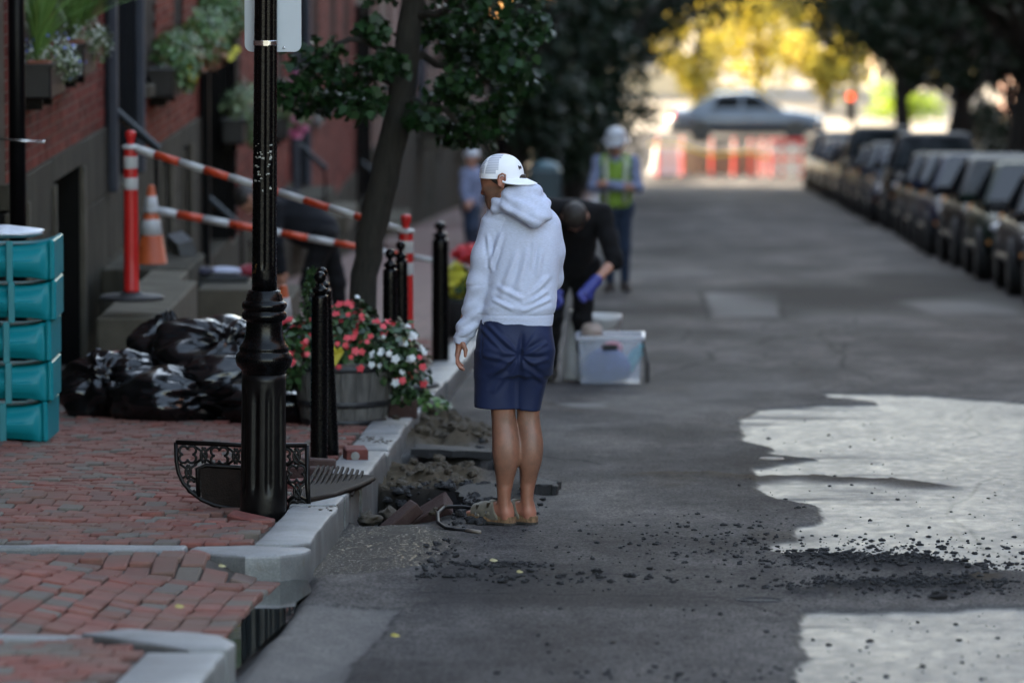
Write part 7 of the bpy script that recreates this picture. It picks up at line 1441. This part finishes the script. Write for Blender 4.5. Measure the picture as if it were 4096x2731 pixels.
for i, (x, y, h, r_, n, lab) in enumerate(((1.0, 204, 2.5, 2.0, 3600, 'golden sunlit tree above the rear of the crossing car'), (3.2, 208, 2.9, 2.2, 4200, 'yellow sunlit tree behind the roof of the crossing car'), (5.6, 203, 2.4, 1.9, 3400, 'yellow green sunlit tree right of the crossing car'), (8.8, 208, 2.9, 2.4, 3600, 'olive sunlit tree above the far parked cars'), (12.5, 206, 3.0, 2.4, 3000, 'olive tree glowing between the trunks on the right'), (16.5, 212, 3.2, 2.6, 3000, 'sunlit tree at the far right beyond the trunks'), (-4.2, 206, 3.2, 2.6, 2400, 'sunlit tree behind the dark left crowns'))):
    make_tree('park_tree', lab, x, y, 0, h + r_ * .5, .14, lobes(0, h, r_, 12, i + 60, 1.1) + [(0.4, -.4, h - r_ * .6, r_ * .6, r_ * .5, r_ * .5), (-.6, -.5, h - r_ * .5, r_ * .5, r_ * .5, r_ * .5)], n, .26, M_LEAF_Y, GF, z=ZF)
for i, (x, y, h, r_, lab) in enumerate(((-7, 236, 9.5, 5.0, 'tall sunlit tree far behind the dark left crowns'), (1.5, 240, 10.0, 4.6, 'tall golden tree far behind the crossing car'), (9.5, 244, 10.5, 4.8, 'tall olive tree far behind the parked cars'), (18, 238, 10, 5.0, 'tall sunlit tree far beyond the right trunks'))):  # added, mostly above the view, to dim and warm the wet road's reflection
    make_tree('park_tree', lab, x, y, 0, h + r_ * .5, .3, lobes(0, h, r_, 12, i + 90, 1.3) + lobes(0, h - 4, r_ * .9, 8, i + 95, 1.0), 5200, .55, M_LEAF_Y, GF, z=ZF)
for i, (x, y, w, lab) in enumerate(((7.6, 196, 1.6, 'bright yellow green shrub right of the crossing car hood'),)): make_tree('shrub', lab, x, y, 0, 1.2, .05, [(0, 0, .8, w, .8, .7), (w * .6, 0, .5, w * .6, .6, .5)], 900, .2, leaf_mat('lime_leaf', (.16, .22, .01), (.22, .30, .015), (.3, .36, .03), .5, .4), None, z=ZF, cat='shrub')
# ================================================================ CARS
M_TYRE = mat('tyre', (0.012, 0.012, 0.012), .8); M_RIM = mat('alloy', (0.30, 0.31, 0.32), .3, .8); M_CGLASS, t_, b_ = new_mat('car_glass'); b_.inputs['Base Color'].default_value = (0.012, 0.016, 0.018, 1); b_.inputs['Roughness'].default_value = .09; b_.inputs['Specular IOR Level'].default_value = .16
M_SGLASS = mat('tinted_side_glass', (.006, .007, .008), .3, vary=.1, spec=0.0); M_LAMP = mat('headlight_lens', (0.42, 0.43, 0.46), .10, vary=.1); M_TAIL, t_, b_ = new_mat('lit_tail_lamp'); b_.inputs['Base Color'].default_value = (.6, .02, .02, 1); b_.inputs['Emission Color'].default_value = (1, .02, .015, 1); b_.inputs['Emission Strength'].default_value = 0.22; M_AMBER = mat('amber_lens', (.55, .22, .05), .25); M_GRILLE = mat('grille', (.012, .012, .013), .4); M_CHROME = mat('chrome', (.6, .6, .62), .12, 1.0); M_PLATE = mat('white_plate', (.6, .6, .58), .5)
def paint(name, c, rough=.42): return mat(name, c, rough, 0.0, vary=.05, scale=2, coat=0.0, spec=.04)
def make_car(kind, pm, tail=None):
    """local +y is the nose"""
    c = empty('parked_car', (0, 0, 0)); L, Wd = 4.6, 1.80; hood = dict(sedan=.92, suv=1.05)[kind]; roof = dict(sedan=1.44, suv=1.68)[kind]; deck = dict(sedan=.98, suv=1.08)[kind]
    secs = [(-2.30, .36, .72, .70), (-2.27, .26, .86, .80), (-2.05, .20, deck, .87), (-1.2, .19, deck + .0, .90), (0, .19, .98 if kind == 'sedan' else 1.06, .90), (.75, .19, .98 if kind == 'sedan' else 1.08, .89), (1.5, .20, hood, .87), (2.0, .24, hood - .10, .84), (2.24, .30, hood - .22, .76), (2.30, .38, hood - .34, .68)]
    ns = 20; V, F = [], []
    for y, z0, z1, hw in secs:
        for k in range(ns):
            t = 2 * math.pi * (k + .5) / ns; ct, st_ = math.cos(t), math.sin(t); x = hw * math.copysign(abs(ct) ** .55, ct); z = (z0 + z1) / 2 + (z1 - z0) / 2 * math.copysign(abs(st_) ** .6, st_); V.append((x * (1 - .04 * (st_ > 0) * st_), y, z))
    for i in range(len(secs) - 1):
        for k in range(ns): k2 = (k + 1) % ns; F.append((i * ns + k, i * ns + k2, (i + 1) * ns + k2, (i + 1) * ns + k))
    F.append(tuple(range(ns))); F.append(tuple((len(secs) - 1) * ns + k for k in range(ns))[::-1]); F = [f[::-1] for f in F]; mesh_obj('body', V, F, pm, c, True)
    zb = hood + .0 if kind == 'suv' else .95
    a = dict(sedan=[(1.05, zb), (.25, roof - .03), (-.1, roof), (-.85, roof - .04), (-1.75, deck - .02)], suv=[(1.05, zb), (.4, roof - .05), (-.1, roof), (-1.5, roof - .05), (-2.1, deck)])[kind]
    ws, wr_ = .80, .60; V, F = [], []
    def rp(y, z): f = min(1, max(0, (z - zb) / (roof - zb))); hw = ws + (wr_ - ws) * f; return [(-hw, y, z), (-hw * .82, y, z + .03 * f), (hw * .82, y, z + .03 * f), (hw, y, z)]
    for y, z in a: V += rp(y, z)
    n0 = len(V); V += [(-ws, a[0][0], zb - .1), (-ws, a[-1][0], deck - .1), (ws, a[0][0], zb - .1), (ws, a[-1][0], deck - .1)]
    for i in range(len(a) - 1):
        for k in range(3): q = i * 4 + k; F.append((q, q + 1, q + 5, q + 4))
    F.append((n0, *[i * 4 for i in range(len(a))], n0 + 1)); F.append((n0 + 2, *[i * 4 + 3 for i in range(len(a))], n0 + 3)[::-1]); cab = mesh_obj('cabin', V, F, pm, c, True); cab.data.set_sharp_from_angle(angle=R(42))
    def quadp(name, p, m, push): m_ = MB(); n = (Vector(p[1]) - Vector(p[0])).cross(Vector(p[2]) - Vector(p[0])).normalized(); n = n if n.dot(Vector(push)) > 0 else -n; q = [Vector(v) + n * .012 for v in p]; r_ = [Vector(v) - n * .02 for v in p]; m_.add(q + r_, [(0, 1, 2, 3), (7, 6, 5, 4), (0, 4, 5, 1), (1, 5, 6, 2), (2, 6, 7, 3), (3, 7, 4, 0)]); m_.build(name, m, c)
    def lerp(p, q, t): return tuple(p[i] + (q[i] - p[i]) * t for i in range(3))
    (y0, z0), (y1, z1) = a[0], a[1]; A = rp(y0, z0); B = rp(y1, z1); quadp('windshield', [lerp(A[0], B[0], .06), lerp(A[3], B[3], .06), lerp(A[3], B[3], .93), lerp(A[0], B[0], .93)] if 0 else [(A[0][0] * .93, *lerp(A[1], B[1], .05)[1:]), (A[3][0] * .93, *lerp(A[1], B[1], .05)[1:]), (B[3][0] * .88, *lerp(A[1], B[1], .93)[1:]), (B[0][0] * .88, *lerp(A[1], B[1], .93)[1:])], M_CGLASS, (0, 1, .5))
    A = rp(*a[-1]); B = rp(*a[-2]); quadp('rear_window', [(A[0][0] * .9, *lerp(A[1], B[1], .18)[1:]), (A[3][0] * .9, *lerp(A[1], B[1], .18)[1:]), (B[3][0] * .86, *lerp(A[1], B[1], .92)[1:]), (B[0][0] * .86, *lerp(A[1], B[1], .92)[1:])], M_CGLASS, (0, -1, .4))
    zt = roof - .10
    for s in (-1, 1):
        for (p0, p1, q0, q1) in ((.78, -.12, .22, -.12), (-.22, -1.05, -.22, -.82)):
            f = (zt - zb) / (roof - zb); xb, xt = ws - .002, ws + (wr_ - ws) * f; quadp('side_window', [(s * xb, p0, zb + .03), (s * xb, p1, zb + .03), (s * xt, q1, zt), (s * xt, q0, zt)], M_SGLASS, (s, 0, .2))
        m_ = MB(); m_.box((s * .98, .72, zb + .06), (.20, .10, .13), None, .03); m_.build('wing_mirror', pm, c)
        m_ = MB(); m_.ball((s * .62, 2.17, hood - .26), (.17, .10, .075), 8, 12); m_.build('headlight', M_LAMP, c, True); m_ = MB(); m_.box((s * .76, 2.12, hood - .44), (.10, .10, .05), None, .01); m_.build('indicator', M_AMBER, c)
        m_ = MB(); m_.ball((s * .68, -2.24, .84), (.15, .07, .09), 8, 12); m_.build('tail_lamp', tail or M_AMBER, c, True)
        m_ = MB(); m_.box((s * .905, .12, .42), (.025, 2.1, .06), None, .01); m_.build('side_moulding', M_GRILLE, c)
        for yh in (-.02, -.95): m_ = MB(); m_.box((s * .90, yh, .82), (.04, .18, .03), None, .008); m_.build('door_handle', M_GRILLE, c)
        for y in (1.42, -1.38):
            m_ = MB(); m_.lathe([(.20, -.11), (.31, -.11), (.335, -.08), (.335, .08), (.31, .11), (.20, .11)], 24, c=(s * .80, y, .335), rot=(0, R(90), 0)); w = m_.build('wheel', M_TYRE, c, True); m_ = MB(); m_.lathe([(.205, -.09), (.205, .10), (.17, .105), (.05, .09), (.001, .09)] if s > 0 else [(.001, -.09), (.05, -.09), (.17, -.105), (.205, -.10), (.205, .09)], 20, c=(s * .80, y, .335), rot=(0, R(90), 0)); m_.build('rim', M_RIM, w, True)
    m_ = MB(); m_.box((0, 2.22, hood - .36), (.85, .16, .20), None, .02); m_.build('grille', M_GRILLE, c); m_ = MB(); m_.box((0, 2.31, .40), (.5, .02, .12)); m_.build('number_plate', M_PLATE, c); m_ = MB(); m_.box((0, 2.20, .34), (1.5, .22, .16), None, .05); m_.build('front_bumper', M_GRILLE, c); m_ = MB(); m_.box((0, -2.24, .36), (1.55, .14, .18), None, .05); m_.build('rear_bumper', M_GRILLE, c); return c
PM = dict(black=paint('black_car_paint', (.006, .006, .007)), charcoal=paint('charcoal_car_paint', (.025, .026, .028)), navy=paint('navy_car_paint', (.008, .012, .028)), green=paint('dark_green_car_paint', (.008, .016, .012)), silver=paint('silver_car_paint', (.10, .105, .115)), blue=paint('grey_blue_car_paint', (.030, .040, .054)), white=paint('white_car_paint', (.17, .185, .22)))
GC = 'parked cars nose to tail along the right kerb'; protos = {}
row = [('black', 'sedan'), ('charcoal', 'sedan'), ('green', 'sedan'), ('black', 'sedan'), ('navy', 'sedan'), ('charcoal', 'sedan'), ('black', 'sedan'), ('black', 'suv'), ('navy', 'sedan'), ('charcoal', 'sedan'), ('black', 'sedan'), ('black', 'suv'), ('charcoal', 'sedan'), ('navy', 'sedan'), ('blue', 'sedan'), ('silver', 'sedan'), ('silver', 'suv')]
ordn = ['first', 'second', 'third', 'fourth', 'fifth', 'sixth', 'seventh', 'eighth', 'ninth', 'tenth', 'eleventh', 'twelfth', 'thirteenth', 'fourteenth', 'fifteenth', 'second last', 'last']
y = 56.6; rr = random.Random(9)
for i, (cname, kind) in enumerate(row):
    key = (cname, kind)
    if key not in protos: protos[key] = make_car(kind, PM[cname]); o = protos[key]
    else: o = copy_tree(protos[key])
    o.location = (4.50 + rr.uniform(-.06, .06), y, gz(y) + .0); o.rotation_euler = (R(180) * 0, 0, math.pi + rr.uniform(-.012, .012)); o.rotation_euler = Euler((math.atan(SLOPE), 0, o.rotation_euler.z)); o.scale = (rr.uniform(.95, 1.03), rr.uniform(.95, 1.06), rr.uniform(.92, 1.02)); tag(o, f'{cname} parked {"sport utility car" if kind == "suv" else "sedan"}, {ordn[i]} in the right kerb row counted from the camera', 'car', GC); y += 5.75 + rr.uniform(0, .35)
cx = make_car('sedan', mat('grey_blue_gloss_paint', (.032, .042, .058), .14, vary=.05, spec=.5, coat=.6), M_TAIL); cx.name = 'crossing_car'; cx.location = (2.5, 186, ZF); cx.rotation_euler = (0, 0, R(-90)); cx.scale = (1.1, 1.1, 1.1)
for s_ in (-1, 1): m_ = MB(); m_.box((s_ * .72, -2.24, .80), (.36, .16, .20), None, .03); m_.build('rear_lamp', M_TAIL, cx)
tag(cx, 'grey blue car with red tail lamp crossing the end of the street', 'car')
# ================================================================ END OF THE STREET
for i, x in enumerate((-.38, .36, 1.23, 1.88, 2.37, 2.70, 2.98)):
    o = copy_tree(dp); o.location = (x, 167.6 + .2 * (i % 2), ZF + .0); tag(o, ('leftmost', 'second', 'third', 'fourth', 'fifth', 'sixth', 'rightmost')[i] + ' red delineator post in the far barrier across the street end', 'delineator', 'red and white delineator posts'); o.scale = (1.05, 1.05, 1.05)
M_TAPE = mat('caution_tape', (.55, .42, .04), .5)
tp = tag(empty('caution_tape', (-.6, 167.4, ZF + .9)), 'yellow caution tape sagging between the far delineator posts', 'tape'); m_ = MB()
for (x0, z0, x1, z1) in ((-.02, .1, .96, .05), (.96, .05, 1.83, -.22), (1.83, -.22, 2.9, -.12), (2.9, -.12, 3.5, -.3)): m_.box(((x0 + x1) / 2, 0, (z0 + z1) / 2), (math.hypot(x1 - x0, z1 - z0), .006, .075), (0, -math.atan2(z1 - z0, x1 - x0), 0))
m_.build('tape_strip', M_TAPE, tp)
bb = tag(empty('barricade', (3.45, 167.8, ZF)), 'white and red slatted barricade at the right end of the far barrier', 'barricade')
for i in range(4): m_ = MB(); m_.box((-.42 + .28 * i, 0, .55), (.10, .03, 1.1)); m_.build('upright', M_REDPL if i % 2 else M_WHITEREF, bb)
for z in (.25, .55, .85, 1.1): m_ = MB(); m_.box((0, -.03, z), (1.0, .025, .11)); m_.build('rail', M_WHITEREF if z in (.25, .85) else M_REDPL, bb)
wb = tag(empty('water_barrier', (-.1, 168.4, ZF)), 'white plastic barrier behind the left far delineator posts', 'barricade'); m_ = MB(); m_.box((0, 0, .45), (1.0, .4, .9), None, .08, .75); m_.box((0, 0, .08), (1.1, .55, .16), None, .04); m_.build('shell', M_WHITEREF, wb)
pl = tag(empty('plywood_hoarding', (1.5, 169.2, ZF)), 'brown plywood hoarding behind the middle of the far barrier', 'hoarding'); m_ = MB(); m_.box((0, 0, .36), (2.2, .05, .72)); m_.build('sheet', mat('plywood', (.17, .12, .08), .8), pl); m_ = MB(); m_.box((-.9, .12, .3), (.08, .2, .6)); m_.box((.9, .12, .3), (.08, .2, .6)); m_.build('props', M_WOOD, pl)
M_CREAM = mat('cream_render', (.62, .50, .34), .8, vary=.08)
def far_building(lab, x0, x1, y, hgt, m, nwin, rows, dep=8):
    b = tag(empty('building', ((x0 + x1) / 2, y, ZF)), lab, 'building'); w = x1 - x0; m_ = MB(); m_.span((-w / 2, 0, -.2), (w / 2, dep, hgt)); m_.build('wall', m, b); m_ = MB(); m_.span((-w / 2 - .2, -.2, hgt), (w / 2 + .2, dep + .2, hgt + .35)); m_.build('roof', M_ROOF, b)
    for r_ in range(rows):
        for i in range(nwin): cx_ = -w / 2 + w * (i + .5) / nwin; z = 1.0 + r_ * 2.6; m_ = MB(); m_.span((cx_ - .5, -.05, z), (cx_ + .5, -.002, z + 1.5)); f = m_.build('window', M_WHITEREF, b); m_ = MB(); m_.span((cx_ - .42, -.07, z + .08), (cx_ + .42, -.052, z + 1.42)); m_.build('pane', M_DARKWIN, f)
far_building('cream sunlit building left of the crossing car', -9, .3, 214, 5.4, M_CREAM, 4, 2); far_building('pale grey building glimpsed above the sunlit trees', 5.5, 14, 262, 10.0, mat('pale_render', (.42, .41, .40), .8), 4, 3); far_building('low sunlit pale building beyond the right tree trunks', 8, 34, 222, 2.2, M_CREAM, 10, 0)
M_SIGRED, t_, b_ = new_mat('lit_red_lens'); b_.inputs['Base Color'].default_value = (.7, .05, .03, 1); b_.inputs['Emission Color'].default_value = (1, .10, .02, 1); b_.inputs['Emission Strength'].default_value = .35
sg = tag(empty('traffic_signal', (5.75, 178, ZF)), 'traffic signal showing red above the farthest parked cars', 'traffic signal'); m_ = MB(); m_.tube([(0, 0, 0), (0, 0, 3.0)], .06, 10); m_.build('pole', M_IRON, sg); m_ = MB(); m_.box((-.12, -.1, 1.55), (.3, .25, .95), None, .03); m_.build('housing', M_IRON, sg)
for i, z in enumerate((1.85, 1.55, 1.25)): m_ = MB(); m_.ball((-.12, -.235, z), (.11, .03, .11), 8, 14); m_.build('lens', M_SIGRED if i == 0 else M_GRILLE, sg, True)
M_GAS, t_, b_ = new_mat('gas_flame_glass'); b_.inputs['Base Color'].default_value = (.8, .5, .2, 1); b_.inputs['Emission Color'].default_value = (1, .45, .13, 1); b_.inputs['Emission Strength'].default_value = .22
for i, (x, y, h, lab) in enumerate(((-2.12, 71, 3.42, 'gas street lamp with warm lit lantern above the tree leaves'), (-2.05, 93, 4.0, 'farther gas lamp glowing orange among the leaves'))):
    g_ = tag(empty('gas_lamp', G(x, y, .12)), lab, 'street lamp', 'lit gas lamps'); m_ = MB(); m_.lathe([(.12, 0), (.11, .5), (.07, .6), (.05, 1), (.045, h - .45), (.08, h - .42), (.02, h - .40)], 16); m_.build('post', M_IRON, g_, True); m_ = MB(); m_.lathe([(.09, h - .36), (.15, h - .02), (.14, h), (.01, h + .0)], 6); m_.build('lantern_glass', M_GAS, g_); m_ = MB(); m_.lathe([(.17, h + .002), (.16, h + .03), (.06, h + .18), (.02, h + .26), (.001, h + .27)], 6); m_.build('lantern_cap', M_IRON, g_)
